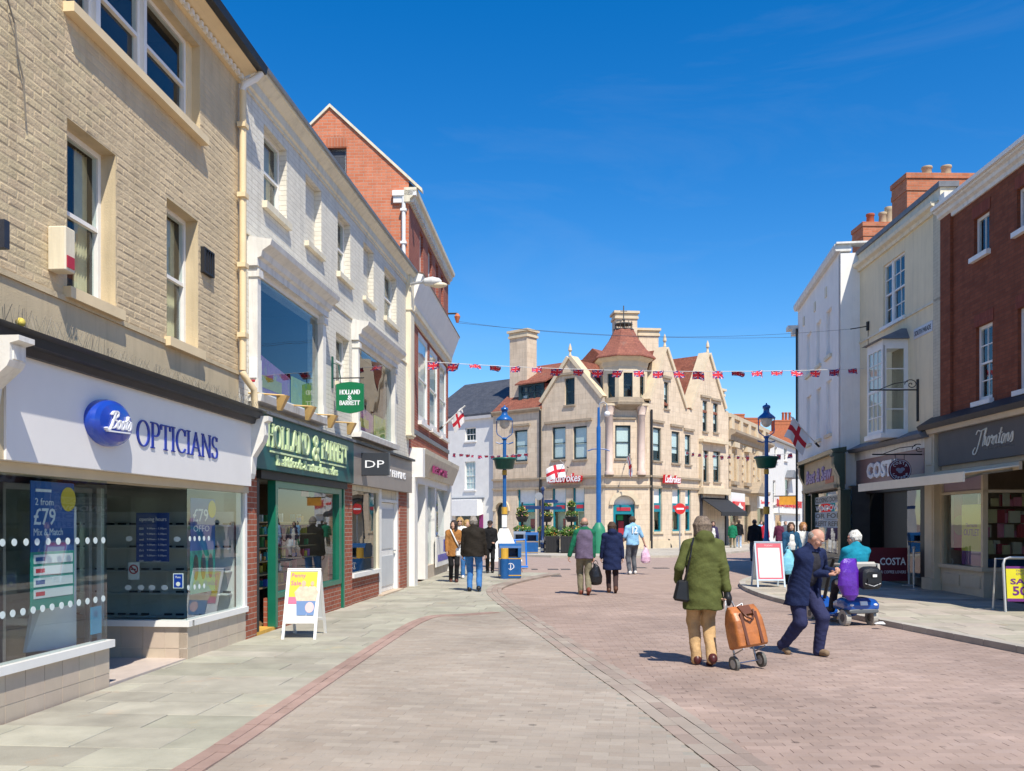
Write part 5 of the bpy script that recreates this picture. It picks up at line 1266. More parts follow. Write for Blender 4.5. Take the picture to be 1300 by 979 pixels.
build(MB().box(EC, EC.S(783), EC.S(801.5), -.8, -.75, .1, dz - .55), 'dark_doorway', black, do); build(MB().box(EC, EC.S(786), EC.S(794), -.74, -.7, dz - .9, dz - .6), 'green_sign', M('exit_green', (.02, .4, .12), .5), do); build(MB().box(EC, EC.S(788), EC.S(795), -.74, -.7, .9, 1.7), 'red_poster', red, do)
for x in (773.5, 814):
    s = EC.S(x); c = EC.W(s, .12, 0)
    co = build(MB().lathe(c[0], c[1], [(.26, zb1), (.26, zb1 + .2), (.2, zb1 + .25), (.2, ztc - .55), (.25, ztc - .5), (.2, ztc - .45), (.3, ztc - .15), (.32, ztc)], 14), 'column', pinkcol, E, smooth=True)
    build(MB().box(EC, s - .36, s + .36, -.02, .45, ztc, ztc + .12), 'abacus', stone_lt, co)
pieces(MB().box(EC, EC.S(781) - .3, EC.S(800.5) + .3, 0, .12, EC.Z(790, 532), EC.Z(790, 529.5)), 'hood_mould', stone_dk, E)
# string courses, label moulds
for F, s0, s1 in ((EL, EL.S(626), 0), (EC, 0, cwid), (ER, 0, rs(888))):
    pieces(MB().box(F, s0 + .002, s1 - .002, .001, .12, zb0 - .12, zb0).box(F, s0 + .002, s1 - .002, .001, .16, zb1 - .12, zb1), 'string_course', stone_dk, E)
    build(MB().box(F, s0 + .003, s1 - .003, .001, .08, 0, .55), 'plinth', stone_lt, E)
lab = MB()
for F, x0, x1, y in ((EL, 692, 752, 535), (EL, 650, 673, 540), (ER, 827, 842, 535.5), (ER, 850.5, 866, 541), (ER, 867.5, 880, 546), (ER, 841, 851, 479.5), (ER, 889, 901, 504), (ER, 902.5, 915, 508), (EL, 709, 732, 475)):
    lab.box(F, F.S(x0), F.S(x1), .001, .13, F.Z((x0 + x1) / 2, y) - .06, F.Z((x0 + x1) / 2, y) + .08)
pieces(lab, 'label_mould', stone_dk, E)
build(MB().along(EL, [(.0, zel - .02), (.12, zel - .02), (.22, zel + .12), (.22, zel + .2), (0, zel + .2)], EL.S(626), g0 - .02), 'eaves_cornice', stone_dk, E)
# copings on gables, finials
def coping(F, pts, w=.22, o0=-.62, o1=.12):
    for a, c in zip(pts[:-1], pts[1:]):
        l = math.hypot(c[0] - a[0], c[1] - a[1]); nx, nz = -(c[1] - a[1]) / l, (c[0] - a[0]) / l
        if nz < 0: nx, nz = -nx, -nz
        build(MB().prism(F, [a, c, (c[0] + nx * w, c[1] + nz * w), (a[0] + nx * w, a[1] + nz * w)], o0, o1), 'coping', stone_lt, E)
def finial(F, s, z, h=.6):
    c = F.W(s, -.06, 0); build(MB().lathe(c[0], c[1], [(.1, z), (.05, z + h * .3), (.12, z + h * .45), (.09, z + h * .7), (.02, z + h)], 8), 'finial', stone_lt, E)
coping(EL, [(g0, EL.Z(688, 512)), (gm, gz), (g1 + .1, gk - .05)]); finial(EL, gm, gz + .15, .75)
coping(ER, [(max(rs(820), .05), ER.Z(820, 508)), (rs(845), g1z), (rs(870), zer)]); finial(ER, rs(845), g1z + .15, .75)
coping(ER, [(rs(877), zer), (rs(899.4), g2z), (rs(920), ER.Z(920, 520))]); finial(ER, rs(899.4), g2z + .15, .75)
# roofs
zrl = 12.35; zrr = 12.6
build(MB().along(EL, [(.15, zel + .2), (-4.6, zrl), (-9.2, zel + .2), (-9.2, zel), (.15, zel + .1)], EL.S(626), g0), 'roof', tile_red, E, F=EL)
build(MB().along(EL, [(-.7, zel + .2 + .85 / 4.75 * (zrl - zel - .2)), (-4.6, zrl), (-9.2, zel + .2), (-9.2, zel), (-.7, zel + .1)], g0 + .002, -.8), 'roof', tile_red, E, F=EL)
build(MB().along(ER, [(-.05, zer + .1), (-4.8, zrr), (-9.6, zer + .1), (-9.6, zer), (-.05, zer)], 1.0, rs(925)), 'roof', tile_red, E, F=ER)
build(MB().prism(EL, [(g0 + .1, EL.Z(688, 512) - .05), (g1 - .1, gk - .05), (gm, gz)], -5, -.58), 'gable_roof', tile_red, E, F=Fac(EL.o, EL.n))
build(MB().prism(ER, [(rs(821), ER.Z(820, 508)), (rs(869), zer), (rs(845), g1z)], -5.5, -.58), 'gable_roof', tile_red, E, F=Fac(ER.o, ER.n))
build(MB().prism(ER, [(rs(878), zer), (rs(919), ER.Z(920, 520)), (rs(899.4), g2z)], -5.5, -.58), 'gable_roof', tile_red, E, F=Fac(ER.o, ER.n))
build(MB().box(EL, EL.S(626), EL.S(626) + .2, -9, -.05, 0, zel).box(ER, rs(925) - .2, rs(925), -9.4, -.05, 0, zer), 'end_wall', stone, E, F=Fac(EL.o, EL.n))
# dormer on the left wing
dq = (EL.S(648), EL.S(680), EL.Z(664, 518, -.8), EL.Z(664, 489, -.8))
dm_ = build(MB().box(EL, dq[0], dq[0] + .2, -3.5, -.8, dq[2] - .3, dq[3]).box(EL, dq[1] - .2, dq[1], -3.5, -.8, dq[2] - .3, dq[3]).box(EL, dq[0] + .2, dq[1] - .2, -3.5, -.8, dq[3] - .12, dq[3]), 'dormer', navyf, E)
wb = MB().box(EL, dq[0] + .2, dq[1] - .2, -.9, -.84, dq[2] - .2, dq[2])
for k in range(4): a = dq[0] + .2 + (dq[1] - dq[0] - .4) * k / 3; wb.box(EL, a - .05, a + .05, -.9, -.83, dq[2], dq[3] - .12)
wb.box(EL, dq[0] + .25, dq[1] - .25, -.9, -.84, dq[2] + (dq[3] - dq[2]) * .62, dq[2] + (dq[3] - dq[2]) * .68)
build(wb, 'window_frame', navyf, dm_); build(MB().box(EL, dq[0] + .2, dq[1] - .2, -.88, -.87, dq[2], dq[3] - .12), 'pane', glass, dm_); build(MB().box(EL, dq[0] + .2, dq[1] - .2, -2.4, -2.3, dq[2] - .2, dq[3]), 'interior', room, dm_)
build(MB().box(EL, dq[0] + .25, dq[0] + .7, -1.0, -.98, dq[2], dq[2] + .8), 'blind', blind, dm_)
build(MB().along(EL, [(-.65, dq[3]), (-.65, dq[3] + .08), (-3.6, dq[3] + 1.7), (-3.6, dq[3] + 1.4)], dq[0] - .2, dq[1] + .25), 'dormer_roof', tile_red, dm_, F=EL)
build(MB().box(EL, dq[1] + .003, dq[1] + .02, -3.4, -.9, dq[2] - .3, dq[3]), 'dormer_cheek', tile_red, dm_, F=Fac(EL.o, EL.n))
d2 = (rs(870.5), rs(877), ER.Z(873, 512, -1.2), ER.Z(873, 491, -1.2))
dm2 = build(MB().box(ER, d2[0], d2[1], -3, -1.2, d2[2], d2[3]), 'dormer', navyf, E); build(MB().box(ER, d2[0] + .1, d2[1] - .1, -1.199, -1.17, d2[2] + .1, d2[3] - .15), 'pane', M('dormer_pane', (.3, .45, .55), .1, .05), dm2); build(MB().box(ER, d2[0] - .15, d2[1] + .15, -3, -1.0, d2[3], d2[3] + .1), 'dormer_roof', lead, dm2)
# turret
tc = EC.W(cwid / 2, -1.0, 0); ru = 1.42
tz0, tz1 = EC.Z(790, 508), EC.Z(790, 458)
base_t = EC.Z(790, 517)
build(MB().lathe(tc[0], tc[1], [(ru * .7, base_t - .25), (ru * .95, base_t - .02), (ru * 1.22, base_t + .1), (ru * 1.25, base_t + .25), (ru * 1.05, base_t + .32), (ru * 1.02, tz0 + .15)], 8, ph=R(22.5 + 4.5)), 'turret_base', stone_dk, E)
ap = ru * math.cos(R(22.5)); hw = ru * math.sin(R(22.5))
for k in range(8):
    an = R(-90 + 4.5 + 45 * k); nx, ny = math.cos(an), math.sin(an)
    FT = Fac((tc[0] + nx * ap, tc[1] + ny * ap), (-ny, nx))
    if FT.n[0] * nx + FT.n[1] * ny < 0: FT = Fac((tc[0] + nx * ap, tc[1] + ny * ap), (ny, -nx))
    wq = (-.27, .27, EC.Z(790, 505), EC.Z(790, 474))
    if k in (0, 1, 7, 2, 6):
        build(MB().wall(FT, rect(-hw, hw, tz0 + .1, tz1), [rect(*wq)], depth=.15), 'turret_wall', stone_lt, E)
        window(FT, E, *wq, o=-.1, fm=navyf, fw=.05, dep=.4)
    else: build(MB().wall(FT, rect(-hw, hw, tz0 + .1, tz1)), 'turret_wall', stone_lt, E)
build(MB().lathe(tc[0], tc[1], [(ru * .98, tz1 - .35), (ru * 1.02, tz1 - .3), (ru * 1.05, tz1 - .05), (ru * 1.22, tz1 + .1), (ru * 1.25, tz1 + .18)], 8, ph=R(27)), 'turret_cornice', stone_lt, E)
build(MB().lathe(tc[0], tc[1], [(ru * 1.36, tz1 + .18), (ru * 1.36, tz1 + .24), (ru * .98, tz1 + .75), (ru * .64, tz1 + 1.4), (ru * .42, EC.Z(790, 415))], 8, ph=R(27)), 'turret_roof', BRICK('turret_tiles', (.25, .09, .065), (.32, .12, .08), (.14, .06, .045), .2, .12, .015, .5, .8, stain=((.22, .16, .13), 1.5, .58)), E, F=EC)
zt0 = EC.Z(790, 415); cr = MB().lathe(tc[0], tc[1], [(ru * .44, zt0), (ru * .44, zt0 + .06)], 8)
for k in range(12): a = 2 * math.pi * k / 12; cr.tube([(tc[0] + .5 * math.cos(a), tc[1] + .5 * math.sin(a), zt0 + .06), (tc[0] + .5 * math.cos(a), tc[1] + .5 * math.sin(a), zt0 + .5)], .02, 4)
cr.lathe(tc[0], tc[1], [(.52, zt0 + .32), (.54, zt0 + .36), (.52, zt0 + .4)], 12)
cr.tube([(tc[0], tc[1], zt0), (tc[0], tc[1], EC.Z(790, 383))], .035, 6); zf_ = EC.Z(790, 390)
cr.box(EC, cwid / 2 - .2, cwid / 2 + .2, -1.02, -.98, zf_ - .02, zf_ + .02).ball((tc[0], tc[1], zf_ - .5), .09).box(EC, cwid / 2 - .45, cwid / 2 - .1, -1.02, -.98, zf_ - .62, zf_ - .55)
build(cr, 'iron_cresting', iron, E)
# chimneys
def chimney(F, s0, s1, o0, o1, z0, z1, parent, mat, cap=stone_dk, pots=()):
    e = 1.0 if cap is not mat else .3
    c = build(MB().box(F, s0, s1, o0, o1, z0, z1 - .5), 'chimney', mat, parent, F=F)
    build(MB().box(F, s0 - .08 * e, s1 + .08 * e, o0 - .08 * e, o1 + .08 * e, z1 - .5, z1 - .35).box(F, s0 - .03 * e, s1 + .03 * e, o0 - .03 * e, o1 + .03 * e, z1 - .35, z1 - .15).box(F, s0 - .14 * e, s1 + .14 * e, o0 - .14 * e, o1 + .14 * e, z1 - .15, z1), 'chimney_cap', cap, c, F=F)
    for p, m, h in pots:
        q = F.W(p, (o0 + o1) / 2, 0); build(MB().lathe(q[0], q[1], [(.15, z1), (.13, z1 + h * .8), (.16, z1 + h * .85), (.15, z1 + h)], 12), 'chimney_pot', m, c, smooth=True)
    return c
chimney(EL, EL.S(647, -1.2), EL.S(669, -1.2), -2.2, -1.2, zel, EL.Z(658, 419, -1.2), E, stone, stone_lt)
FX = Fac((at(790, 60), 60), (1, .1))
chimney(FX, FX.S(782), FX.S(809), -1.2, 0, 9, FX.Z(797, 395), E, stone, stone_lt)
FX = Fac((at(812, 61), 61), (1, .1))
chimney(FX, FX.S(811), FX.S(836), -1.2, 0, 9, FX.Z(824, 417), E, stone, stone_lt)
chimney(ER, rs(915.5), rs(922.5), -1.2, -.2, 8, ER.Z(919, 493), E, stone, stone_lt)
# pipes, signs
build(MB().tube([EL.W(EL.S(687), .1, .1), EL.W(EL.S(687), .1, zel)], .07, 8), 'downpipe', black, E); build(MB().tube([ER.W(.12, .1, .1), ER.W(.12, .1, ER.Z(824, 520))], .07, 8), 'downpipe', black, E)
lred = M('letter_red', (.55, .02, .03), .4, .05)
def bet_sign(F, x0, x1, y0, y1):
    s0, s1, z0, z1 = F.S(x0), F.S(x1), F.Z((x0 + x1) / 2, y1, .2), F.Z((x0 + x1) / 2, y0, .2)
    t = text(F, E, 'Ladbrokes', s0, s1, z0, z1, lred, .17, .14, shear=.2, bold=.06); text(F, E, 'Ladbrokes', s0 + .06, s1 - .06, z0 + .05, z1 - .03, lw, .312, .012, shear=.2, bold=.015)
bet_sign(EL, 700, 742, 601, 613); bet_sign(ER, 838, 859, 603, 614)
# grey and black awning over the shop beside it
aw0, aw1 = rs(889), rs(922); az1, az0 = ER.Z(905, 632), ER.Z(905, 652, .8)
awn = build(MB().along(ER, [(.02, az1), (1.5, az0 + .1), (1.5, az0 - .15), (1.45, az0 - .15), (1.45, az0 + .06), (.02, az1 - .06)], aw0, aw1), 'awning', M('black_awning', (.028, .028, .03), .7, .1), E)
pieces(MB().box(ER, aw0, aw1, -.3, -.05, .1, az1).box(ER, aw0 - .1, aw0 + .15, -.05, .1, .1, az1 + .2).box(ER, aw1 - .2, aw1 + .1, -.05, .1, .1, az1 + .2), 'shopfront', dark_m, E)
build(MB().box(ER, aw0 + .3, aw1 - .3, -.045, -.03, .6, az1 - .5), 'shop_pane', glass, E)

# ------------------------------------------------------------------ white building with slate roof, left of the stone one
FDl = EL.shift(0, -.35)
D = thing('white_house', 'white rendered house with a slate roof left of the stone corner building', 'building', FDl.W(FDl.S(600), 0, 0))
wrender = M('white_render', (.72, .71, .68), .8, .06, 2, bump=.15, bscale=25, stain=((.6, .58, .52), 1.5, .62))
d0, d1 = FDl.S(540), FDl.S(626); zd = FDl.Z(600, 528)
dw = [hz(FDl, 590.5, 604, 543, 560), hz(FDl, 590, 603.5, 586, 622)]
b = MB().wall(FDl, rect(d0, d1, 0, zd), [rect(*q) for q in dw] + [rect(FDl.S(578), FDl.S(613), .5, FDl.Z(600, 652))], depth=.15)
b.box(FDl, d0, d0 + .1, -8, -.2, 0, zd); build(b, 'wall', wrender, D, F=FDl)
window(FDl, D, *dw[0], o=-.1, fm=white, fw=.06, bars=(3, 1), sill=wrender); window(FDl, D, *dw[1], o=-.1, fm=white, fw=.06, bars=(3, 2), sill=wrender, cur=True)
build(MB().along(FDl, [(.25, zd - .05), (.25, zd + .08), (-4.2, FDl.Z(610, 486, -4.2)), (-8.4, zd), (-8.4, zd - .1)], d0 - .2, d1 + .3), 'roof', slate, D, F=FDl)
build(MB().along(FDl, [(.0, zd - .25), (.2, zd - .25), (.25, zd - .06), (0, zd - .06)], d0, d1), 'eaves_board', white, D)
q = (FDl.S(573), FDl.S(613), FDl.Z(595, 655, .5), FDl.Z(595, 634, .5))
build(MB().along(FDl, [(.0, q[3]), (.5, q[3]), (.55, q[3] - .03), (.55, q[2]), (.5, q[2]), (.0, q[2] + .1)], *q[:2]), 'shop_blind', white, D)
build(MB().box(FDl, FDl.S(560), FDl.S(615), .0, .12, q[3], q[3] + .12), 'shop_cornice', lead, D)
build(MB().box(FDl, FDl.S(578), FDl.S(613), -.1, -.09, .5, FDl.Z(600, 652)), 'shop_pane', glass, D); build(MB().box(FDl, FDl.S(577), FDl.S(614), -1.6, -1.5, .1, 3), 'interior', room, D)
for x in (583.5, 597, 601): build(MB().box(FDl, FDl.S(x), FDl.S(x) + .12, -.12, -.04, .5, FDl.Z(600, 652)), 'shopfront_post', white_old, D)
build(MB().box(FDl, FDl.S(609), FDl.S(613.5), .0, .05, .6, FDl.Z(611, 653)), 'side_poster', M('plum_poster', (.25, .03, .15), .5), D)
# ------------------------------------------------------------------ ornate stone bank and white shop further up the street
FF = Fac(ER.W(rs(925) + .05, 0, 0)[:2], (595, 1170))
K = thing('stone_bank', 'ornate stone bank with arched windows, balustrade and a red flame sign', 'building', FF.W(0, 0, 0))
fs = FF.S; f1 = fs(975); zk = FF.Z(924, 548); zp = FF.Z(924, 526)
wins = [(fs(929.5), fs(934), FF.Z(931, 611), FF.Z(931, 571)), (fs(945.5), fs(949.5), FF.Z(947, 613), FF.Z(947, 577)), (fs(959.5), fs(963), FF.Z(961, 615), FF.Z(961, 582))]
zs_ = FF.Z(931, 632); gr = [(fs(927), fs(937.5), .6, zs_ - .6), (fs(945), fs(953), .2, zs_ - .4), (fs(961.5), fs(971.5), .6, zs_ - .6)]
warm = BRICK('warm_ashlar', (.52, .38, .24), (.58, .44, .29), (.42, .31, .2), .6, .35, .014, .4, .85, stain=((.38, .27, .17), 1.2, .6))
b = MB().wall(FF, rect(0, f1, 0, zp), [arch(p, q, a, c, (q - p) / 2) for p, q, a, c in wins] + [rect(*q) for q in gr], depth=.25)
b.box(FF, f1 - .1, f1, -8, -.3, 0, zp); build(b, 'wall', warm, K, F=FF)
for q in wins:
    window(FF, K, *q, o=-.2, fm=white, fw=.12, cur=True)
    for sg in (q[0] - .3, q[1] + .12): build(MB().box(FF, sg, sg + .2, .001, .12, q[2], q[3] - .3), 'pilaster', stone_lt, K)
    bl = MB()
    for k in range(5): bl.box(FF, q[0] - .9, q[0] - .55, .001, .08, q[2] + .1 + k * .55, q[2] + .4 + k * .55)
    pieces(bl, 'quoin', stone_lt, K); build(MB().box(FF, q[0] - .2, q[1] + .2, .001, .25, q[3] + .15, q[3] + .5), 'keystone_panel', stone_lt, K)
    build(MB().box(FF, q[0] - .3, q[1] + .3, .001, .22, q[2] - .25, q[2] - .01), 'sill', stone_dk, K)
for q in gr:
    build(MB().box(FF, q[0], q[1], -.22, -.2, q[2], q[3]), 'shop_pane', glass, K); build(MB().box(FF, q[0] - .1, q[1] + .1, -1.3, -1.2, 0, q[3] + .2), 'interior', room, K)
cornice(FF, K, -.05, f1 + .1, zk, [(-.1, -.5), (.1, -.5), (.15, -.2), (.4, -.1), (.5, 0), (.5, .15), (-.1, .2)], stone_dk)
cornice(FF, K, 0, f1, zp, [(-.3, -.15), (.12, -.15), (.15, .1), (-.3, .15)], stone_lt, 'coping')
bl = MB()
for k in range(5):
    s = f1 * (k + .1) / 5; bl.box(FF, s, s + .7, .001, .15, zk + .25, zp - .16)
pieces(bl, 'parapet_pier', stone_lt, K)
cornice(FF, K, 0, f1, zs_ + .4, [(-.05, 0), (.12, 0), (.2, .15), (.2, .3), (-.05, .35)], stone_dk)
pz = FF.Z(955, 612); build(MB().prism(FF, [(fs(950), FF.Z(950, 626)), (fs(961), FF.Z(961, 626)), (fs(955.5), pz)], .001, .7), 'pediment', stone_dk, K)
sred = M('bank_red', (.70, .01, .02), .35, .03)
build(MB().box(FF, fs(925.5), fs(943), .001, .15, zs_ - .55, zs_ + .35), 'fascia', white, K); build(MB().box(FF, fs(961), fs(975), .001, .15, zs_ - .6, zs_ + .3), 'fascia', white, K)
text(FF, K, 'Santander', fs(963.5), fs(974.5), zs_ - .25, zs_ + .02, sred, .15, .02)
q = (fs(927), fs(940.5), FF.Z(933, 648), FF.Z(933, 637))
sg_ = build(MB().box(FF, q[0], q[1], .16, .3, q[2], q[3]), 'logo_panel', sred, K)
cx, cz, wq, hq = (q[0] + q[1]) / 2, (q[2] + q[3]) / 2, q[1] - q[0], q[3] - q[2]
build(MB().prism(FF, [(cx + wq * .3 * math.cos(a * math.pi / 10), cz - hq * .16 + hq * .2 * math.sin(a * math.pi / 10)) for a in range(20)], .3, .32), 'flame_base', lw, sg_)
build(MB().prism(FF, [(cx - wq * .16, cz), (cx + wq * .16, cz), (cx + wq * .04, cz + hq * .2), (cx, cz + hq * .4), (cx - wq * .06, cz + hq * .2)], .301, .325), 'flame', lw, sg_)
build(MB().along(FF, [(-.4, zp - .1), (-3.5, zp + 1.2), (-7, zp - .1), (-7, zp - .3), (-.4, zp - .3)], 0, f1), 'roof', slate, K, F=FF)
H = thing('white_house', 'white house beyond the bank with a grey roof and a red lettered shop sign', 'building', FF.W(f1, 0, 0))
g0, g1 = f1 + .05, fs(1030); zh = FF.Z(980, 556)
hw_ = [(fs(982), fs(985.5), FF.Z(984, 640), FF.Z(984, 610)), (fs(996), fs(1000), FF.Z(998, 585), FF.Z(998, 568)), (fs(997.5), fs(1003), FF.Z(1000, 635), FF.Z(1000, 608)), (fs(984), fs(987.5), FF.Z(985, 585), FF.Z(985, 567))]
b = MB().wall(FF, rect(g0, g1, 0, zh), [rect(*q) for q in hw_] + [rect(fs(985), fs(993), .6, FF.Z(990, 654))], o=-.05, depth=.15); build(b, 'wall', wrender, H, F=FF)
for q in hw_: window(FF, H, *q, o=-.15, fm=white, fw=.08, sill=wrender)
build(MB().box(FF, fs(985), fs(993), -.16, -.15, .6, FF.Z(990, 654)), 'shop_pane', glass, H)
build(MB().along(FF, [(.2, zh - .1), (.2, zh + .05), (-3.8, zh + 2.0), (-7.6, zh), (-7.6, zh - .2)], g0, g1), 'roof', M('grey_roof', (.3, .29, .27), .8, .15), H)
q = (fs(983), fs(1016), FF.Z(1000, 652), FF.Z(1000, 646))
build(MB().box(FF, q[0], q[1], -.04, .3, q[2], q[3]), 'fascia', white, H); text(FF, H, 'ROMA RESTAURANT', fs(983), fs(1015), q[3] + .1, q[3] + .75, lred, .2, .06, bold=.02)
build(MB().prism(FF, [(fs(997), FF.Z(1000, 607)), (fs(1006), FF.Z(1000, 607)), (fs(1000), FF.Z(1000, 597))], -.04, .6), 'bay_roof', lead, H)
q = (fs(983), fs(989), FF.Z(985, 640, .8), FF.Z(985, 629, .8)); FQ = Fac(FF.W(fs(983), .1, 0)[:2], FF.n)
t = thing('hanging_sign', 'orange and gold hanging sign on the white house beyond the bank', 'sign', FQ.W(0, 0, q[2])); build(MB().box(FQ, .3, 1.6, -.05, .05, q[2], q[3]), 'board', M('orange_sign', (.62, .28, .03), .5, .15), t); build(MB().box(FQ, -.1, 1.7, -.04, .04, q[3], q[3] + .08), 'bracket', black, t)
brk = M('chimney_orange', (.45, .15, .07), .9, .15, 5, bump=.3); pot_r = M('pot_terracotta', (.45, .12, .06), .8, .1); pot_c = M('pot_buff', (.52, .42, .28), .8, .1)
X = thing('brick_house', 'orange brick house top with chimneys showing above the bank and the white house', 'building', (at(975, 100), 100, 0))
FX = Fac((at(975, 100), 100), (1, 0)); xs = FX.S
build(MB().prism(FX, [(xs(935), 0), (xs(1012), 0), (xs(1012), FX.Z(1000, 560)), (xs(1000), FX.Z(1000, 545)), (xs(980), FX.Z(980, 548)), (xs(955), FX.Z(955, 535)), (xs(935), FX.Z(935, 548))], -8, 0), 'wall', brk, X)
chimney(FX, xs(984), xs(1008), -1.5, -.2, 8, FX.Z(995, 533), X, brk, brk, [(xs(997), pot_r, .9), (xs(1001), pot_r, .9), (xs(1005.5), pot_r, .9)]); chimney(FX, xs(947), xs(966), -1.5, -.2, 8, FX.Z(955, 530), X, brk, brk); chimney(FX, xs(933), xs(946), -1.6, -.3, 8, FX.Z(940, 525), X, brk, brk)

# ------------------------------------------------------------------ right: white building with the green framed shop
T3 = thing('shop_building', 'white rendered three storey building with a dark green shopfront, right of the lamp post', 'building', F3.W(0, 0, 0))
r3 = F3.S
l0 = r3(1013); zc3 = F3.Z(1040, 357)
up = [(r3(1024), r3(1030)), (r3(1036.5), r3(1042.3)), (r3(1049), r3(1055.7))]
uz = (F3.Z(1052, 452), F3.Z(1052, 393)); lz = (F3.Z(1053, 551), F3.Z(1053, 482))
hl = [(p, q, *uz) for p, q in up] + [(p, q, *lz) for p, q in up]
zsh = F3.Z(1060, 574)
wr3 = M('white_wall_cool', (.85, .83, .79), .8, .05, 1.5, bump=.12, bscale=30, streak=.14, stain=((.75, .72, .67), 1.2, .62))
b = MB().wall(F3, rect(l0, 0, zsh - .3, zc3), [rect(*q) for q in hl], depth=.14)
b.box(F3, l0, l0 + .1, -7, -.15, 0, zc3); b.box(F3, l0, 0, -7.1, -7, 0, zc3)
build(b, 'wall', wr3, T3, F=F3)
for q in hl:
    w = build(MB().box(F3, q[0], q[1], -.16, -.09, q[2], q[3]), 'blocked_window', wr3, T3); build(MB().box(F3, q[0] - .06, q[1] + .06, -.08, .07, q[2] - .1, q[2] - .003), 'sill', cream_pale, w)
RT = Fac(F3.W(0, 0, 0)[:2], (-F3.n[0], -F3.n[1]))
rw = MB().box(F3, -.25, .02, -.75, .0, 0, F3.Z(1067, 322)); build(rw, 'return_wall', wr3, T3)
for k, (x0, x1, y) in enumerate(((1013, 1030, None), (1030, 1048, None), (1048, 1064, None))):
    pass
pr = [(-.3, 0), (.12, 0), (.16, .1), (.16, .2), (-.3, .24)]
cornice(F3, T3, l0, -.02, zc3, pr, white_old, 'parapet')
build(MB().box(F3, -.35, .06, -.8, .12, zc3 + .24, F3.Z(1067, 310)), 'parapet_block', white_old, T3)
for i in range(3):
    q = r3(1020 + i * 14); build(MB().box(F3, q, q + .25, -.01, .03, zc3 - .8, zc3 - .5), 'tie_plate', cream_pale, T3)
FE_ = Fac(F3.W(l0, 0, 0)[:2], (-F3.n[0], -F3.n[1]))
ez = zat(418, 33.5); build(MB().box(F3, l0 - .5, l0, -.6, .35, ez, ez + .14).box(F3, l0 - .35, l0, -.5, .2, ez - .2, ez - .001), 'eaves_bracket', white_old, T3)
build(MB().tube([F3.W(l0 + .06, .05, .1), F3.W(l0 + .06, .05, ez)], .04, 8), 'downpipe', black, T3)
gdark = M('shop_green_black', (.008, .03, .022), .35, .1, 3, coat=.2); tan = M('sign_tan', (.50, .38, .22), .6, .1, 3, stain=((.38, .24, .3), 3, .62))
s0, s1 = r3(1021, .15), r3(1062, .15); z0, z1 = F3.Z(1042, 619, .15), F3.Z(1042, 583, .15)
build(MB().box(F3, s0, s1, -.1, .15, z0, z1), 'fascia', tan, T3)
build(MB().along(F3, [(-.05, z1), (.3, z1), (.36, z1 + .1), (-.05, z1 + .16)], s0 - .3, s1 + .35), 'shop_cornice', gdark, T3)
build(MB().along(F3, [(-.05, z0 - .1), (.22, z0 - .1), (.24, z0 - .003), (-.05, z0 - .003)], s0 - .02, s1), 'lintel', M('tan_trim', (.42, .34, .23), .7, .1), T3)
text(F3, T3, 'Best & Sew', s0 + .5, s1 - .6, z0 + .18, z0 + .62, M('letter_lilac', (.30, .22, .42), .5, .1), .15, .03, bold=.03, shear=.15)
build(MB().box(F3, s1 - 1.6, s1 - .4, .152, .165, z0 + .08, z0 + .26), 'letter_stroke', M('letter_rust', (.5, .16, .08), .6), T3)
for p, q in ((s0 - .35, s0 - .01), (s1 + .01, s1 + .38)): console(F3, T3, p, q, z0 - .15, z1 - .01, .34, gdark)
pieces(MB().box(F3, s0 - .35, s0 - .0, -.15, .12, 0, z0 - .16).box(F3, s1 + .0, s1 + .38, -.15, .12, 0, z0 - .16).box(F3, s0 + .55, s0 + .7, -.15, .02, .7, z0 - .11).box(F3, s1 - .45, s1 - .3, -.15, .02, .7, z0 - .11), 'shopfront_post', gdark, T3)
build(MB().box(F3, s0, s1, -.2, .02, -.02, .7), 'stall_riser', gdark, T3)
build(MB().box(F3, s0, s1, -.1, -.09, .7, z0 - .11), 'shop_pane', shopglass, T3)
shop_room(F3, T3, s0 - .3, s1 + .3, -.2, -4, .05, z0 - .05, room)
cyl = M('door_cream_strip', (.62, .60, .42), .6, .1)
pieces(MB().box(F3, s0 + .15, s0 + .5, -.2, -.16, .6, z0 - .15).box(F3, s1 - .28, s1 - .02, -.08, -.05, .6, z0 - .15), 'cream_strip', cyl, T3)
pieces(MB().box(F3, s0 + .15, s0 + .5, -.155, -.15, 1.75, 1.95).box(F3, s1 - .28, s1 - .02, -.05, -.045, 1.8, 2.0), 'teal_band', M('teal_flash', (.01, .3, .32), .5), T3)
sg = thing('window_notice', 'black and white closing down notice in the dark green framed shop window', 'notice', F3.W((s0 + s1) / 2, -.2, 1.4))
e0, e1 = s0 + .7, s1 - .45; rows = [('CLOSING DOWN', black), ('WINDOWS', white), ('OR FOR', black), ('REFIT REFIT', black)]
ztop_, hh = z0 - .25, (z0 - .25 - 1.45) / 4; greyp = M('notice_grey', (.42, .47, .5), .6, .04)
for k, (tx, mt) in enumerate(rows):
    zz = ztop_ - (k + 1) * hh
    if mt is black: build(MB().box(F3, e0, e1, -.088, -.082, zz + .01, zz + hh), 'sheet', greyp, sg); text(F3, sg, tx, e0 + .1, e1 - .05, zz + hh * .2, zz + hh * .82, black, -.082, .003, bold=.02)
    else: text(F3, sg, tx, e0 + .1, e1 - .05, zz + hh * .15, zz + hh * .85, lw, -.088, .004, bold=.02)
build(MB().along(F3, [(-.2, zc3 - .3), (-3, zc3 + .1), (-6.9, zc3 - .3), (-6.9, zc3 - .6), (-.2, zc3 - .6)], l0, -.3), 'roof', slate, T3, F=F3)

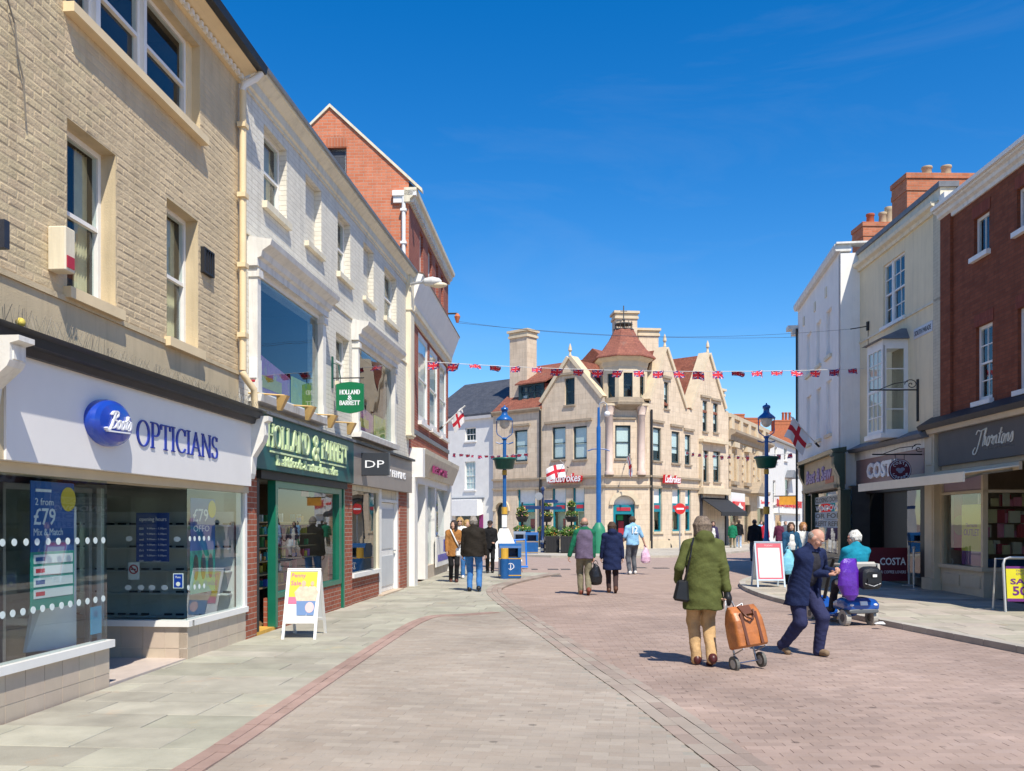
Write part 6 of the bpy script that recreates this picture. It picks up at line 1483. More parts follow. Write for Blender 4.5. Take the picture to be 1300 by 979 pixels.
# ------------------------------------------------------------------ cream building with the coffee shop
T2 = thing('shop_building', 'cream rendered building with a white bay window over the coffee shop', 'building', FR.W(FR.S(1140), 0, 0))
rs2 = FR.S; q0, q1 = rs2(1091), rs2(1196.5); zc2 = FR.Z(1140, 308)
tw = (rs2(1121.5), rs2(1148.5), FR.Z(1121.5, 416), FR.Z(1121.5, 338))
crw = M('cream_wall', (.80, .69, .47), .8, .05, 1.6, bump=.12, bscale=30, streak=.16, stain=((.69, .59, .40), 1.5, .62))
zsh2 = FR.Z(1140, 560)
b = MB().wall(FR, rect(q0, q1, zsh2 - .3, zc2), [rect(*tw)], depth=.12); b.box(FR, q0, q1, -7.1, -7, 0, zc2 + .6); b.box(FR, q0, q0 + .1, -7, -.2, 0, zc2 + .6)
build(b, 'wall', crw, T2, F=FR)
m = (tw[0] * .62 + tw[1] * .38)
window(FR, T2, tw[0], m - .03, tw[2], tw[3], o=-.05, fw=.05, bars=(1, 2)); window(FR, T2, m + .03, tw[1], tw[2], tw[3], o=-.05, fw=.05, bars=(2, 2))
build(MB().box(FR, m - .03, m + .03, -.1, -.03, tw[2], tw[3]), 'mullion', white, T2)
build(MB().box(FR, tw[0] - .08, tw[1] + .08, -.02, .08, tw[2] - .09, tw[2] - .003), 'sill', white, T2)
cornice(FR, T2, q0, q1 - .15, zc2, [(-.1, 0), (.06, 0), (.08, .08), (.18, .12), (.2, .2), (-.1, .22)], cream_pale)
build(MB().box(FR, q0, q1, -.3, .05, zc2 + .22, FR.Z(1140, 284)), 'parapet', cream_pale, T2)
build(MB().box(FR, q0, q1 + .05, -.35, .1, FR.Z(1140, 284), FR.Z(1140, 284) + .12), 'parapet_flashing', lead, T2)
build(MB().box(FR, q0, q1, .001, .03, FR.Z(1160, 399), FR.Z(1160, 399) + .06), 'string_course', cream_pale, T2)
build(MB().box(FR, q1 - .42, q1 - .002, .001, .03, zsh2, zc2 - .02), 'quoin_strip', BRICK('cream_brick', (.58, .53, .40), (.62, .57, .44), (.5, .45, .34), .225, .075, .012, .6), T2, F=FR)
# box bay
bo = .62; bs1 = rs2(1153); bs0 = rs2(1101, bo); bz0, bz1 = FR.Z(1122, 549, bo), FR.Z(1122, 437, bo)
BF = FR.shift(0, bo); BN = Fac(FR.W(bs1, 0, 0)[:2], (-FR.n[0], -FR.n[1]))      # near side face, towards the camera: u runs into the wall
byw = build(MB().box(FR, bs0 - .05, bs1 + .05, -.02, bo + .06, bz0 - .12, bz0), 'bay_window', white, T2)
build(MB().box(FR, bs0, bs1, -.02, bo, bz1, bz1 + .14), 'bay_head', white, byw)
build(MB().hexa([FR.W(bs0 - .1, 0, bz1 + .14), FR.W(bs0 - .1, bo + .12, bz1 + .14), FR.W(bs1 + .1, bo + .12, bz1 + .14), FR.W(bs1 + .1, 0, bz1 + .14)], [FR.W(bs0 + .1, 0, bz1 + .42), FR.W(bs0 + .1, .12, bz1 + .42), FR.W(bs1 - .1, .12, bz1 + .42), FR.W(bs1 - .1, 0, bz1 + .42)]), 'bay_roof', lead, byw)
def fixed(F, s0, s1, z0, z1, P, nx, ny, th=.06, fw=.09, two=False):
    f = MB().box(F, s0, s0 + fw, -th, 0, z0, z1).box(F, s1 - fw, s1, -th, 0, z0, z1).box(F, s0 + fw, s1 - fw, -th, 0, z0, z0 + fw).box(F, s0 + fw, s1 - fw, -th, 0, z1 - fw, z1)
    a, c, e, g_ = s0 + fw, s1 - fw, z0 + fw, z1 - fw
    for i in range(1, nx): x = a + (c - a) * i / nx; f.box(F, x - .012, x + .012, -.04, -.01, e, g_)
    for j in range(1, ny): y = e + (g_ - e) * j / ny; hh = .03 if two and j == ny // 2 else .012; f.box(F, a, c, -.041, -.008, y - hh, y + hh)
    w = build(f, 'sash', white, P); build(MB().box(F, a, c, -.03, -.024, e, g_), 'pane', glass, w)
fixed(BF, bs0, bs1, bz0, bz1, byw, 3, 6, two=True)
fixed(BN, -bo + .001, -.001, bz0, bz1, byw, 1, 4)
build(MB().quad(FR.W(bs0 + .01, .0, bz0), FR.W(bs1 - .01, .0, bz0), FR.W(bs1 - .01, .0, bz1), FR.W(bs0 + .01, .0, bz1)), 'interior', room, byw)
# street name plate, iron bracket, cable bracket
q = (rs2(1161), rs2(1184.5), FR.Z(1172, 426), FR.Z(1172, 413))
t = thing('street_name_plate', 'white street name plate on the cream wall above the iron bracket', 'sign', FR.W(q[0], 0, q[2])); build(MB().box(FR, q[0], q[1], 0, .02, q[2], q[3]), 'plate', M('name_plate', (.6, .6, .62), .4), t); text(FR, t, 'SOUTH PARADE', q[0] + .06, q[1] - .06, q[2] + .06, q[3] - .06, black, .02, .004, bold=.01)
def scroll_bracket(name, F, s, o_len, zb, label, up_, down, col=black):
    FB_ = Fac(F.W(s, 0, 0)[:2], (-F.n[0], -F.n[1]))      # left in view = out from the wall
    t = thing(name, label, 'bracket', F.W(s, 0, zb))
    build(MB().box(F, s - .03, s + .03, 0, .04, zb - down, zb + up_), 'wall_bar', col, t); build(MB().tube([FB_.W(0, 0, zb), FB_.W(-o_len, 0, zb)], .018, 6), 'arm', col, t)
    sp = [FB_.W(-.05 - .2 * (1 - k / 24) * math.cos(k * .42) * .8 - .12, 0, zb + .13 + .13 * (1 - k / 24) * math.sin(k * .42)) for k in range(24)]
    build(MB().tube(sp, .011, 5), 'scroll', col, t)
    build(MB().tube([FB_.W(-.25, 0, zb + .2), FB_.W(-o_len * .5, 0, zb + .15), FB_.W(-o_len * .8, 0, zb + .01)], .01, 5), 'brace', col, t)
    return t, FB_
scroll_bracket('iron_bracket', FR, rs2(1166), 1.15, FR.Z(1166, 495), 'empty black iron scroll bracket on the cream wall by the bay', .25, .75)
FBc = Fac(FR.W(rs2(1103), 0, 0)[:2], (-FR.n[0], -FR.n[1])); zz = FR.Z(1103, 414)
t = thing('cable_anchor', 'small dark cable anchor on the cream wall left of the top window', 'bracket', FR.W(rs2(1103), 0, zz)); build(MB().box(FR, rs2(1103) - .04, rs2(1103) + .04, 0, .06, zz - .12, zz + .12), 'plate', black, t); build(MB().tube([FBc.W(0, 0, zz), FBc.W(-.5, 0, zz - .08)], .015, 5), 'rod', black, t)
build(MB().tube([FR.W(rs2(1103), .02, zz - .1), FR.W(rs2(1103), .02, zz - .6)], .008, 5), 'wire', black, t)
# coffee shop front
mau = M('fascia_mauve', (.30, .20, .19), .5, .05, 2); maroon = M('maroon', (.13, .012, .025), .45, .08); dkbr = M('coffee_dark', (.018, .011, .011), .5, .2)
c0, c1 = rs2(1077), rs2(1173, .1); z0, z1 = FR.Z(1120, 615, .1), FR.Z(1120, 579, .1)
build(MB().box(FR, c0, c1, -.1, .1, z0, z1), 'fascia', mau, T2)
build(MB().box(FR, c0 - .1, c1 + .1, -.1, .13, z1, z1 + .22), 'fascia_head', white_old, T2)
build(MB().along(FR, [(-.05, z1 + .22), (.3, z1 + .22), (.36, z1 + .3), (-.05, z1 + .5)], c0 - .2, rs2(1187)), 'shop_cornice', lead, T2)
text(FR, T2, 'COSTA', rs2(1100, .15), rs2(1141, .15), FR.Z(1120, 606, .15), FR.Z(1120, 585, .15), lw, .1, .05, bold=.04)
console(FR, T2, c0 - .35, c0 - .03, z0 - .05, z1 + .1, .25, white_old)
pieces(MB().box(FR, c0 - .35, c0 - .03, -.2, .08, 0, z0 - .06).box(FR, rs2(1171), rs2(1177), -.2, .05, 0, z0), 'pilaster', M('dark_bronze', (.05, .04, .035), .5), T2)
build(MB().box(FR, c0, c1, -.15, .02, z0 - .2, z0), 'shopfront_rail', dkbr, T2)
for i, (x0, x1) in enumerate(((1078, 1099), (1116, 1147))): build(MB().box(FR, rs2(x0), rs2(x1), -.25, -.12, .05, z0 - .2), 'doorway', dkbr, T2)
gm_ = GLASS('dark_mirror_glass', (.35, .35, .35), 1.9)
for x0, x1 in ((1099, 1116), (1147, 1170)):
    build(MB().box(FR, rs2(x0), rs2(x1), -.1, -.09, .3, z0 - .2), 'shop_pane', gm_, T2); build(MB().box(FR, rs2(x0), rs2(x1), -.15, 0, -.02, .3), 'stall_riser', dkbr, T2)
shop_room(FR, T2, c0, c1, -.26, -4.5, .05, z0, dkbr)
hs_, FH = scroll_bracket('sign_bracket', FR, rs2(1170.5, .1), 1.25, FR.Z(1170, 577, .1), 'black iron bracket carrying the round coffee shop sign', .25, .35)
FH = Fac(FR.W(rs2(1170.5), .1, 0)[:2], (-FR.n[0], -FR.n[1]))
rc = (FH.S(1128) + FH.S(1156.5)) / 2; rr_ = (FH.S(1156.5) - FH.S(1128)) / 2; zc_ = FH.Z(1142, 597)
t = thing('round_sign', 'round maroon coffee shop sign hanging from the iron bracket', 'sign', FH.W(rc, 0, zc_ - rr_))
circ = lambda r, n=32: [(rc + r * math.cos(2 * math.pi * k / n), zc_ + r * math.sin(2 * math.pi * k / n)) for k in range(n)]
build(MB().prism(FH, circ(rr_), -.03, .03), 'disc', maroon, t)
vs_, fs_ = [], []; strokes([arcp(0, 0, 1, 1, 0, 360, 36)], .04, .04, vs_, fs_, 0); fit(FH, t, (vs_, fs_), rc - rr_ * .93, rc + rr_ * .93, zc_ - rr_ * .93, zc_ + rr_ * .93, lw, .03, .004, 'ring')
for k, ch in enumerate('COSTA'):
    a = R(140 - k * 25); x_, z_ = rc + rr_ * .68 * math.cos(a), zc_ + rr_ * .68 * math.sin(a); text(FH, t, ch, x_ - rr_ * .11, x_ + rr_ * .11, z_ - rr_ * .13, z_ + rr_ * .13, lw, .03, .004)
for k, ch in enumerate('COFFEE'):
    a = R(-146 + k * 22.5); x_, z_ = rc + rr_ * .7 * math.cos(a), zc_ + rr_ * .7 * math.sin(a); text(FH, t, ch, x_ - rr_ * .09, x_ + rr_ * .09, z_ - rr_ * .11, z_ + rr_ * .11, lw, .03, .004)
bean = M('bean_grey', (.30, .30, .36), .5, .1)
for dx, dz_, sx in ((-.18, .05, .2), (.2, .08, .2), (0, -.1, .22)): build(MB().prism(FH, [(rc + rr_ * (dx + sx * math.cos(a * math.pi / 8)), zc_ + rr_ * (dz_ + sx * .8 * math.sin(a * math.pi / 8))) for a in range(16)], .03, .036 + .001 * (dx > 0)), 'bean', bean, t)
for dx in (-.4, .4): build(MB().tube([FH.W(rc + rr_ * dx, 0, zc_ + rr_ * .9), FH.W(rc + rr_ * dx, 0, FR.Z(1170, 577, .1))], .008, 5), 'hanger', black, t)
cB = BRICK('chimney_brick', (.46, .15, .075), (.55, .20, .11), (.42, .27, .19), .225, .08, .012, .6)
FX = Fac((at(1151, 26.5), 26.5), (1, .02)); zz = FX.Z(1180, 219)
T4 = chimney(FX, FX.S(1151.5), FX.S(1236), -1.0, 0, 6, zz, T2, cB, cB, [(FX.S(1187), pot_c, .35), (FX.S(1212), pot_c, .38)])
for c in T4.children:
    if c.name.startswith('chimney_cap'): c.location = (0, 0, -.02)
FX = Fac((at(1095, 33), 33), (1, .02)); zz = FX.Z(1120, 282)
chimney(FX, FX.S(1096), FX.S(1150), -1.0, 0, 6, zz, T3, cB, cB, [(FX.S(1112), pot_r, .45), (FX.S(1128), pot_c, .5), (FX.S(1136), pot_c, .7)])

# ------------------------------------------------------------------ red brick building with the chocolate shop
T1 = thing('shop_building', 'dark red brick building with white sash windows over the chocolate shop, nearest on the right', 'building', FR.W(FR.S(1250), 0, 0))
n0 = rs2(1197); n1 = n0 + (FR.W(n0, 0, 0)[1] - 14.0)
zc1 = FR.Z(1250, 238)
rb = BRICK('dark_red_wall', (.19, .055, .028), (.25, .078, .04), (.13, .062, .04), .225, .075, .011, .6, .85, stain=((.08, .035, .03), 1.6, .6), var=.18)
wt = [(rs2(1236.5), rs2(1256), FR.Z(1236.5, 328), FR.Z(1236.5, 279))]; wt.append((rs2(1291), rs2(1291) + wt[0][1] - wt[0][0], wt[0][2], wt[0][3]))
wf = [(rs2(1239), rs2(1260), FR.Z(1239, 511), FR.Z(1239, 416))]; wf.append((rs2(1292), rs2(1292) + wf[0][1] - wf[0][0], wf[0][2], wf[0][3]))
zs1 = FR.Z(1240, 528)
hh = [rect(*q) for q in wt + wf]
b = MB().wall(FR, rect(n0, n1, zs1 - .4, zc1), hh, depth=.13); b.box(FR, n1 - .1, n1, -7, -.15, 0, zc1); b.box(FR, n0, n1, -7.1, -7, 0, zc1)
build(b, 'wall', rb, T1, F=FR)
build(MB().box(FR, n0, n0 + .5, .001, .06, zs1, zc1 - .02), 'brick_pilaster', rb, T1, F=FR)
for q in wt: window(FR, T1, *q, o=-.07, fw=.06, sill=white, bars=(2, 1), two=False)
for q in wf: window(FR, T1, *q, o=-.07, fw=.07, sill=white, bars=(2, 2))
for q in wt + wf: build(MB().box(FR, q[0] - .05, q[1] + .05, .001, .015, q[3] + .002, q[3] + .24), 'brick_lintel', BRICK('lintel_brick', (.2, .05, .035), (.26, .07, .045), (.13, .06, .045), .075, .24, .01, .5), T1, F=FR)
cornice(FR, T1, n0 - .02, n1, zc1, [(-.1, -.12), (.04, -.12), (.05, -.04), (.12, .0), (.13, .07), (.2, .1), (.21, .14), (-.1, .14)], white_old)
build(MB().along(FR, [(.19, zc1 + .145), (.27, zc1 + .145), (.28, zc1 + .22), (.19, zc1 + .22)], n0, n1), 'gutter', white, T1)
build(MB().along(FR, [(.18, zc1 + .145), (.18, zc1 + .17), (-3.5, zc1 + 1.5), (-7, zc1 + .3), (-7, zc1 + .15)], n0, n1), 'roof', BRICK('roof_tile_dark', (.16, .09, .07), (.2, .12, .09), (.08, .05, .04), .17, .11, .01, .5), T1, F=FR)
build(MB().box(FR, n0 + .02, n0 + .3, -.2, .1, zc1 + .23, zc1 + .5), 'parapet_block', white_old, T1)
# shopfront
fm = M('fascia_brown', (.10, .085, .08), .55, .1, 2, spec=.25, stain=((.28, .09, .05), 2.2, .66)); stonec = M('shop_cream', (.56, .47, .34), .55, .06, 4)
z0, z1 = FR.Z(1190, 592, .12), FR.Z(1190, 550, .12); f0 = rs2(1190, .12); f1 = n1
build(MB().box(FR, f0, f1, -.1, .1, z0, z1), 'fascia', fm, T1)
build(MB().along(FR, [(-.05, z1), (.2, z1), (.24, z1 + .1), (-.05, z1 + .1)], f0 - .35, f1), 'fascia_moulding', stonec, T1)
build(MB().along(FR, [(-.05, z1 + .1), (.3, z1 + .1), (.34, z1 + .2), (-.05, z1 + .45)], f0 - .6, f1), 'shop_cornice', black, T1)
script(FR, T1, 'Thorntons', rs2(1234, .12), rs2(1286, .12), FR.Z(1260, 574, .12), FR.Z(1260, 541, .12), M('letter_cream', (.72, .66, .54), .4), .1, .015, wx=.11, wy=.05)
text(FR, T1, 'THE ART OF CHOCOLATE', rs2(1248, .12), rs2(1286, .12), FR.Z(1265, 569, .12), FR.Z(1265, 566, .12), M('letter_dim', (.16, .14, .12), .5), .1, .006)
pl0, pl1 = rs2(1176, .1), rs2(1188, .1)
build(MB().box(FR, pl0, pl1, -.2, .14, 0, z1), 'pilaster', stonec, T1); pieces(MB().box(FR, pl0 + .08, pl1 - .08, .141, .16, z0 + .05, z1 - .08).box(FR, pl0 + .08, pl1 - .08, .141, .155, .5, z0 - .25), 'panel', stonec, T1)
build(MB().box(FR, pl0 - .03, pl1 + .03, -.2, .2, 0, .35), 'pilaster_base', stonec, T1)
wz0, wz1 = FR.Z(1200, 716), FR.Z(1200, 627); wzt = z0 - .1; e1 = rs2(1248)
build(MB().box(FR, pl1, e1, -.15, -.01, -.02, wz0 - .08), 'stall_riser', stonec, T1)
FN = Fac(FR.W(e1, 0, 0)[:2], (-FR.n[0], -FR.n[1])); rdep = 1.5
build(MB().box(FN, .012, rdep, -.15, -.001, -.02, wz0 - .08), 'stall_riser', stonec, T1)
w_ = (e1 - pl1) / 2
pieces(MB().box(FR, pl1 + .12, pl1 + w_ - .06, -.009, .012, .25, wz0 - .2).box(FR, pl1 + w_ + .06, e1 - .12, -.009, .012, .25, wz0 - .2), 'panel', stonec, T1); build(MB().box(FN, .15, .8, 0, .012, .25, wz0 - .2), 'panel', stonec, T1)
pieces(MB().box(FR, pl1, e1 + .05, -.15, .05, wz0 - .08, wz0).box(FN, .06, rdep, -.15, .049, wz0 - .08, wz0), 'sill', stonec, T1)
pieces(MB().box(FR, pl1, pl1 + .07, -.1, 0, wz0, wzt).box(FR, e1 - .09, e1 - .001, -.1, 0, wz0, wzt).box(FR, pl1 + .07, e1 - .09, -.1, 0, wz1 - .03, wz1 + .03).box(FN, .001, rdep, -.08, -.001, wz1 - .03, wz1 + .03).box(FR, pl1 + .07, f1, -.1, 0, wzt, z0), 'window_bar', stonec, T1)
build(MB().box(FR, pl1 + .07, e1 - .09, -.06, -.05, wz0, wz1 - .03), 'shop_pane', shopglass, T1); build(MB().box(FN, .03, rdep, -.05, -.04, wz0, wz1 - .03), 'shop_pane', shopglass, T1)
build(MB().box(FR, pl1 + .07, e1 - .09, -.06, -.05, wz1 + .03, wzt), 'transom_panel', M('lilac_panel', (.34, .26, .32), .6, .05), T1)
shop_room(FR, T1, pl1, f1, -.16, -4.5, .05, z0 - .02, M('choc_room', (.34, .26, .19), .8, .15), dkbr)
t = thing('window_poster', 'tall yellow and purple outlet poster in the chocolate shop window', 'poster', FR.W((rs2(1221) + rs2(1246)) / 2, -.1, wz0)); u0, u1 = rs2(1221, -.1), rs2(1246, -.1)
ylw = M('outlet_yellow', (.62, .56, .02), .5, .04); pur = M('outlet_purple', (.13, .02, .16), .5, .06)
za, zb = FR.Z(1222, 641, -.1), FR.Z(1222, 699, -.1)
build(MB().box(FR, u0, u1, -.11, -.1, zb, za), 'sheet', ylw, t); build(MB().box(FR, u0, u1, -.11, -.1, wz0 + .02, zb - .002), 'sheet', pur, t); text(FR, t, 'OUTLET', u0 + .1, u1 - .1, zb + (za - zb) * .33, zb + (za - zb) * .47, pur, -.1, .003); text(FR, t, 'Thorntons', u0 + .18, u1 - .18, zb + (za - zb) * .52, zb + (za - zb) * .6, pur, -.1, .003, shear=.3)
t = thing('backing_board', 'crimson backing board with a green disc beside the outlet poster', 'board', FR.W(rs2(1212), -.2, wz0)); u0, u1 = rs2(1206, -.3), rs2(1221, -.3)
build(MB().box(FR, u0, u1, -.32, -.3, wz0 + .3, wz1), 'board', M('crimson', (.25, .01, .05), .6, .1), t); build(MB().prism(FR, [((u0 + u1) / 2 + .2 + .3 * math.cos(a * math.pi / 10), 1.55 + .22 * math.sin(a * math.pi / 10)) for a in range(20)], -.3, -.29), 'disc', M('olive', (.16, .18, .04), .6), t)
stock(FN, .1, 1.4, -.35, 1.0, 1.9, 50, 'pink and gold chocolate boxes shown in the side window of the chocolate shop', [M('choc_pink', (.6, .2, .26), .5, .1), M('choc_gold', (.6, .48, .25), .5, .1), M('choc_cream', (.6, .52, .38), .5), M('choc_red', (.4, .06, .07), .5)], 8, .3, (.1, .25), [.95, 1.3, 1.6, 1.95])
build(MB().box(FN, .1, 1.45, -.7, -.3, wz0 - .02, wz0 + .16), 'display_plinth', M('display_blue', (.02, .07, .16), .6, .1), T1)
# awning over both shops
ao = 1.15; x0_, x1_ = rs2(1091, ao), rs2(1225, ao); zv1, zv0 = FR.Z(1225, 599.5, ao), FR.Z(1225, 611.5, ao); zw = z0 - .06
aw = thing('shop_awning', 'long cream canvas awning with a plain valance over the chocolate shop', 'awning', FR.W((x0_ + x1_) / 2, 0, zv0))
canv = M('awning_canvas', (.78, .72, .58), .85, .05, 3); canvt = canv
build(MB().along(FR, [(.15, zv1 + .14), (ao, zv1), (ao, zv1 - .02), (.15, zv1 + .11)], x0_, x1_), 'canvas', canvt, aw)
build(MB().box(FR, x0_, x1_, ao, ao + .03, zv0, zv1 + .01), 'valance', canv, aw); build(MB().box(FR, x0_, x1_, .1, .16, zv1 + .05, zv1 + .2), 'cassette', stonec, aw)
for s in (x1_ - .25, x0_ + .4): build(MB().tube([FR.W(s, .15, zv1 + .06), FR.W(s - .05, .7, zv1 - .01), FR.W(s, ao - .03, zv0 + .06)], .025, 6), 'folding_arm', steel, aw)

# ------------------------------------------------------------------ street furniture
blue = M('lamp_post_blue', (.012, .10, .33), .35, .1, 5, coat=.3); green_bowl = M('basket_green', (.006, .10, .075), .4, .1, 5); gold = M('gold_band', (.60, .36, .05), .4, .1)
bowlg = M('lamp_bowl_clear', (.62, .58, .50), .15, .05, 4, spec=.8)
def lamp_post(x, d, label):
    X = at(x, d); t = thing('lamp_post', label, 'lamp post', (X, d, 0), 'blue lamp posts with green planter bowls')
    build(MB().lathe(X, d, [(.17, 0), (.17, .12), (.13, .18), (.12, .9), (.14, .95), (.09, 1.05), (.068, 1.4), (.062, 4.45)], 14), 'post', blue, t, smooth=True)
    build(MB().lathe(X, d, [(.105, 1.9), (.105, 2.15)], 14), 'collar', gold, t); build(MB().lathe(X, d, [(.085, 3.25), (.085, 3.42)], 12), 'collar', gold, t)
    build(MB().lathe(X, d, [(.22, 3.45), (.30, 3.47), (.37, 3.76), (.42, 3.78), (.42, 3.84), (.36, 3.85), (.36, 3.80)], 20), 'planter_bowl', green_bowl, t, smooth=True)
    ya = MB().tube([(X - .3, d, 4.38), (X - .15, d, 4.33), (X, d, 4.36), (X + .15, d, 4.33), (X + .3, d, 4.38)], .022, 6)
    build(ya, 'cross_arm', blue, t); build(MB().lathe(X, d, [(.06, 4.45), (.10, 4.5), (.05, 4.55)], 12), 'yoke_boss', blue, t)
    for sg in (-1, 1): build(MB().tube([(X + sg * .04, d, 4.5), (X + sg * .14, d, 4.58), (X + sg * .25, d, 4.66), (X + sg * .27, d, 4.75), (X + sg * .27, d, 5.14)], .018, 6), 'yoke', blue, t)
    build(MB().lathe(X, d, [(.29, 5.12), (.30, 5.16), (.22, 5.24), (.13, 5.31), (.10, 5.36), (.10, 5.47), (.13, 5.48), (.13, 5.56), (.10, 5.58), (.03, 5.61), (.02, 5.66)], 16), 'lantern_hood', blue, t, smooth=True)
    build(MB().lathe(X, d, [(.02, 4.84), (.10, 4.87), (.17, 4.96), (.19, 5.07), (.2, 5.125)], 14), 'lamp_bowl', bowlg, t, smooth=True)
    return t
lamp_post(640.5, 31.8, 'blue lamp post with a green planter bowl behind the litter bin on the left')
lamp_post(973, 31.2, 'blue lamp post with a green planter bowl on the right, behind the white board')
lamp_post(949, 72, 'small distant blue lamp post with a green bowl in front of the bank')
# notices fixed to the left post
pX = at(640.5, 31.8)
tag(build(MB().bx(pX, 31.8 - .14, 1.45, .18, .02, .42), 'post_notice', pwhite, org=(pX, 31.66, 1.45)), 'white paper notice tied to the left lamp post', 'notice')
# camera pole with green pedestal
d = 45.5; X = at(760, d)
t = thing('camera_pole', 'tall blue camera pole rising from a green pedestal before the corner turret', 'pole', (X, d, 0))
build(MB().lathe(X, d, [(.34, 0), (.34, 1.2), (.30, 1.38), (.2, 1.52), (.14, 1.62)], 18), 'pedestal', M('pedestal_green', (.03, .22, .12), .5, .08), t, smooth=True)
build(MB().lathe(X, d, [(.125, 1.5), (.125, 4.5), (.105, 4.6), (.105, 6.3), (.07, 6.4), (.06, 7.3)], 14), 'shaft', blue, t, smooth=True)
build(MB().tube([(X - .55, d, 5.15), (X - .3, d, 5.24), (X, d, 5.26), (X + .3, d, 5.24), (X + .55, d, 5.15)], .03, 6), 'cross_arm', blue, t)
build(MB().tube([(X, d, 7.2), (X + .05, d, 7.5), (X + .25, d, 7.58), (X + .4, d, 7.45), (X + .42, d, 7.1)], .03, 6), 'camera_arm', steel, t); build(MB().ball((X + .42, d, 6.98), .15), 'camera_dome', white, t, smooth=True)
# finger post
d = 46.6; X = at(689, d)
t = thing('finger_post', 'dark blue finger post with direction arms among the flower planters', 'signpost', (X, d, 0))
build(MB().lathe(X, d, [(.11, 0), (.11, .5), (.13, .52), (.13, .6), (.1, .62), (.07, 1.2), (.055, 3.2), (.09, 3.25), (.1, 3.32), (.03, 3.45)], 12), 'post', M('post_navy', (.015, .04, .13), .4, .1), t, smooth=True)
pieces(MB().lathe(X, d, [(.135, .2), (.135, .32)], 12).lathe(X, d, [(.135, .62), (.135, .72)], 12), 'grey_band', steel, t)
for z, s0, s1 in ((2.62, .08, .75), (2.3, -.9, -.08), (2.28, .1, .95)): build(MB().prism(Fac((X, d), (1, .25)), [(s0, z), (s1, z), (s1 + (.08 if s1 > 0 else 0), z + .08), (s1, z + .16), (s0, z + .16)], -.02, .02), 'direction_arm', M('post_navy', (.015, .04, .13)), t)
build(MB().tube([(X - .2, d - .08, 2.95), (X - .2, d - .04, 2.95)], .2, 16), 'round_badge', steel, t)
# litter bins
binb = M('bin_blue', (.01, .09, .28), .4, .12, 6, coat=.15); bing = M('bin_grey', (.16, .20, .26), .5, .1)
def bin_(x, y, w, h, label, mat, rz=0.0, front=True, group='litter bins'):
    X, d = G(x, y); t = thing('litter_bin', label, 'litter bin', (X, d, 0), group); F = Fac((X, d), (math.cos(rz), math.sin(rz)))
    D = w * .9
    build(MB().box(F, -w / 2, w / 2, -D / 2, D / 2, .04, h * .62), 'body', mat, t, bevel=.03)
    hb = MB().box(F, -w / 2 + .0, -w / 2 + .09, -D / 2, D / 2, h * .62, h * .88).box(F, w / 2 - .09, w / 2, -D / 2, D / 2, h * .62, h * .88).box(F, -w / 2 + .09, w / 2 - .09, -D / 2, -D / 2 + .06, h * .62, h * .88)
    pieces(hb, 'hood_side', mat, t)
    build(MB().along(F, [(-D / 2, h * .88), (D / 2, h * .88), (D / 2 - .02, h * .94), (D / 3, h), (-D / 3, h), (-D / 2 + .02, h * .94)], -w / 2 - .01, w / 2 + .01), 'hood', mat, t)
    build(MB().box(F, -w / 2 + .09, w / 2 - .09, -D / 2 + .07, D / 2 - .1, h * .62, h * .66), 'opening', black, t)
    for z in (h * .12, h * .58): build(MB().box(F, -w / 2 - .004, w / 2 + .004, -D / 2 - .004, D / 2 + .004, z, z + .025), 'gold_band', gold, t)
    return t, F
t, F = bin_(647, 736, .60, 1.02, 'blue litter bin with gold bands standing on the left kerb bend', binb, R(6))
vs_, fs_ = [], []; strokes([arcp(0, 0, 1, 1.2, 200, -20, 14), [(-.9, -.4), (0, -1.2), (.9, -.4)], [(0, .9), (0, -.9)]], .2, .2, vs_, fs_, 0); fit(F, t, (vs_, fs_), -.1, .1, .28, .48, lw, .271, .004, 'crest')
build(MB().tube([F.W(-.17, .25, .6), F.W(-.17, .25, .9)], .11, 12), 'ash_tube', gold, t); build(MB().lathe(*F.W(-.17, .25, 0)[:2], [(.12, .02), (.12, .6)], 12), 'side_tube', binb, t, smooth=True)
bin_(659.5, 705, .58, 1.18, 'grey topped litter bin beside the planters, left of a pair', bing); bin_(675, 705, .62, 1.14, 'blue litter bin beside the planters, right of a pair', binb)
# white easel boards behind the front bin
def easel(x, y, w, h, label, mat, fr):
    X, d = G(x, y); t = thing('folding_board', label, 'board', (X, d, 0)); F = Fac((X, d), (1, .1))
    build(MB().hexa([F.W(-w / 2, .25, .35), F.W(w / 2, .25, .35), F.W(w / 2, .22, .35), F.W(-w / 2, .22, .35)], [F.W(-w / 8, .02, h), F.W(w / 8, .02, h), F.W(w / 8, -.01, h), F.W(-w / 8, -.01, h)]), 'panel', mat, t)
    for sx in (-1, 1): build(MB().tube([F.W(sx * w / 2, .27, 0), F.W(sx * .06, .0, h + .02)], .016, 5), 'leg', fr, t); build(MB().tube([F.W(sx * w / 2, -.35, 0), F.W(sx * .06, -.02, h)], .016, 5), 'leg', fr, t)
easel(640, 726, 1.15, 1.42, 'tall white folding board on wooden legs behind the front litter bin', pwhite, M('wood_leg', (.3, .18, .09), .7, .15))
X, d = G(663, 722); t = thing('trolley_frame', 'bright blue metal barrow frame behind the front litter bin', 'barrow', (X, d, 0)); F = Fac((X, d), (1, 0))
bb = M('bright_blue', (.01, .2, .75), .35, .05)
build(MB().tube([F.W(-.35, 0, 1.0), F.W(.1, 0, 1.02), F.W(.12, 0, .95), F.W(.15, .05, .12)], .03, 6), 'frame', bb, t); build(MB().tube([F.W(-.25, 0, 1.0), F.W(-.3, .2, .1)], .03, 6), 'frame', bb, t); build(MB().box(F, -.35, .2, -.05, .25, .05, .1), 'foot_plate', bb, t); build(MB().tube([F.W(-.45, .3, .09), F.W(-.38, .3, .09)], .09, 12), 'wheel', black, t)
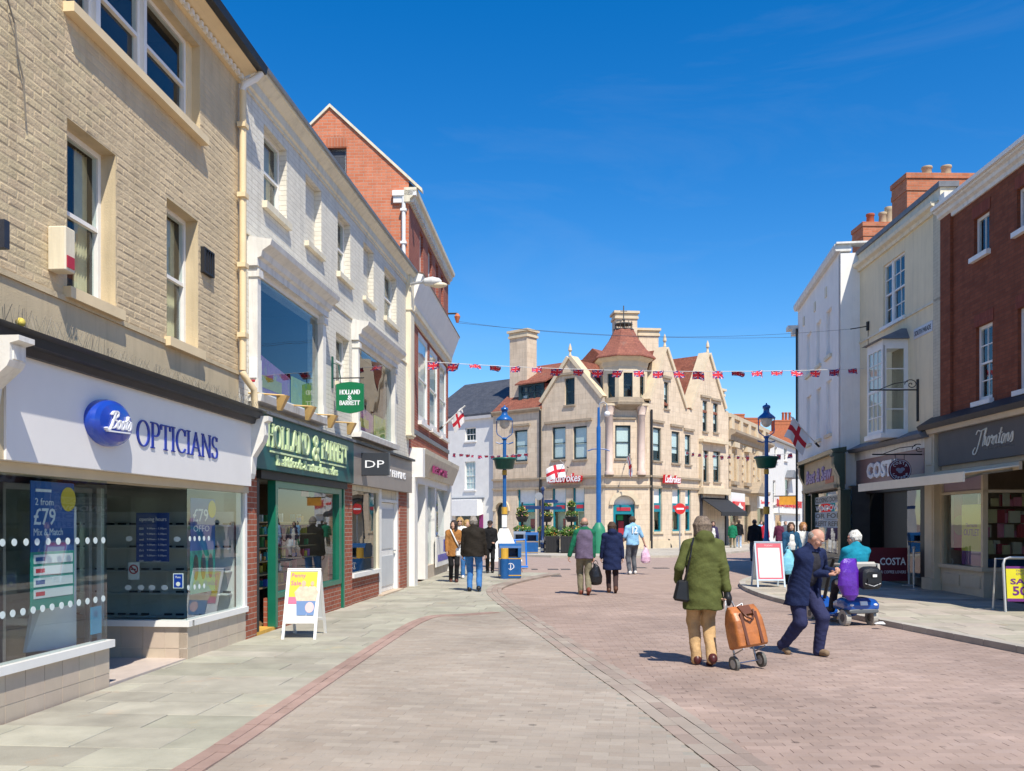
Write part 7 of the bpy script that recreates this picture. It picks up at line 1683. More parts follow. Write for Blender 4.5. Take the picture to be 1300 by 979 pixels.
# planters and flower towers
leafm = ISLAND('planter_leaves', [(.03, .09, .015), (.06, .14, .02), (.09, .18, .03), (.14, .2, .04)], .6, 0); flow = ISLAND('flower_petals', [(.75, .5, .02), (.7, .12, .03), (.75, .62, .1), (.7, .3, .35), (.8, .75, .6), (.72, .55, .02)], .6, 0)
def foliage(c, rx, ry, h, n, parent, seed, nf):
    rnd = random.Random(seed); b, f = MB(), MB()
    def leaf(mb, s):
        a, r = rnd.uniform(0, 6.28), math.sqrt(rnd.random()); p = Vector((c[0] + rx * r * math.cos(a), c[1] + ry * r * math.sin(a), c[2] + rnd.random() ** .7 * h * (1.1 - .5 * r)))
        u = Vector((rnd.gauss(0, 1), rnd.gauss(0, 1), rnd.gauss(0, 1))).normalized(); v = u.orthogonal().normalized()
        mb.quad(p - u * s, p + v * s * .5, p + u * s, p - v * s * .5)
    for _ in range(n): leaf(b, rnd.uniform(.05, .1))
    for _ in range(nf): leaf(f, rnd.uniform(.035, .06))
    build(b, 'foliage', leafm, parent, kind='stuff'); build(f, 'flowers', flow, parent, kind='stuff')
pbk = M('planter_black', (.02, .02, .022), .6, .15, 6, bump=.1)
for i, (x0, x1, y, lab) in enumerate(((692, 711, 704.5, 'black box planter of yellow flowers beside the finger post'), (711.5, 733, 705, 'black box planter of green leaves right of the yellow flowers'))):
    X0, d = G(x0, y); X1 = at(x1, d); w = X1 - X0; t = thing('box_planter', lab, 'planter', ((X0 + X1) / 2, d, 0), 'black planters before the betting shop'); F = Fac(((X0 + X1) / 2, d), (1, 0))
    build(MB().box(F, -w / 2 + .02, w / 2 - .02, -.5, 0, .1, .95), 'trough', pbk, t, bevel=.02)
    sl_ = MB()
    for k in range(5): a = -w / 2 + .03 + (w - .06) * k / 5; sl_.box(F, a, a + (w - .06) / 5 - .03, .001, .02, .15, .9)
    pieces(sl_, 'slat', pbk, t); foliage(((X0 + X1) / 2, d + .25, .92), w / 2, .25, .45, 320, t, i, 130 if i == 0 else 50)
for i, (x, y, lab) in enumerate(((663, 700.5, 'tiered flower stand rising behind the pair of litter bins'), (694, 701, 'tiered flower stand behind the finger post'), (725.5, 702, 'tiered flower stand beside the man in the purple gilet'))):
    X, d = G(x, y); t = thing('flower_stand', lab, 'flower stand', (X, d, 0), 'tiered flower stands before the betting shop')
    build(MB().tube([(X, d, 0), (X, d, 2.75)], .05, 8), 'pole', pbk, t)
    for z, r in ((1.15, .5), (1.95, .36), (2.45, .22) if i else (2.2, .3)):
        build(MB().lathe(X, d, [(r * .6, z - .3), (r * .9, z - .1), (r, z)], 14), 'bowl', pbk, t); foliage((X, d, z), r, r, .35, 150, t, i * 7 + int(z * 10), 60)
# no-entry sign
d = 50.0; X = at(863, d); F = Fac((X, d), (1, .1)); zc_ = zat(646, d)
t = thing('no_entry_sign', 'round red no entry sign on a grey post before the stone building', 'road sign', (X, d, 0)); build(MB().tube([(X, d, 0), (X, d, zc_ + .1)], .04, 8), 'post', steel, t); build(MB().tube([F.W(0, .06, zc_), F.W(0, .08, zc_)], .3, 24), 'disc', M('sign_red', (.62, .03, .03), .35), t); build(MB().box(F, -.2, .2, .081, .085, zc_ - .045, zc_ + .045), 'white_bar', lw, t)
class TF(Fac):
    """a plane that leans back by tilt (radians) from its foot"""
    def __init__(s, o, u, tilt, z=0.0): super().__init__(o, u, z); s.t = tilt
    def W(s, a, o, z):
        c, n = math.cos(s.t), math.sin(s.t); oo = o * c - z * n
        return (s.o[0] + s.u[0] * a + s.n[0] * oo, s.o[1] + s.u[1] * a + s.n[1] * oo, s.z0 + z * c + o * n)
def a_board(name, label, p0, p1, depth, h, frame, legs=.22, panel=None):
    u = (p1[0] - p0[0], p1[1] - p0[1]); w = math.hypot(*u); tl = math.atan2(depth / 2, h); F = TF(p0, u, tl, .045 if p0[0] < 0 else .09); L = math.hypot(h, depth / 2)
    t = thing(name, label, 'sign board', (p0[0], p0[1], F.z0))
    back = Fac(p0, u); q = back.W(w, -depth, 0)[:2]; B_ = TF(q, (-u[0], -u[1]), tl, F.z0)
    for f, nm in ((F, 'front_panel'), (B_, 'back_panel')):
        pn = build(MB().box(f, .03, w - .03, -.02, -.004, legs + .03, L - .03), nm, panel or pwhite, t)
        fr_ = MB().box(f, 0, .035, -.024, .006, 0, L).box(f, w - .035, w, -.024, .006, 0, L).box(f, .035, w - .035, -.024, .006, legs, legs + .035).box(f, .035, w - .035, -.024, .006, L - .04, L)
        build(fr_, 'frame', frame, t)
    return t, F, w, L
t, F, w, L = a_board('advertising_board', 'white pavement board with a yellow and pink Penny Sale poster', G(357, 812, .045), G(401, 812, .045), .72, .93, white)
lo = .30; hi = L - .05; H_ = hi - lo; a0_, a1_ = .045, w - .045; ww = a1_ - a0_
py = M('sale_yellow', (.72, .58, .05), .5, .05); pp = M('sale_pink', (.65, .16, .27), .5, .06)
build(MB().box(F, a0_, a1_, -.003, .0, lo + H_ * .40, hi), 'poster_sheet', py, t)
text(F, t, 'Penny', a0_ + ww * .05, a0_ + ww * .58, lo + H_ * .85, lo + H_ * .97, pp, .0, .002, bold=.02); text(F, t, 'Sale', a0_ + ww * .05, a0_ + ww * .42, lo + H_ * .70, lo + H_ * .81, pp, .0, .002, bold=.02)
build(MB().box(F, a0_, a0_ + ww * .45, .001, .003, lo + H_ * .30, lo + H_ * .45), 'pink_band', pp, t)
skin_p = M('print_skin', (.62, .42, .30), .6, .1); jean_p = M('print_jean', (.14, .24, .45), .6, .1); shirt_p = M('print_shirt', (.62, .5, .38), .6, .2, 12)
fig = lambda cx, s, o: (build(MB().prism(F, [(cx - .07 * s, lo + H_ * .05), (cx + .07 * s, lo + H_ * .05), (cx + .09 * s, lo + H_ * .36), (cx - .09 * s, lo + H_ * .36)], o, o + .001), 'printed_trousers', jean_p, t), build(MB().prism(F, [(cx - .09 * s, lo + H_ * .36), (cx + .09 * s, lo + H_ * .36), (cx + .13 * s, lo + H_ * .55), (cx + .06 * s, lo + H_ * .68), (cx - .06 * s, lo + H_ * .68), (cx - .13 * s, lo + H_ * .55)], o, o + .001), 'printed_shirt', shirt_p, t), build(MB().prism(F, [(cx + .035 * s * math.cos(a * math.pi / 6), lo + H_ * .74 + .05 * s * math.sin(a * math.pi / 6)) for a in range(12)], o, o + .001), 'printed_face', skin_p, t))
fig(a0_ + ww * .52, .9, .004); fig(a0_ + ww * .84, .7, .0055)
build(MB().prism(F, [(a0_ + ww * .8 + .06 * math.cos(a * math.pi / 8), lo + H_ * .22 + .075 * math.sin(a * math.pi / 8)) for a in range(16)], .007, .008), 'pink_disc', M('pale_pink', (.72, .5, .5), .6), t)
t, F, w, L = a_board('advertising_board', 'white pavement board with a red border beside the blue lamp post', G(961.5, 746, .085), G(997.5, 746, .085), .6, 1.07, M('board_pale_blue', (.5, .6, .7), .5, .05), .16)
rf_ = M('board_red', (.58, .10, .14), .5, .06)
pieces(MB().box(F, .04, .075, -.003, .003, .2, L - .05).box(F, w - .075, w - .04, -.003, .003, .2, L - .05).box(F, .076, w - .076, -.003, .003, .2, .235).box(F, .076, w - .076, -.003, .003, L - .15, L - .05), 'red_border', rf_, t)
text(F, t, 'TODAY', w * .35, w * .65, L - .12, L - .08, M('board_text', (.75, .5, .5), .5), .003, .002)
# outlet board, right edge
p0 = G(1275, 777, .085); F = TF(p0, (1, -.12), .12, .085)
t = thing('advertising_board', 'yellow and purple SAVE 50 board in a grey tube frame by the chocolate shop', 'sign board', (p0[0], p0[1], .085))
tub = M('tube_grey', (.55, .55, .53), .35, .08, metal=.3)
loop = [F.W(.02, 0, 0), F.W(.02, 0, .82), F.W(.05, 0, .9), F.W(.12, 0, .93), F.W(.56, 0, .93), F.W(.63, 0, .9), F.W(.66, 0, .82), F.W(.66, 0, 0)]
build(MB().tube(loop, .022, 8), 'tube_frame', tub, t, smooth=True); FB2 = TF((p0[0] + .02, p0[1] + .45), (1, -.12), -.12, .085); build(MB().tube([FB2.W(.02, 0, 0), FB2.W(.02, .0, .9), FB2.W(.66, 0, .9), FB2.W(.66, 0, 0)], .02, 8), 'tube_frame', tub, t)
build(MB().box(F, .06, .62, -.012, .0, .18, .78), 'panel', ylw, t); pieces(MB().box(F, .06, .62, .001, .003, .18, .23).box(F, .06, .62, .001, .003, .74, .78), 'purple_edge', pur, t)
text(F, t, 'SAVE', .12, .58, .47, .57, pur, .001, .002, bold=.03); text(F, t, '50%', .15, .56, .28, .44, pur, .001, .002, bold=.03); text(F, t, 'OUTLET', .22, .48, .63, .67, pur, .001, .002); text(F, t, 'Thorntons', .22, .48, .69, .72, pur, .001, .002, shear=.3)
# coffee shop barrier and stanchion
d = 22.2; X0, X1 = at(1096, d), at(1154, d); F = Fac((X0, d), (1, 0), .085); w = X1 - X0
t = thing('barrier_screen', 'maroon fabric barrier screen lettered COSTA outside the coffee shop', 'barrier', (X0, d, .085)); build(MB().box(F, .04, w - .04, -.01, .01, .12, .92), 'fabric', maroon, t)
text(F, t, 'COSTA', w * .36, w * .93, .5, .68, lw, .01, .003, bold=.02); text(F, t, 'FOR COFFEE LOVERS', w * .3, w * .93, .30, .37, lw, .01, .003)
for a in (0, w): build(MB().tube([F.W(a, 0, .03), F.W(a, 0, .97)], .022, 8).lathe(*F.W(a, 0, 0)[:2], [(.16, .085), (.16, .11), (.03, .13)], 16), 'post', steel, t, smooth=False)
X, d = at(1160, 20.9), 20.9; t = thing('stanchion', 'slim steel stanchion with a round foot outside the coffee shop', 'stanchion', (X, d, .085)); build(MB().lathe(X, d, [(.17, .085), (.17, .1), (.04, .13)], 18), 'foot', steel, t); build(MB().tube([(X, d, .12), (X, d, 1.02)], .022, 10), 'tube', steel, t, smooth=True); build(MB().ball((X, d, 1.04), .035), 'cap', steel, t, smooth=True)
X, d = G(846, 697.5); tag(build(MB().prism(Fac((X, d), (1, .3)), [(-.35, 0), (.4, 0), (.3, .5), (.1, .75), (-.2, .7), (-.35, .3)], -.3, .1), 'dark_sack', pbk, org=(X, d, 0), bevel=.08), 'dark slumped sack on the far pavement against the stone wall', 'sack')

# ------------------------------------------------------------------ flags, bunting and overhead wires
fl_r, fl_w, fl_b = M('flag_red', (.55, .02, .04), .8, .05), M('flag_white', (.78, .77, .78), .8, .03), M('flag_blue', (.015, .03, .22), .8, .05)
def george(u, v): return 0 if abs(u - .5) < .085 or abs(v - .5) < .13 else 1
def union(u, v):
    x, y = (u - .5) * 2, (v - .5)
    if abs(x) < .16 or abs(y) < .13: return 0
    if abs(x) < .22 or abs(y) < .18: return 1
    dg = min(abs(y - x * .5), abs(y + x * .5))
    return 0 if dg < .05 else (1 if dg < .09 else 2)
def cloth(fn, P, du, dv, wave, nx, ny, seed):
    """flag: corner P, edge vectors du (along) and dv (down), waves of height wave"""
    P, du, dv = Vector(P), Vector(du), Vector(dv); nr = du.cross(dv).normalized(); ph = seed * 1.7; b = MB()
    def pt(u, v): return P + du * u + dv * v + nr * (wave * u * math.sin(6 * u + ph + 1.5 * v) + wave * .5 * u * math.sin(11 * u + 3 * v + ph)) + dv * (.12 * u * math.sin(4 * u + ph))
    vs = [pt(i / nx, j / ny) for j in range(ny + 1) for i in range(nx + 1)]; b.v = [tuple(v) for v in vs]
    for j in range(ny):
        for i in range(nx): b.f.append((j * (nx + 1) + i, j * (nx + 1) + i + 1, (j + 1) * (nx + 1) + i + 1, (j + 1) * (nx + 1) + i)); b.m.append(fn((i + .5) / nx, 1 - (j + .5) / ny))
    return b
polm = M('flag_pole_white', (.7, .7, .68), .5, .05)
def flag(label, base, tip, frac, du, dv, wave, seed):
    t = thing('flag', label, 'flag', base); build(MB().tube([base, tip], .02, 6), 'flag_pole', polm, t); build(MB().tube([base, tuple(base[i] + (tip[i] - base[i]) * .12 for i in range(3))], .035, 6), 'socket', black, t)
    p = tuple(base[i] + (tip[i] - base[i]) * frac for i in range(3))
    build(cloth(george, p, du, dv, wave, 24, 16, seed), 'cloth', [fl_r, fl_w], t, smooth=True)
q = FC.S(556); b0 = FC.W(q, .05, FC.Z(556, 545)); tip = (at(590.5, 27.5), 27.5, zat(515, 27.5)); v = [tip[i] - b0[i] for i in range(3)]
flag('white flag with a red cross on an angled pole from the red brick building', b0, tip, .45, tuple(x * .42 for x in v), (.1, .1, -.42), .06, 1)
b0 = EL.W(EL.S(722), .05, EL.Z(722, 594)); tip = (at(692, 53), 53, zat(604, 53)); v = [tip[i] - b0[i] for i in range(3)]
flag('white flag with a red cross blowing over the betting shop letters', b0, (b0[0] - .6, b0[1] - 2.2, b0[2] + .3), .55, (-1.1, -.3, -.25), (.12, 0, -.75), .1, 2)
b0 = EC.W(EC.S(793), .05, EC.Z(793, 590)); flag('white flag with a red cross hanging limp over the corner doorway', b0, (b0[0] + .1, b0[1] - 1.5, b0[2] + .5), .9, (.28, .2, -1.15), (-.12, .3, -.12), .08, 3)
b0 = FF.W(FF.S(964), .05, FF.Z(964, 612)); flag('white flag with a red cross on the front of the bank', b0, (b0[0] - 1.0, b0[1] - 1.4, b0[2] + .9), .95, (-.7, -.2, -.45), (.3, 0, -1.0), .1, 4)
b0 = F3.W(F3.S(1041), .03, F3.Z(1041, 567)); tip = (at(1003, 28.5), 28.5, zat(528, 28.5)); v = [tip[i] - b0[i] for i in range(3)]
flag('white flag with a red cross flying from the white building over the green shop', b0, tip, .35, tuple(x * .62 for x in v), (-.2, 0, -.62), .06, 5)
def bunting(label, A_, B_, sag, n, w, h, seed):
    A_, B_ = Vector(A_), Vector(B_); t = thing('bunting', label, 'bunting', tuple((A_ + B_) / 2)); rnd = random.Random(seed)
    f = lambda k: A_.lerp(B_, k) + Vector((0, 0, -sag * 4 * k * (1 - k)))
    build(MB().tube([f(i / 40) for i in range(41)], .008, 4), 'cord', polm, t)
    dr = (B_ - A_).normalized()
    for i in range(n):
        k = (i + .5) / n; p = f(k); ww, hh = w * rnd.uniform(.85, 1.1), h * rnd.uniform(.55, 1.1)
        build(cloth(union, p - dr * ww / 2, dr * ww * rnd.uniform(.8, 1), Vector((rnd.uniform(-.05, .05), rnd.uniform(-.12, .12), -hh)), .05, 20, 12, rnd.uniform(0, 9)), 'pennant', [fl_r, fl_w, fl_b], t, smooth=True)
a_ = FC.W(FC.S(533), .1, FC.Z(533, 459)); b_ = FR.W(FR.S(1097), .02, FR.Z(1097, 468))
bunting('long string of red, white and blue bunting across the whole street', a_, b_, .16, 22, .34, .19, 1)
bunting('short string of faded bunting before the white house and stone building on the left', (at(574, 57), 57, zat(575, 57)), (at(673, 52), 52, zat(575, 52)), .15, 12, .36, .22, 2)
bunting('short string of faded bunting between the stone building and the right hand row', (at(868, 53), 53, zat(573, 53)), (at(1011, 36), 36, zat(575, 36)), .2, 13, .36, .2, 3)
wire = M('overhead_wire', (.05, .06, .08), .6)
def cable(label, A_, B_, sag, r=.0045):
    A_, B_ = Vector(A_), Vector(B_); tag(build(MB().tube([A_.lerp(B_, i / 30) + Vector((0, 0, -sag * 4 * (i / 30) * (1 - i / 30))) for i in range(31)], r, 5), 'overhead_cable', wire, org=tuple(A_)), label, 'cable')
cable('thin dark cable across the street above the bunting', FC.W(FC.S(569), .3, FC.Z(569, 408)), FBc.W(-.5, 0, FR.Z(1103, 414) - .08), .35)
cable('thin cable hanging from the right hand row towards the red brick building', FC.W(FC.S(569), .3, FC.Z(569, 410)), (at(1012, 33), 33, zat(428, 33)), .2, .006)
X, d = G(1117, 799.5); tag(build(MB().hexa([(X - .07, d, .086), (X + .08, d - .02, .086), (X + .06, d + .12, .086), (X - .05, d + .1, .086)], [(X - .04, d + .02, .1), (X + .05, d, .12), (X + .03, d + .08, .115), (X - .03, d + .07, .1)]), 'litter_paper', pwhite, org=(X, d, .086)), 'scrap of white paper lying at the right kerb', 'litter')

# ------------------------------------------------------------------ people: bodies and clothes grown as smooth blended volumes
def rotm(yaw=0.0, pitch=0.0, roll=0.0):
    cy, sy, cp, sp, cr, sr = math.cos(yaw), math.sin(yaw), math.cos(pitch), math.sin(pitch), math.cos(roll), math.sin(roll)
    Z = np.array([[cy, sy, 0], [-sy, cy, 0], [0, 0, 1]]); Xm = np.array([[1, 0, 0], [0, cp, sp], [0, -sp, cp]]); Y = np.array([[cr, 0, sr], [0, 1, 0], [-sr, 0, cr]])
    return Z @ Xm @ Y                                  # yaw > 0 turns to the right, pitch > 0 looks down, roll > 0 tilts to the right
class SD:
    def __init__(s): s.p = []
    def cap(s, a, b, r1, r2=None, k=.03, op=1): s.p.append(('c', np.array(a, float), np.array(b, float), r1, r1 if r2 is None else r2, k, op)); return s
    def ell(s, c, r, rot=None, k=.03, op=1): s.p.append(('e', np.array(c, float), np.array(r, float), rot, 0, k, op)); return s
    def col(s, a, b, ra, rb, k=.03, op=1): s.p.append(('t', np.array(a, float), np.array(b, float), ra, rb, k, op)); return s
    def mesh(s, h, wob=0.0):
        lo, hi = np.full(3, 9.), np.full(3, -9.)
        bb = []
        for q in s.p:
            if q[0] == 'c': m = max(q[3], q[4]); a, b = np.minimum(q[1], q[2]) - m, np.maximum(q[1], q[2]) + m
            elif q[0] == 'e': m = q[2].max() if q[3] is not None else q[2]; a, b = q[1] - m, q[1] + m
            else:
                m = np.array([max(q[3][0], q[4][0]), max(q[3][1], q[4][1]), 0]); a, b = np.minimum(q[1], q[2]) - m, np.maximum(q[1], q[2]) + m
            bb.append((a, b))
            if q[6] > 0: lo, hi = np.minimum(lo, a), np.maximum(hi, b)
        lo -= 3 * h; hi += 3 * h
        n = np.ceil((hi - lo) / h).astype(int) + 1
        ax = [lo[i] + h * np.arange(n[i]) for i in range(3)]
        Fd = np.full(n, .25, dtype=np.float32)
        for q, (a, b) in zip(s.p, bb):
            pad = .05 + 2 * h
            i0 = np.maximum(0, np.floor((a - pad - lo) / h).astype(int)); i1 = np.minimum(n, np.ceil((b + pad - lo) / h).astype(int) + 1)
            if (i1 <= i0).any(): continue
            sl = tuple(slice(i0[i], i1[i]) for i in range(3))
            x, y, z = ax[0][sl[0]][:, None, None], ax[1][sl[1]][None, :, None], ax[2][sl[2]][None, None, :]
            if q[0] == 'c':
                ab = q[2] - q[1]; l2 = max(1e-9, float(ab @ ab)); px, py, pz = x - q[1][0], y - q[1][1], z - q[1][2]
                t = np.clip((px * ab[0] + py * ab[1] + pz * ab[2]) / l2, 0, 1)
                d = np.sqrt((px - t * ab[0]) ** 2 + (py - t * ab[1]) ** 2 + (pz - t * ab[2]) ** 2) - (q[3] + t * (q[4] - q[3]))
            elif q[0] == 'e':
                px, py, pz = x - q[1][0], y - q[1][1], z - q[1][2]
                if q[3] is not None:
                    m = q[3].T; px, py, pz = m[0, 0] * px + m[0, 1] * py + m[0, 2] * pz, m[1, 0] * px + m[1, 1] * py + m[1, 2] * pz, m[2, 0] * px + m[2, 1] * py + m[2, 2] * pz
                r = q[2]; k0 = np.sqrt((px / r[0]) ** 2 + (py / r[1]) ** 2 + (pz / r[2]) ** 2) + 1e-9; k1 = np.sqrt((px / r[0] ** 2) ** 2 + (py / r[1] ** 2) ** 2 + (pz / r[2] ** 2) ** 2) + 1e-9
                d = k0 * (k0 - 1) / k1
            else:
                t = np.clip((z - q[1][2]) / (q[2][2] - q[1][2]), 0, 1); cx = q[1][0] + t * (q[2][0] - q[1][0]); cy = q[1][1] + t * (q[2][1] - q[1][1])
                rx, ry = q[3][0] + t * (q[4][0] - q[3][0]), q[3][1] + t * (q[4][1] - q[3][1])
                d = (np.sqrt(((x - cx) / rx) ** 2 + ((y - cy) / ry) ** 2) - 1) * np.minimum(rx, ry)
                d = np.maximum(d, np.maximum(q[1][2] - z, z - q[2][2]))
            f = Fd[sl]; k = q[5]
            if q[6] > 0: hh = np.maximum(k - np.abs(f - d), 0) / k; Fd[sl] = np.minimum(f, d) - hh * hh * k * .25
            else: hh = np.maximum(k - np.abs(f + d), 0) / k; Fd[sl] = np.maximum(f, -d) + hh * hh * k * .25
        if wob:
            x, y, z = ax[0][:, None, None], ax[1][None, :, None], ax[2][None, None, :]
            wx_ = x + .06 * np.sin(9 * z + 5 * y); wz_ = z + .05 * np.sin(11 * x + 7 * y)
            Fd += (wob * (np.sin(13 * wx_ + 21 * wz_ + 3) * np.sin(9 * wz_ - 17 * y) + .7 * np.sin(33 * wz_ + 19 * wx_ + 8 * y) * np.sin(11 * y + 7 * wx_ + 1) + .35 * np.sin(61 * wz_ + 25 * y - 44 * wx_ + 4 * np.sin(6 * z)))).astype(np.float32)
        ins = Fd < 0
        c = np.zeros(np.array(n) - 1, dtype=np.int8)
        for i in (0, 1):
            for j in (0, 1):
                for k in (0, 1): c += ins[i:n[0] - 1 + i, j:n[1] - 1 + j, k:n[2] - 1 + k]
        idx = np.argwhere((c > 0) & (c < 8)); vid = np.full(c.shape, -1, dtype=np.int64); vid[tuple(idx.T)] = np.arange(len(idx))
        acc = np.zeros((len(idx), 3)); cnt = np.zeros(len(idx))
        cor = [(i, j, k) for i in (0, 1) for j in (0, 1) for k in (0, 1)]
        for p in cor:
            for axn in range(3):
                if p[axn]: continue
                q = list(p); q[axn] = 1
                v0 = Fd[tuple((idx + p).T)]; v1 = Fd[tuple((idx + q).T)]; m = (v0 < 0) != (v1 < 0)
                t = np.where(m, v0 / np.where(m, v0 - v1, 1), 0); pos = np.array(p, float)[None, :] + np.zeros((len(idx), 3)); pos[:, axn] += t
                acc += pos * m[:, None]; cnt += m
        V = lo + h * (idx + acc / np.maximum(cnt, 1)[:, None]); faces = []
        for axn in range(3):
            o1, o2 = (axn + 1) % 3, (axn + 2) % 3
            a = [slice(None)] * 3; b = [slice(None)] * 3; a[axn] = slice(0, n[axn] - 1); b[axn] = slice(1, n[axn])
            e = np.argwhere(ins[tuple(a)] != ins[tuple(b)]); e = e[(e[:, o1] > 0) & (e[:, o2] > 0) & (e[:, o1] < n[o1] - 1) & (e[:, o2] < n[o2] - 1)]
            s_in = ins[tuple(e.T)]
            def cell(d1, d2): g_ = e.copy(); g_[:, o1] -= d1; g_[:, o2] -= d2; return vid[tuple(g_.T)]
            q = np.stack([cell(1, 1), cell(0, 1), cell(0, 0), cell(1, 0)], 1); q[~s_in] = q[~s_in][:, ::-1]; faces.append(q)
        return V, np.concatenate(faces)
def ik(a, b, l1, l2, pole):
    a, b = np.array(a, float), np.array(b, float); d = b - a; L = np.linalg.norm(d); L = min(L, (l1 + l2) * .998)
    u = d / (np.linalg.norm(d) + 1e-9); b = a + u * L; x = (l1 * l1 - l2 * l2 + L * L) / (2 * L); y = math.sqrt(max(0, l1 * l1 - x * x))
    p = np.array(pole, float); p = p - u * (p @ u); p /= np.linalg.norm(p) + 1e-9
    return a + u * x + p * y, b
SKIN = [M('skin_light', (.56, .34, .25), .55, .08, 20, spec=.35), M('skin_ruddy', (.52, .28, .20), .55, .1, 20, spec=.35)]
def cloth_m(name, col, rough=.85, var=.2, bump=.75, bs=13): return M('cloth_' + name, col, rough, var, 9, bump=bump, bscale=bs, spec=.2)
HAIR = {k: M('hair_' + k, c, .6, .5, 45, bump=.9, bscale=70) for k, c in dict(grey=(.30, .27, .24), brown=(.07, .04, .025), blonde=(.42, .27, .11), white=(.72, .68, .62), greybrown=(.20, .15, .11), ginger=(.36, .17, .06), dark=(.03, .02, .018)).items()}
def person(label, pos, h, heading, feet=None, hands=None, lean=0.0, lean_x=0.0, head=(0, 0, 0), top=None, bottom=None, shoe=None, hair=('short', 'grey'), res=.02, w=1.0, hip=None, extra=None, inner=None, skin=0, curl=(.6, .6), sleeve=1.0, hem=.80, flare=1.0, wide=1.0, seated=False, collar=None, group=None, z=.012):
    k = h / 1.72; hd = R(heading); ch, sh = math.cos(hd), math.sin(hd)
    t = thing('person', label, 'person', (pos[0], pos[1], z), group)
    def world(V): V = np.asarray(V) * k; return np.stack([pos[0] + V[:, 0] * ch + V[:, 1] * sh, pos[1] - V[:, 0] * sh + V[:, 1] * ch, z + V[:, 2]], 1)
    def emit(sd, name, mat, hh, wob=0.0, parent=None):
        V, Q = sd.mesh(hh / k, wob); b = MB(); b.v = [tuple(v) for v in world(V)]; b.f = [tuple(int(i) for i in q) for q in Q]; b.m = [0] * len(b.f)
        return build(b, name, mat, parent or t, smooth=True)
    hipz = hip if hip is not None else .93
    feet = feet or [(-.09, .16, .09, 0), (.09, -.16, .11, .3)]          # x, y, ankle height, toe drop
    P = np.array([0, 0, hipz]); ln, lx = math.sin(lean), math.sin(lean_x)
    up = lambda d: P + np.array([lx * d, ln * d, d * math.cos(lean)])
    W_, C_, S_, NK, HD = up(.17), up(.36), up(.49), up(.55), up(.665) + np.array([0, .025, 0])
    sho = [S_ + np.array([sx * .168 * w, -.01, -.04]) for sx in (-1, 1)]
    hands = hands or [(-.25, .12, .80), (.25, -.10, .80)]
    el, wr = [], []
    for i, sx in enumerate((-1, 1)):
        e, b = ik(sho[i], hands[i], .29, .25, (sx * .5, -1, -.2) if not seated else (sx * .25, -.3, -1)); el.append(e); wr.append(b)
    hp = [P + np.array([sx * .09 * w, 0, -.03]) for sx in (-1, 1)]; kn, an = [], []
    for i in (0, 1):
        e, b = ik(hp[i], feet[i][:3], .43, .42, (0, 1, .15 if not seated else 1)); kn.append(e); an.append(b)
    Rm = rotm(*[R(a) for a in head]); Hof = lambda v: HD + Rm @ np.array(v, float)
    # body
    s = SD()
    s.ell(Hof((0, -.005, .015)), (.074, .094, .098), Rm).ell(Hof((0, .03, -.055)), (.056, .062, .062), Rm, .04).ell(Hof((0, .072, -.095)), (.028, .022, .02), Rm, .03)
    s.cap(Hof((0, .088, .005)), Hof((0, .106, -.03)), .010, .015, .02).ell(Hof((0, .084, .03)), (.05, .02, .012), Rm, .02)
    for sx in (-1, 1):
        s.ell(Hof((sx * .078, .0, -.012)), (.014, .024, .034), Rm, .012); s.ell(Hof((sx * .031, .094, .012)), (.016, .012, .011), Rm, .012, -1); s.ell(Hof((sx * .04, .072, -.03)), (.025, .02, .022), Rm, .02)
    s.ell(Hof((0, .092, -.062)), (.026, .012, .009), Rm, .012).ell(Hof((0, .106, -.0615)), (.02, .008, .003), Rm, .004, -1)
    s.cap(NK + np.array([0, -.02, -.06]), Hof((0, -.01, -.06)), .056 * w, .052, .04)
    s.ell(C_, (.15 * w, .10, .17)).ell(W_, (.135 * w, .095, .14)).ell(P, (.145 * w, .10, .11)).cap(sho[0], sho[1], .05)
    for i, sx in enumerate((-1, 1)):
        s.cap(sho[i], el[i], .046, .038).cap(el[i], wr[i], .038, .027, .02)
        s.cap(hp[i], kn[i], .075, .05).cap(kn[i], an[i], .05, .036).cap(an[i], np.array(an[i]) + [0, .09 * math.cos(feet[i][3]) - .045 * math.sin(feet[i][3]), -.045 * math.cos(feet[i][3]) - .09 * math.sin(feet[i][3])], .034, .02)
        d = wr[i] - el[i]; d /= np.linalg.norm(d); side = np.array([0, 1.0, 0]) if abs(d[2]) > .6 else np.array([-sx * 1.0, 0, .0]); side = side - d * (side @ d); side /= np.linalg.norm(side); inn = np.cross(d, side) * sx; inn /= np.linalg.norm(inn)
        if inn[0] * sx > 0 and abs(d[2]) > .6: inn = -inn
        pc = wr[i] + d * .045
        for a in np.linspace(-.5, .5, 3): s.cap(wr[i] + side * a * .03, wr[i] + d * .085 + side * a * .055, .016, .0155, .012)
        c_ = curl[i]
        for f in range(4):
            b0 = wr[i] + d * .088 + side * (f - 1.5) * -.0185; ln_ = (.036, .04, .037, .029)[f]
            d1 = d * math.cos(c_ * .9) + inn * math.sin(c_ * .9); d2 = d * math.cos(c_ * 1.9) + inn * math.sin(c_ * 1.9); d3 = d * math.cos(c_ * 2.6) + inn * math.sin(c_ * 2.6)
            p1 = b0 + d1 * ln_; p2 = p1 + d2 * ln_ * .75; p3 = p2 + d3 * ln_ * .55
            s.cap(b0, p1, .0098, .0088, .006).cap(p1, p2, .0088, .0082, .004).cap(p2, p3, .0082, .007, .004)
        tb = wr[i] + d * .03 + side * .03; t1 = tb + (d * .6 + side * .55 + inn * .35) * .045; s.cap(tb, t1, .014, .011, .012).cap(t1, t1 + (d * .9 + inn * .4) * .034, .0105, .008, .004)
    emit(s, 'body', SKIN[skin], res * .62 if res < .015 else res)
    cr = res
    # hair
    st, hc = hair
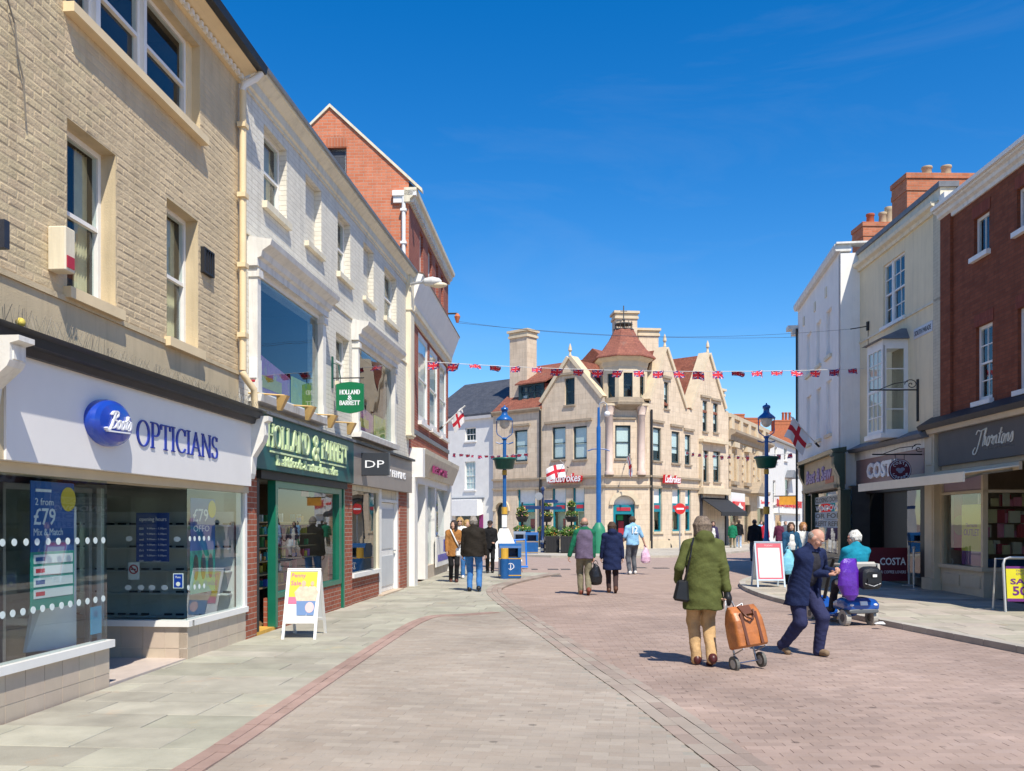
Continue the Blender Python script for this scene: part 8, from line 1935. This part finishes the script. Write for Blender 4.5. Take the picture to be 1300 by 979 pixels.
    if st != 'none':
        s = SD()
        if st == 'bald': s.ell(Hof((0, -.022, -.012)), (.082, .088, .07), Rm).ell(Hof((0, .02, .085)), (.082, .1, .085), Rm, .02, -1).ell(Hof((0, .11, -.03)), (.1, .10, .13), Rm, .01, -1)
        elif st == 'short': s.ell(Hof((0, -.012, .026)), (.084, .1, .1), Rm).ell(Hof((0, .12, -.03)), (.1, .085, .095), Rm, .01, -1).ell(Hof((0, .03, -.13)), (.1, .1, .075), Rm, .01, -1)
        elif st == 'bob': s.ell(Hof((0, -.012, .022)), (.095, .108, .108), Rm).ell(Hof((0, -.03, -.07)), (.095, .085, .08), Rm, .04).ell(Hof((0, .125, -.045)), (.07, .085, .105), Rm, .01, -1)
        elif st == 'long': s.ell(Hof((0, -.012, .022)), (.09, .104, .105), Rm).ell(Hof((0, -.045, -.1)), (.09, .06, .14), Rm, .05).ell(Hof((0, .125, -.05)), (.066, .085, .11), Rm, .01, -1)
        elif st == 'cap': s.ell(Hof((0, -.005, .05)), (.092, .108, .075), Rm).ell(Hof((0, .1, .03)), (.07, .06, .012), Rm, .01).ell(Hof((0, 0, -.06)), (.2, .2, .07), Rm, .005, -1)
        if st in ('bob', 'long', 'short'):
            rl = random.Random(len(label)); zb = {'bob': -.11, 'long': -.2, 'short': -.045}[st]; kk = 1.0 if st != 'short' else .86
            for a in range(-140, 141, 14):
                if abs(a) > 140 or st == 'x': continue
                th = R(a + rl.uniform(-5, 5)) ; sx_, cy_ = math.sin(th), -math.cos(th)
                s.cap(Hof((.04 * sx_, .04 * cy_ - .01, .10)), Hof((.092 * kk * sx_, .1 * kk * cy_ - .012, .02)), .02, .02, .012).cap(Hof((.092 * kk * sx_, .1 * kk * cy_ - .012, .02)), Hof((.09 * kk * sx_ * rl.uniform(.85, 1.1), .095 * kk * cy_ - .012, zb + rl.uniform(-.02, .02))), .02, .011, .01)
            if st != 'short': s.ell(Hof((0, .14, -.045)), (.062, .075, .10), Rm, .01, -1)
            else: s.ell(Hof((0, .13, -.03)), (.075, .08, .09), Rm, .01, -1)
        emit(s, 'cap' if st == 'cap' else 'hair', HAIR[hc], max(.008, res * .7), .004 if st != 'bald' else .002)
    # trousers
    s = SD(); s.ell(P + np.array([0, -.005, -.02]), (.165 * w, .125 * w, .13)); s.col(P + np.array([0, 0, -.06]), P + np.array([0, 0, .12]), (.16 * w, .118 * w), (.15 * w, .11 * w), .03)
    for i in (0, 1):
        s.cap(hp[i], kn[i], .092 * wide, .070 * wide, .03).cap(kn[i], np.array(an[i]) + [0, -.006, -.03], .068 * wide, .056 * wide, .025)
    emit(s, 'trousers', bottom, cr, .0035)
    for i in (0, 1):
        a = np.array(an[i]); td = feet[i][3]; f = np.array([0, math.cos(td), -math.sin(td)]); dn = np.array([0, -math.sin(td), -math.cos(td)])
        s = SD(); s.cap(a + dn * .035 - f * .03, a + dn * .048 + f * .13, .046, .039, .02).cap(a - f * .012, a + dn * .03 - f * .02, .045, .046, .03).cap(a + dn * .062 - f * .045, a + dn * .064 + f * .135, .028, .026, .012)
        emit(s, 'shoe', shoe, max(.009, cr * .8))
    # top garment
    s = SD(); hz_ = hem
    s.ell(C_, (.185 * w, .135 * w, .19)).ell(W_, (.168 * w, .128 * w, .17)).cap(sho[0], NK + np.array([0, -.02, -.05]), .06, .075, .04).cap(sho[1], NK + np.array([0, -.02, -.05]), .06, .075, .04).cap(S_ + np.array([0, -.01, 0]), NK + np.array([0, -.015, 0]), .08, .065, .05)
    low = np.array([P[0] * 1.0, P[1], hz_]);
    s.col(low, C_ + np.array([0, 0, -.02]), (.185 * w * flare, .145 * w * flare), (.175 * w, .128 * w), .03)
    if extra and 'open' in extra: s.col(np.array([0, .06, hz_ - .05]), np.array([0, .22, C_[2] + .1]), (.085, .25), (.05, .25), .01, -1)
    for i in (0, 1):
        s.cap(sho[i], el[i], .064, .058, .035)
        if sleeve > .5: s.cap(el[i], el[i] + (wr[i] - el[i]) * .95, .060, .050, .02)
    if collar == 'hood': s.ell(NK + np.array([0, -.085, -.01]), (.11, .065, .085), None, .03)
    elif collar: s.cap(NK + np.array([-.05, .0, .01]), NK + np.array([.05, 0, .01]), .055, .055, .03)
    s.ell(NK + np.array([0, .05, .075]), (.058, .075, .06), None, .01, -1)
    tp = emit(s, 'jacket', top, cr, .0045)
    if extra and inner is not None:
        s = SD(); s.ell(C_ + np.array([0, .012, -.02]), (.165 * w, .125 * w, .18)).ell(W_ + np.array([0, .018, 0]), (.158 * w, .13 * w, .17)).ell(P + np.array([0, .01, .06]), (.162 * w, .128 * w, .1)).cap(S_, NK + np.array([0, .0, -.03]), .07, .06); emit(s, 'sweater', inner, cr, .003)
    info = dict(t=t, world=world, k=k, HD=HD, Hof=Hof, wr=wr, el=el, sho=sho, C=C_, W=W_, P=P, NK=NK, emit=emit, hem=hz_, jacket=tp, S=S_)
    return info
def gadd(info, mb_pts): return [tuple(p) for p in info['world'](np.array(mb_pts))]
olive = cloth_m('olive', (.085, .097, .028)); tanc = cloth_m('tan', (.52, .34, .17)); navy = cloth_m('navy', (.012, .02, .065)); navy2 = cloth_m('navy_trouser', (.028, .032, .085)); charcoal = cloth_m('charcoal', (.03, .03, .038))
jean = cloth_m('jean', (.05, .17, .42)); brownj = cloth_m('dark_brown', (.022, .018, .014)); blk = cloth_m('black', (.012, .012, .014)); purple = cloth_m('heather', (.13, .10, .16)); gsleeve = cloth_m('green_sleeve', (.01, .13, .07)); khaki = cloth_m('khaki', (.20, .18, .12)); plum = cloth_m('plum_brown', (.05, .03, .03)); skyb = cloth_m('sky_blue', (.25, .48, .72)); greyt = cloth_m('grey', (.11, .12, .14)); camel = cloth_m('camel', (.33, .15, .045)); tealc = cloth_m('teal', (.01, .22, .32)); burg = cloth_m('burgundy', (.10, .02, .05)); emer = cloth_m('emerald', (.01, .16, .08)); bluej = cloth_m('blue_jacket', (.02, .08, .16)); paleb = cloth_m('pale_jean', (.32, .42, .55)); white_c = cloth_m('white_cotton', (.7, .69, .66)); redc = cloth_m('red', (.45, .02, .04))
leath = M('leather_brown', (.09, .035, .018), .5, .2, 12, bump=.2); leath_r = M('leather_oxblood', (.07, .015, .015), .4, .2, 12); trainer = M('trainer_white', (.72, .72, .70), .6, .08, 12); blkl = M('leather_black', (.012, .012, .013), .4, .2, 12); suede = M('suede_tan', (.22, .15, .09), .8, .15, 12)

# woman in the green coat with the shopping trolley
gp = G(893, 845)
I = person('older person in an olive green coat and tan trousers pulling a shopping trolley', gp, 1.67, -4, feet=[(-.065, .06, .085, 0), (.065, -.12, .11, .4)], hands=[(-.26, .16, .96), (.25, -.12, .80)], top=olive, bottom=tanc, shoe=leath_r, hair=('bob', 'greybrown'), res=.011, w=1.08, hem=.64, flare=1.2, collar='hood', head=(-6, 2, 0), curl=(.6, 1.0), lean=R(3), wide=1.1)
wd_ = I['world']
s = SD(); d_ = I['wr'][1] - I['el'][1]; d_ /= np.linalg.norm(d_); s.cap(I['wr'][1] - d_ * .01, I['wr'][1] + d_ * .09, .036, .042).cap(I['wr'][1] + d_ * .09, I['wr'][1] + d_ * .15, .04, .028); I['emit'](s, 'glove', blkl, .011)
sp_ = wd_(np.array([[-.14, -.09, 1.46], [-.18, -.16, 1.38], [-.20, -.17, 1.25], [-.235, -.13, 1.05], [-.26, -.10, .93]]))
t = thing('handbag', 'small black handbag on a strap at the side of the green coat', 'handbag', tuple(sp_[-1]))
build(MB().tube([tuple(p) for p in sp_], .012, 6), 'strap', blkl, t)
c = sp_[-1]; bg = MB().hexa([(c[0] - .12, c[1] - .04, c[2] - .17), (c[0] + .06, c[1] - .06, c[2] - .2), (c[0] + .06, c[1] + .05, c[2] - .2), (c[0] - .12, c[1] + .05, c[2] - .17)], [(c[0] - .07, c[1] - .02, c[2] + .05), (c[0] + .05, c[1] - .03, c[2] + .06), (c[0] + .05, c[1] + .03, c[2] + .06), (c[0] - .07, c[1] + .03, c[2] + .05)])
build(bg, 'pouch', blkl, t, bevel=.025)
hand = I['wr'][1] + np.array([.0, -.02, -.08]); hw_ = wd_(np.array([hand]))[0]
# trolley: wheels on the ground, bag leaning back to the hand
wl, wr_ = G(931, 851), G(967.5, 849); wm = Vector(((wl[0] + wr_[0]) / 2, (wl[1] + wr_[1]) / 2, .085))
hv = Vector(hw_); axis = (hv - wm); axl = axis.length; av = (axis.normalized() * .45 + Vector((-.07, .1, .62))).normalized(); sv = Vector((wr_[0] - wl[0], wr_[1] - wl[1], 0)).normalized(); sv = (sv - av * sv.dot(av)).normalized(); nv_ = av.cross(sv).normalized()
orange = M('tan_leather_bag', (.40, .135, .035), .38, .3, 9, bump=.4, bscale=12, spec=.5); strapm = M('bag_strap', (.12, .04, .02), .5, .1)
t = thing('shopping_trolley', 'tan leather shopping trolley bag on two small wheels behind the green coat', 'shopping trolley', (wm.x, wm.y, 0))
TP = lambda a, o, u: tuple(wm + sv * a + nv_ * o + av * u)
bm = MB(); rings = []
for u, w2, d2 in ((.15, .18, .11), (.17, .19, .13), (.30, .19, .135), (.44, .185, .125), (.53, .175, .09), (.58, .168, .05), (.605, .165, .02)):
    n = 24; rg = []
    for j in range(n):
        a = 2 * math.pi * j / n; cx_, sx_ = math.cos(a), math.sin(a); f = lambda v: math.copysign(abs(v) ** .32, v); rg.append(TP(w2 * f(cx_), -.09 + d2 * f(sx_), u))
    rings.append(rg)
for i in range(len(rings) - 1): n = 24; bm.add(rings[i] + rings[i + 1], [(j, (j + 1) % n, (j + 1) % n + n, j + n) for j in range(n)])
bm.add(rings[0], [tuple(range(23, -1, -1))]); bm.add(rings[-1], [tuple(range(24))])
bag = build(bm, 'bag', orange, t, smooth=True)
for a in (-.09, .09): build(MB().hexa([TP(a - .016, -.225, .17), TP(a + .016, -.225, .17), TP(a + .016, -.24, .17), TP(a - .016, -.24, .17)], [TP(a - .016, -.20, .52), TP(a + .016, -.20, .52), TP(a + .016, -.215, .52), TP(a - .016, -.215, .52)]), 'strap', strapm, bag)
build(MB().tube([TP(-.07, -.21, .54), TP(-.05, -.25, .47), TP(0, -.26, .44), TP(.05, -.25, .47), TP(.07, -.21, .54)], .014, 6), 'carry_handle', strapm, bag); build(MB().hexa([TP(-.06, -.2, .5), TP(.06, -.2, .5), TP(.06, -.225, .5), TP(-.06, -.225, .5)], [TP(-.07, -.12, .59), TP(.07, -.12, .59), TP(.07, -.15, .6), TP(-.07, -.15, .6)]), 'flap', strapm, bag)
for sx in (-1, 1):
    build(MB().tube([TP(sx * .13, .03, .0), TP(sx * .12, .04, .5), TP(sx * .10, .03, .64), tuple(hv + sv * sx * .05 - (hv - wm).normalized() * .12), tuple(hv + sv * sx * .03)], .011, 6), 'frame_tube', steel, t, smooth=True)
    build(MB().tube([TP(sx * .14, -.2, .14), TP(sx * .14, .03, .1)], .008, 5), 'frame_tube', steel, t)
    w0 = wm + sv * sx * .17; tr = build(MB().tube([tuple(w0 - sv * .018), tuple(w0 + sv * .018)], .085, 20), 'wheel', M('tyre_grey', (.12, .12, .11), .8, .1), t); build(MB().tube([tuple(w0 - sv * .021), tuple(w0 + sv * .021)], .05, 14), 'hub', M('hub_pale', (.45, .45, .42), .5), tr)
build(MB().tube([TP(-.17, 0, 0), TP(.17, 0, 0)], .008, 6), 'axle', steel, t); build(MB().tube([tuple(hv - sv * .05), tuple(hv + sv * .05)], .016, 8), 'grip', blkl, t)

# man in the dark jacket
mp = G(1018, 832)
I = person('balding man with glasses in an open navy jacket looking down as he walks', mp, 1.61, 152, feet=[(-.13, .16, .085, -.05), (.13, -.20, .13, .5)], hands=[(-.27, .27, 1.07), (-.11, .33, 1.05)], lean=R(19), head=(-30, 42, 0), top=navy, bottom=navy2, shoe=suede, hair=('bald', 'grey'), res=.0105, w=1.12, hem=.64, flare=1.25, wide=1.25, skin=1, curl=(.9, .8), hip=.88, extra='open', inner=charcoal, collar=True)
gl = MB(); Hf = I['Hof']
for sx in (-1, 1):
    ring_ = wd2 = I['world'](np.array([Hf((sx * .033 + .024 * math.cos(a), .108, .008 + .018 * math.sin(a))) for a in np.linspace(0, 2 * math.pi, 13)])); gl.tube([tuple(p) for p in ring_], .0022, 5, cap=False)
    gl.tube([tuple(p) for p in I['world'](np.array([Hf((sx * .058, .106, .012)), Hf((sx * .08, .05, .012)), Hf((sx * .08, -.01, .008))]))], .0022, 5)
gl.tube([tuple(p) for p in I['world'](np.array([Hf((-.009, .11, .01)), Hf((.009, .11, .01))]))], .0022, 5); build(gl, 'glasses', steel, I['t'])

# mobility scooter and rider
sp0 = G(1096, 795.5, 0); hdg = R(-11); fx, fy = math.sin(hdg), math.cos(hdg); SF = Fac((sp0[0], sp0[1]), (fy, -fx)); SFw = lambda a, f, z: (sp0[0] + a * fy + f * fx, sp0[1] - a * fx + f * fy, z)
sblue = M('scooter_blue', (.008, .07, .32), .22, .1, 4, coat=.6); seatg = M('seat_grey', (.42, .40, .36), .8, .1); rub = M('tyre_pale', (.40, .38, .33), .8, .12, 10)
t = thing('mobility_scooter', 'blue mobility scooter seen from behind outside the coffee shop', 'mobility scooter', (sp0[0], sp0[1], .0))
def loft(secs, n=20, e=.5):
    b = MB(); rg = []
    for f, cz, wx, hz2 in secs:
        rg.append([SFw(wx * math.copysign(abs(math.cos(2 * math.pi * j / n)) ** e, math.cos(2 * math.pi * j / n)), f, cz + hz2 * math.copysign(abs(math.sin(2 * math.pi * j / n)) ** e, math.sin(2 * math.pi * j / n))) for j in range(n)])
    for i in range(len(rg) - 1): b.add(rg[i] + rg[i + 1], [(j, (j + 1) % n, (j + 1) % n + n, j + n) for j in range(n)])
    b.add(rg[0], [tuple(range(n))]); b.add(rg[-1], [tuple(range(n - 1, -1, -1))]); return b
build(loft([(-.02, .30, .20, .03), (.0, .31, .27, .07), (.08, .33, .285, .10), (.3, .34, .27, .10), (.5, .30, .22, .08), (.56, .26, .18, .04)]), 'rear_cover', sblue, t, smooth=True)
build(loft([(-.03, .235, .24, .02), (-.02, .235, .25, .035), (.06, .235, .25, .04)]), 'bumper', M('bumper_grey', (.10, .11, .12), .5), t, smooth=True)
build(loft([(.5, .14, .2, .03), (.7, .11, .2, .025), (1.05, .12, .2, .025), (1.12, .2, .18, .06), (1.25, .3, .14, .09), (1.3, .3, .08, .05)]), 'floor_and_cowl', sblue, t, smooth=True)
build(MB().hexa([SFw(-.06, -.032, .33), SFw(.06, -.032, .33), SFw(.06, -.02, .33), SFw(-.06, -.02, .33)], [SFw(-.06, -.012, .39), SFw(.06, -.012, .39), SFw(.06, 0, .39), SFw(-.06, 0, .39)]), 'rear_plate', white, t)
for sx in (-1, 1):
    build(MB().ball(SFw(sx * .2, -.012, .335), .035, .02, .02), 'reflector', M('reflector', (.75, .75, .8), .2), t, smooth=True)
    for f, r in ((.14, .125), (1.15, .105)):
        c = SFw(sx * .27, f, r); c2 = SFw(sx * .19, f, r); wl_ = build(MB().tube([c2, c], r, 20), 'wheel', rub, t); e_ = SFw(sx * .275, f, r); build(MB().tube([c2, e_], r * .5, 14), 'rim', M('rim_dark', (.08, .08, .085), .5), wl_)
build(MB().tube([SFw(0, .28, .4), SFw(0, .28, .62)], .05, 10), 'seat_post', black, t)
build(loft([(.02, .66, .18, .03), (.06, .66, .22, .05), (.45, .66, .22, .05), (.52, .65, .18, .03)]), 'seat', seatg, t, smooth=True)
bk = MB(); bk.hexa([SFw(-.21, -.02, .68), SFw(.21, -.02, .7), SFw(.21, .06, .7), SFw(-.21, .06, .7)], [SFw(-.19, -.07, 1.0), SFw(.19, -.07, 1.0), SFw(.19, .01, 1.0), SFw(-.19, .01, 1.0)]); build(bk, 'backrest', seatg, t, bevel=.03)
for sx in (-1, 1): build(MB().tube([SFw(sx * .25, -.03, .75), SFw(sx * .27, .02, .95), SFw(sx * .27, .35, .95)], .022, 8), 'armrest', seatg, t)
build(MB().tube([SFw(0, 1.15, .35), SFw(0, .95, .85), SFw(0, .85, 1.02)], .03, 8).tube([SFw(-.27, .80, 1.0), SFw(0, .86, 1.03), SFw(.27, .80, 1.0)], .018, 8), 'tiller', black, t); build(loft([(1.25, .6, .16, .1), (1.5, .6, .17, .12), (1.52, .6, .15, .1)]), 'front_basket', black, t)
t2 = thing('scooter_bag', 'black rucksack hung on the back of the scooter seat', 'bag', SFw(.1, -.12, .55)); build(loft([(-.26, .74, .11, .12), (-.24, .75, .16, .16), (-.16, .76, .18, .18), (-.09, .76, .16, .16)]), 'pack', M('nylon_black', (.012, .012, .014), .35, .2, 15, bump=.3), t2, smooth=True); build(MB().box(Fac(SFw(0, -.27, 0)[:2], (fy, -fx)), -.1, .1, 0, .012, .68, .76), 'pocket', M('nylon_black', (.012, .012, .014)), t2)
build(MB().box(Fac(SFw(0, -.273, 0)[:2], (fy, -fx)), -.02, .05, .012, .016, .78, .82), 'badge', white, t2); build(MB().tube([SFw(-.13, -.26, .68), SFw(0, -.285, .64), SFw(.13, -.26, .68)], .006, 5), 'reflective_strip', steel, t2)
t3 = thing('carrier_bag', 'crumpled purple plastic carrier bag hanging beside the scooter seat', 'carrier bag', SFw(-.24, -.1, .45))
pb = M('purple_plastic', (.10, .02, .34), .22, .2, 6, bump=.8, bscale=14, coat=.3); b = MB(); rg = []
for zz, wx_, dy_, ox in ((.42, .05, .03, .02), (.5, .13, .07, .0), (.65, .17, .09, -.02), (.85, .16, .08, -.03), (1.0, .13, .05, -.02), (1.06, .10, .03, 0)):
    n = 18; rg.append([SFw(-.30 + ox + wx_ * math.cos(2 * math.pi * j / n) * (1 + .10 * math.sin(5 * j + zz * 20)), -.12 + dy_ * math.sin(2 * math.pi * j / n) * (1 + .2 * math.sin(3 * j + zz * 30)), zz) for j in range(n)])
for i in range(len(rg) - 1): n = 18; b.add(rg[i] + rg[i + 1], [(j, (j + 1) % n, (j + 1) % n + n, j + n) for j in range(n)])
b.add(rg[0], [tuple(range(17, -1, -1))]); b.add(rg[-1], [tuple(range(18))]); build(b, 'plastic', pb, t3, smooth=True)
rp_ = SFw(0, .2, 0)
person('white haired rider in a teal top seated on the mobility scooter', rp_[:2], 1.66, -11, feet=[(-.12, .55, .24, 0), (.12, .55, .24, 0)], hands=[(-.16, .36, .84), (.16, .36, .84)], hip=.74, top=tealc, bottom=charcoal, shoe=blkl, hair=('short', 'white'), res=.014, w=1.12, hem=.68, head=(-62, 8, 0), lean=R(2), seated=True, curl=(1.1, 1.1), skin=1)

# couple walking away
I = person('man in a purple gilet with green sleeves walking away', G(742, 755.5), 1.72, -2, feet=[(-.07, .10, .085, 0), (.07, -.2, .13, .55)], hands=[(-.34, .02, .84), (.20, -.03, .82)], top=gsleeve, bottom=khaki, shoe=M('shoe_rust', (.20, .05, .03), .6, .2, 12), hair=('bald', 'greybrown'), res=.0145, w=1.06, hem=.84, skin=1, wide=1.12)
s = SD(); s.ell(I['C'] + np.array([0, -.005, 0]), (.205, .155, .20)).ell(I['W'], (.2, .155, .18)).col(np.array([0, 0, .80]), I['C'], (.212, .168), (.2, .152)).cap(I['S'] + np.array([-.10, 0, -.03]), I['S'] + np.array([.10, 0, -.03]), .08).cap(I['NK'] + np.array([0, -.02, -.03]), I['NK'] + np.array([0, -.015, .01]), .08, .07); s.ell(I['NK'] + np.array([0, .05, .08]), (.06, .08, .07), None, .01, -1); I['emit'](s, 'gilet', purple, .015, .003)
wp = I['world'](np.array([I['wr'][1] + [0, .01, -.12]]))[0]
def carrier(label, p, h, w, mat, name='carrier_bag'):
    t = thing(name, label, 'carrier bag', (p[0], p[1], p[2] - h)); b = MB(); rg = []
    for k_, (zz, f) in enumerate(((1.0, .35), (.96, .7), (.85, .95), (.6, 1.0), (.35, .75), (.15, .45), (0, .18))):
        n = 16; rg.append([(p[0] + w / 2 * f * math.cos(2 * math.pi * j / n) * (1 + .13 * math.sin(4 * j + 2 * k_)) + .02 * math.sin(3 * k_), p[1] + w * .25 * f * math.sin(2 * math.pi * j / n), p[2] - h * zz) for j in range(n)][::1])
    rg = rg[::-1]
    for i in range(len(rg) - 1): b.add(rg[i] + rg[i + 1], [(j, j + 16, (j + 1) % 16 + 16, (j + 1) % 16) for j in range(16)])
    build(b, 'plastic', mat, t, smooth=True)
    for sx in (-1, 1): build(MB().tube([(p[0] + sx * w * .2, p[1], p[2] - h * .05), (p[0] + sx * w * .1, p[1], p[2] + .05), (p[0], p[1], p[2] + .07)], .008, 5), 'handle', mat, t)
carrier('black carrier bag held low between the couple', (wp[0] + .04, wp[1] - .05, wp[2] - .03), .48, .30, M('black_plastic', (.012, .012, .014), .3, .2, 8, bump=.6, bscale=12))
person('woman in a long navy hooded coat walking beside the man in the gilet', G(777, 753), 1.62, 3, feet=[(-.07, .09, .085, 0), (.08, -.16, .12, .45)], hands=[(-.26, .06, .80), (.26, -.02, .80)], top=navy, bottom=plum, shoe=leath, hair=('bob', 'brown'), res=.0145, w=1.1, hem=.55, flare=1.14, collar='hood')
I = person('man in a pale blue football shirt and grey trousers walking away', G(803, 729.5), 1.80, -18, feet=[(-.10, -.02, .085, 0), (.12, .10, .085, .1)], hands=[(-.22, .16, 1.0), (.42, .02, .86)], top=skyb, bottom=greyt, shoe=trainer, hair=('short', 'brown'), res=.017, w=1.05, hem=.86, flare=1.05, sleeve=0, wide=1.1)
sb = I['world'](np.array([[0, -.16, 1.32]]))[0]; FT_ = Fac((sb[0], sb[1]), (math.cos(R(18)) , math.sin(R(18)))); text(FT_, I['t'], '12', -.09, .09, 1.28, 1.5, lw, -.02, .03, 'shirt_number', bold=.02)
wp = I['world'](np.array([I['wr'][1] + [.03, 0, -.1]]))[0]; carrier('pink and white carrier bag carried by the man in the football shirt', tuple(wp), .5, .3, M('pink_plastic', (.7, .45, .62), .4, .25, 9, bump=.4, stain=((.78, .76, .76), 5, .5)))
wp = I['world'](np.array([I['wr'][0] + [-.02, 0, -.1]]))[0]
# group on the left pavement
person('man in a dark brown jacket and bright blue jeans walking up the left pavement', G(601, 751, .045), 1.71, 6, feet=[(-.09, .03, .085, 0), (.13, -.02, .10, .3)], hands=[(-.26, .04, .82), (.27, .10, .84)], top=brownj, bottom=jean, shoe=blkl, hair=('short', 'grey'), res=.0145, w=1.2, hem=.80, flare=1.08, wide=1.08, z=.045)
I = person('woman in a camel coat with a white bag strap walking towards the camera', G(576, 739, .045), 1.63, 172, feet=[(-.07, .08, .085, 0), (.07, -.12, .11, .35)], hands=[(-.16, .24, 1.1), (.20, .12, .86)], top=camel, bottom=blk, shoe=M('boot_brown', (.09, .03, .022), .5, .15), hair=('long', 'dark'), res=.015, w=.98, hem=.72, flare=1.08, z=.045, head=(25, 0, 0))
st_ = I['world'](np.array([[.10, .08, 1.47], [.04, .16, 1.33], [-.06, .17, 1.12], [-.17, .14, .93]])); t = thing('shoulder_bag', 'white shoulder bag with a strap across the camel coat', 'bag', tuple(st_[-1])); build(MB().tube([tuple(p) for p in st_], .018, 6), 'strap', pwhite, t); p = st_[-1]; build(MB().bx(p[0] - .02, p[1], p[2] - .2, .2, .1, .22, rz=.2), 'pouch', pwhite, t, bevel=.03)
for sx in (0, 1):
    pass
I2 = person('fair haired woman in sunglasses walking behind the camel coat', G(584, 734, .045), 1.72, 178, top=white_c, bottom=jean, shoe=trainer, hair=('bob', 'blonde'), res=.018, w=.95, z=.045)
Hf = I2['Hof']; b = MB()
for sx in (-1, 1): c_ = I2['world'](np.array([Hf((sx * .032, .098, .012))]))[0]; b.ball(tuple(c_), .028, .012, .022)
pieces(b, 'sunglass_lens', black, I2['t'])
person('fair haired person half hidden behind the man in the brown jacket', G(592.5, 731, .045), 1.66, 160, top=camel, bottom=blk, shoe=blkl, hair=('bob', 'blonde'), res=.02, z=.045)
person('person dressed in black with a dark cap standing near the litter bin', G(622, 727.5, .045), 1.64, 176, feet=[(-.08, .02, .085, 0), (.08, -.05, .085, 0)], hands=[(-.12, .2, 1.0), (.22, .1, .84)], top=blk, bottom=blk, shoe=blkl, hair=('cap', 'dark'), res=.0165, hem=.78, z=.045)
# people further up the street
person('woman in a white top and dark cardigan beyond the green coat', G(905, 709), 1.68, 175, hands=[(-.25, .1, .82), (.26, .0, .82)], top=cloth_m('cardigan', (.05, .04, .09)), bottom=white_c, shoe=blkl, hair=('bob', 'brown'), res=.022, extra='open', inner=white_c)
person('person in an emerald green coat walking towards the bank', G(930, 697.5), 1.66, 5, top=emer, bottom=khaki, shoe=blkl, hair=('short', 'greybrown'), res=.024, hem=.7, w=1.15)
person('person in a black top and pale jeans beside the emerald coat', G(938, 697), 1.78, 10, top=blk, bottom=paleb, shoe=trainer, hair=('short', 'brown'), res=.024)
person('broad man in a black jacket walking away by the lamp post', G(958, 713), 1.74, 4, top=blk, bottom=greyt, shoe=blkl, hair=('short', 'dark'), res=.02, w=1.18)
person('person in a bright red top beside the right lamp post', G(970, 702), 1.66, 0, top=redc, bottom=navy2, shoe=blkl, hair=('short', 'brown'), res=.024)
person('person in a pale blue shirt in the crowd near the bank', G(966, 698), 1.72, 170, top=skyb, bottom=charcoal, shoe=blkl, hair=('short', 'dark'), res=.025)
person('woman in a burgundy coat near the right hand row', G(989, 704), 1.68, 8, top=burg, bottom=blk, shoe=blkl, hair=('bob', 'blonde'), res=.022, hem=.7)
person('person in a grey top behind the burgundy coat', G(997, 700), 1.70, 170, top=greyt, bottom=charcoal, shoe=blkl, hair=('short', 'greybrown'), res=.024)
I = person('woman in a blue jacket walking towards the camera by the white board', G(1004, 742, .085), 1.54, 182, hands=[(.22, .12, .84), (-.22, .2, .92)][::-1], top=bluej, bottom=blk, shoe=blkl, hair=('long', 'brown'), res=.015, z=.085, w=1.0, extra='open', inner=white_c)
c_ = I['world'](np.array([[.13, .24, .98]]))[0]; carrier('pale blue carrier bag held by the woman in the blue jacket', tuple(c_), .62, .36, M('sky_plastic', (.22, .58, .75), .35, .15, 8, bump=.5))
person('woman with ginger blonde hair behind the balding man', G(1019, 740, .085), 1.54, 165, top=white_c, bottom=charcoal, shoe=blkl, hair=('bob', 'ginger'), res=.017, z=.085)
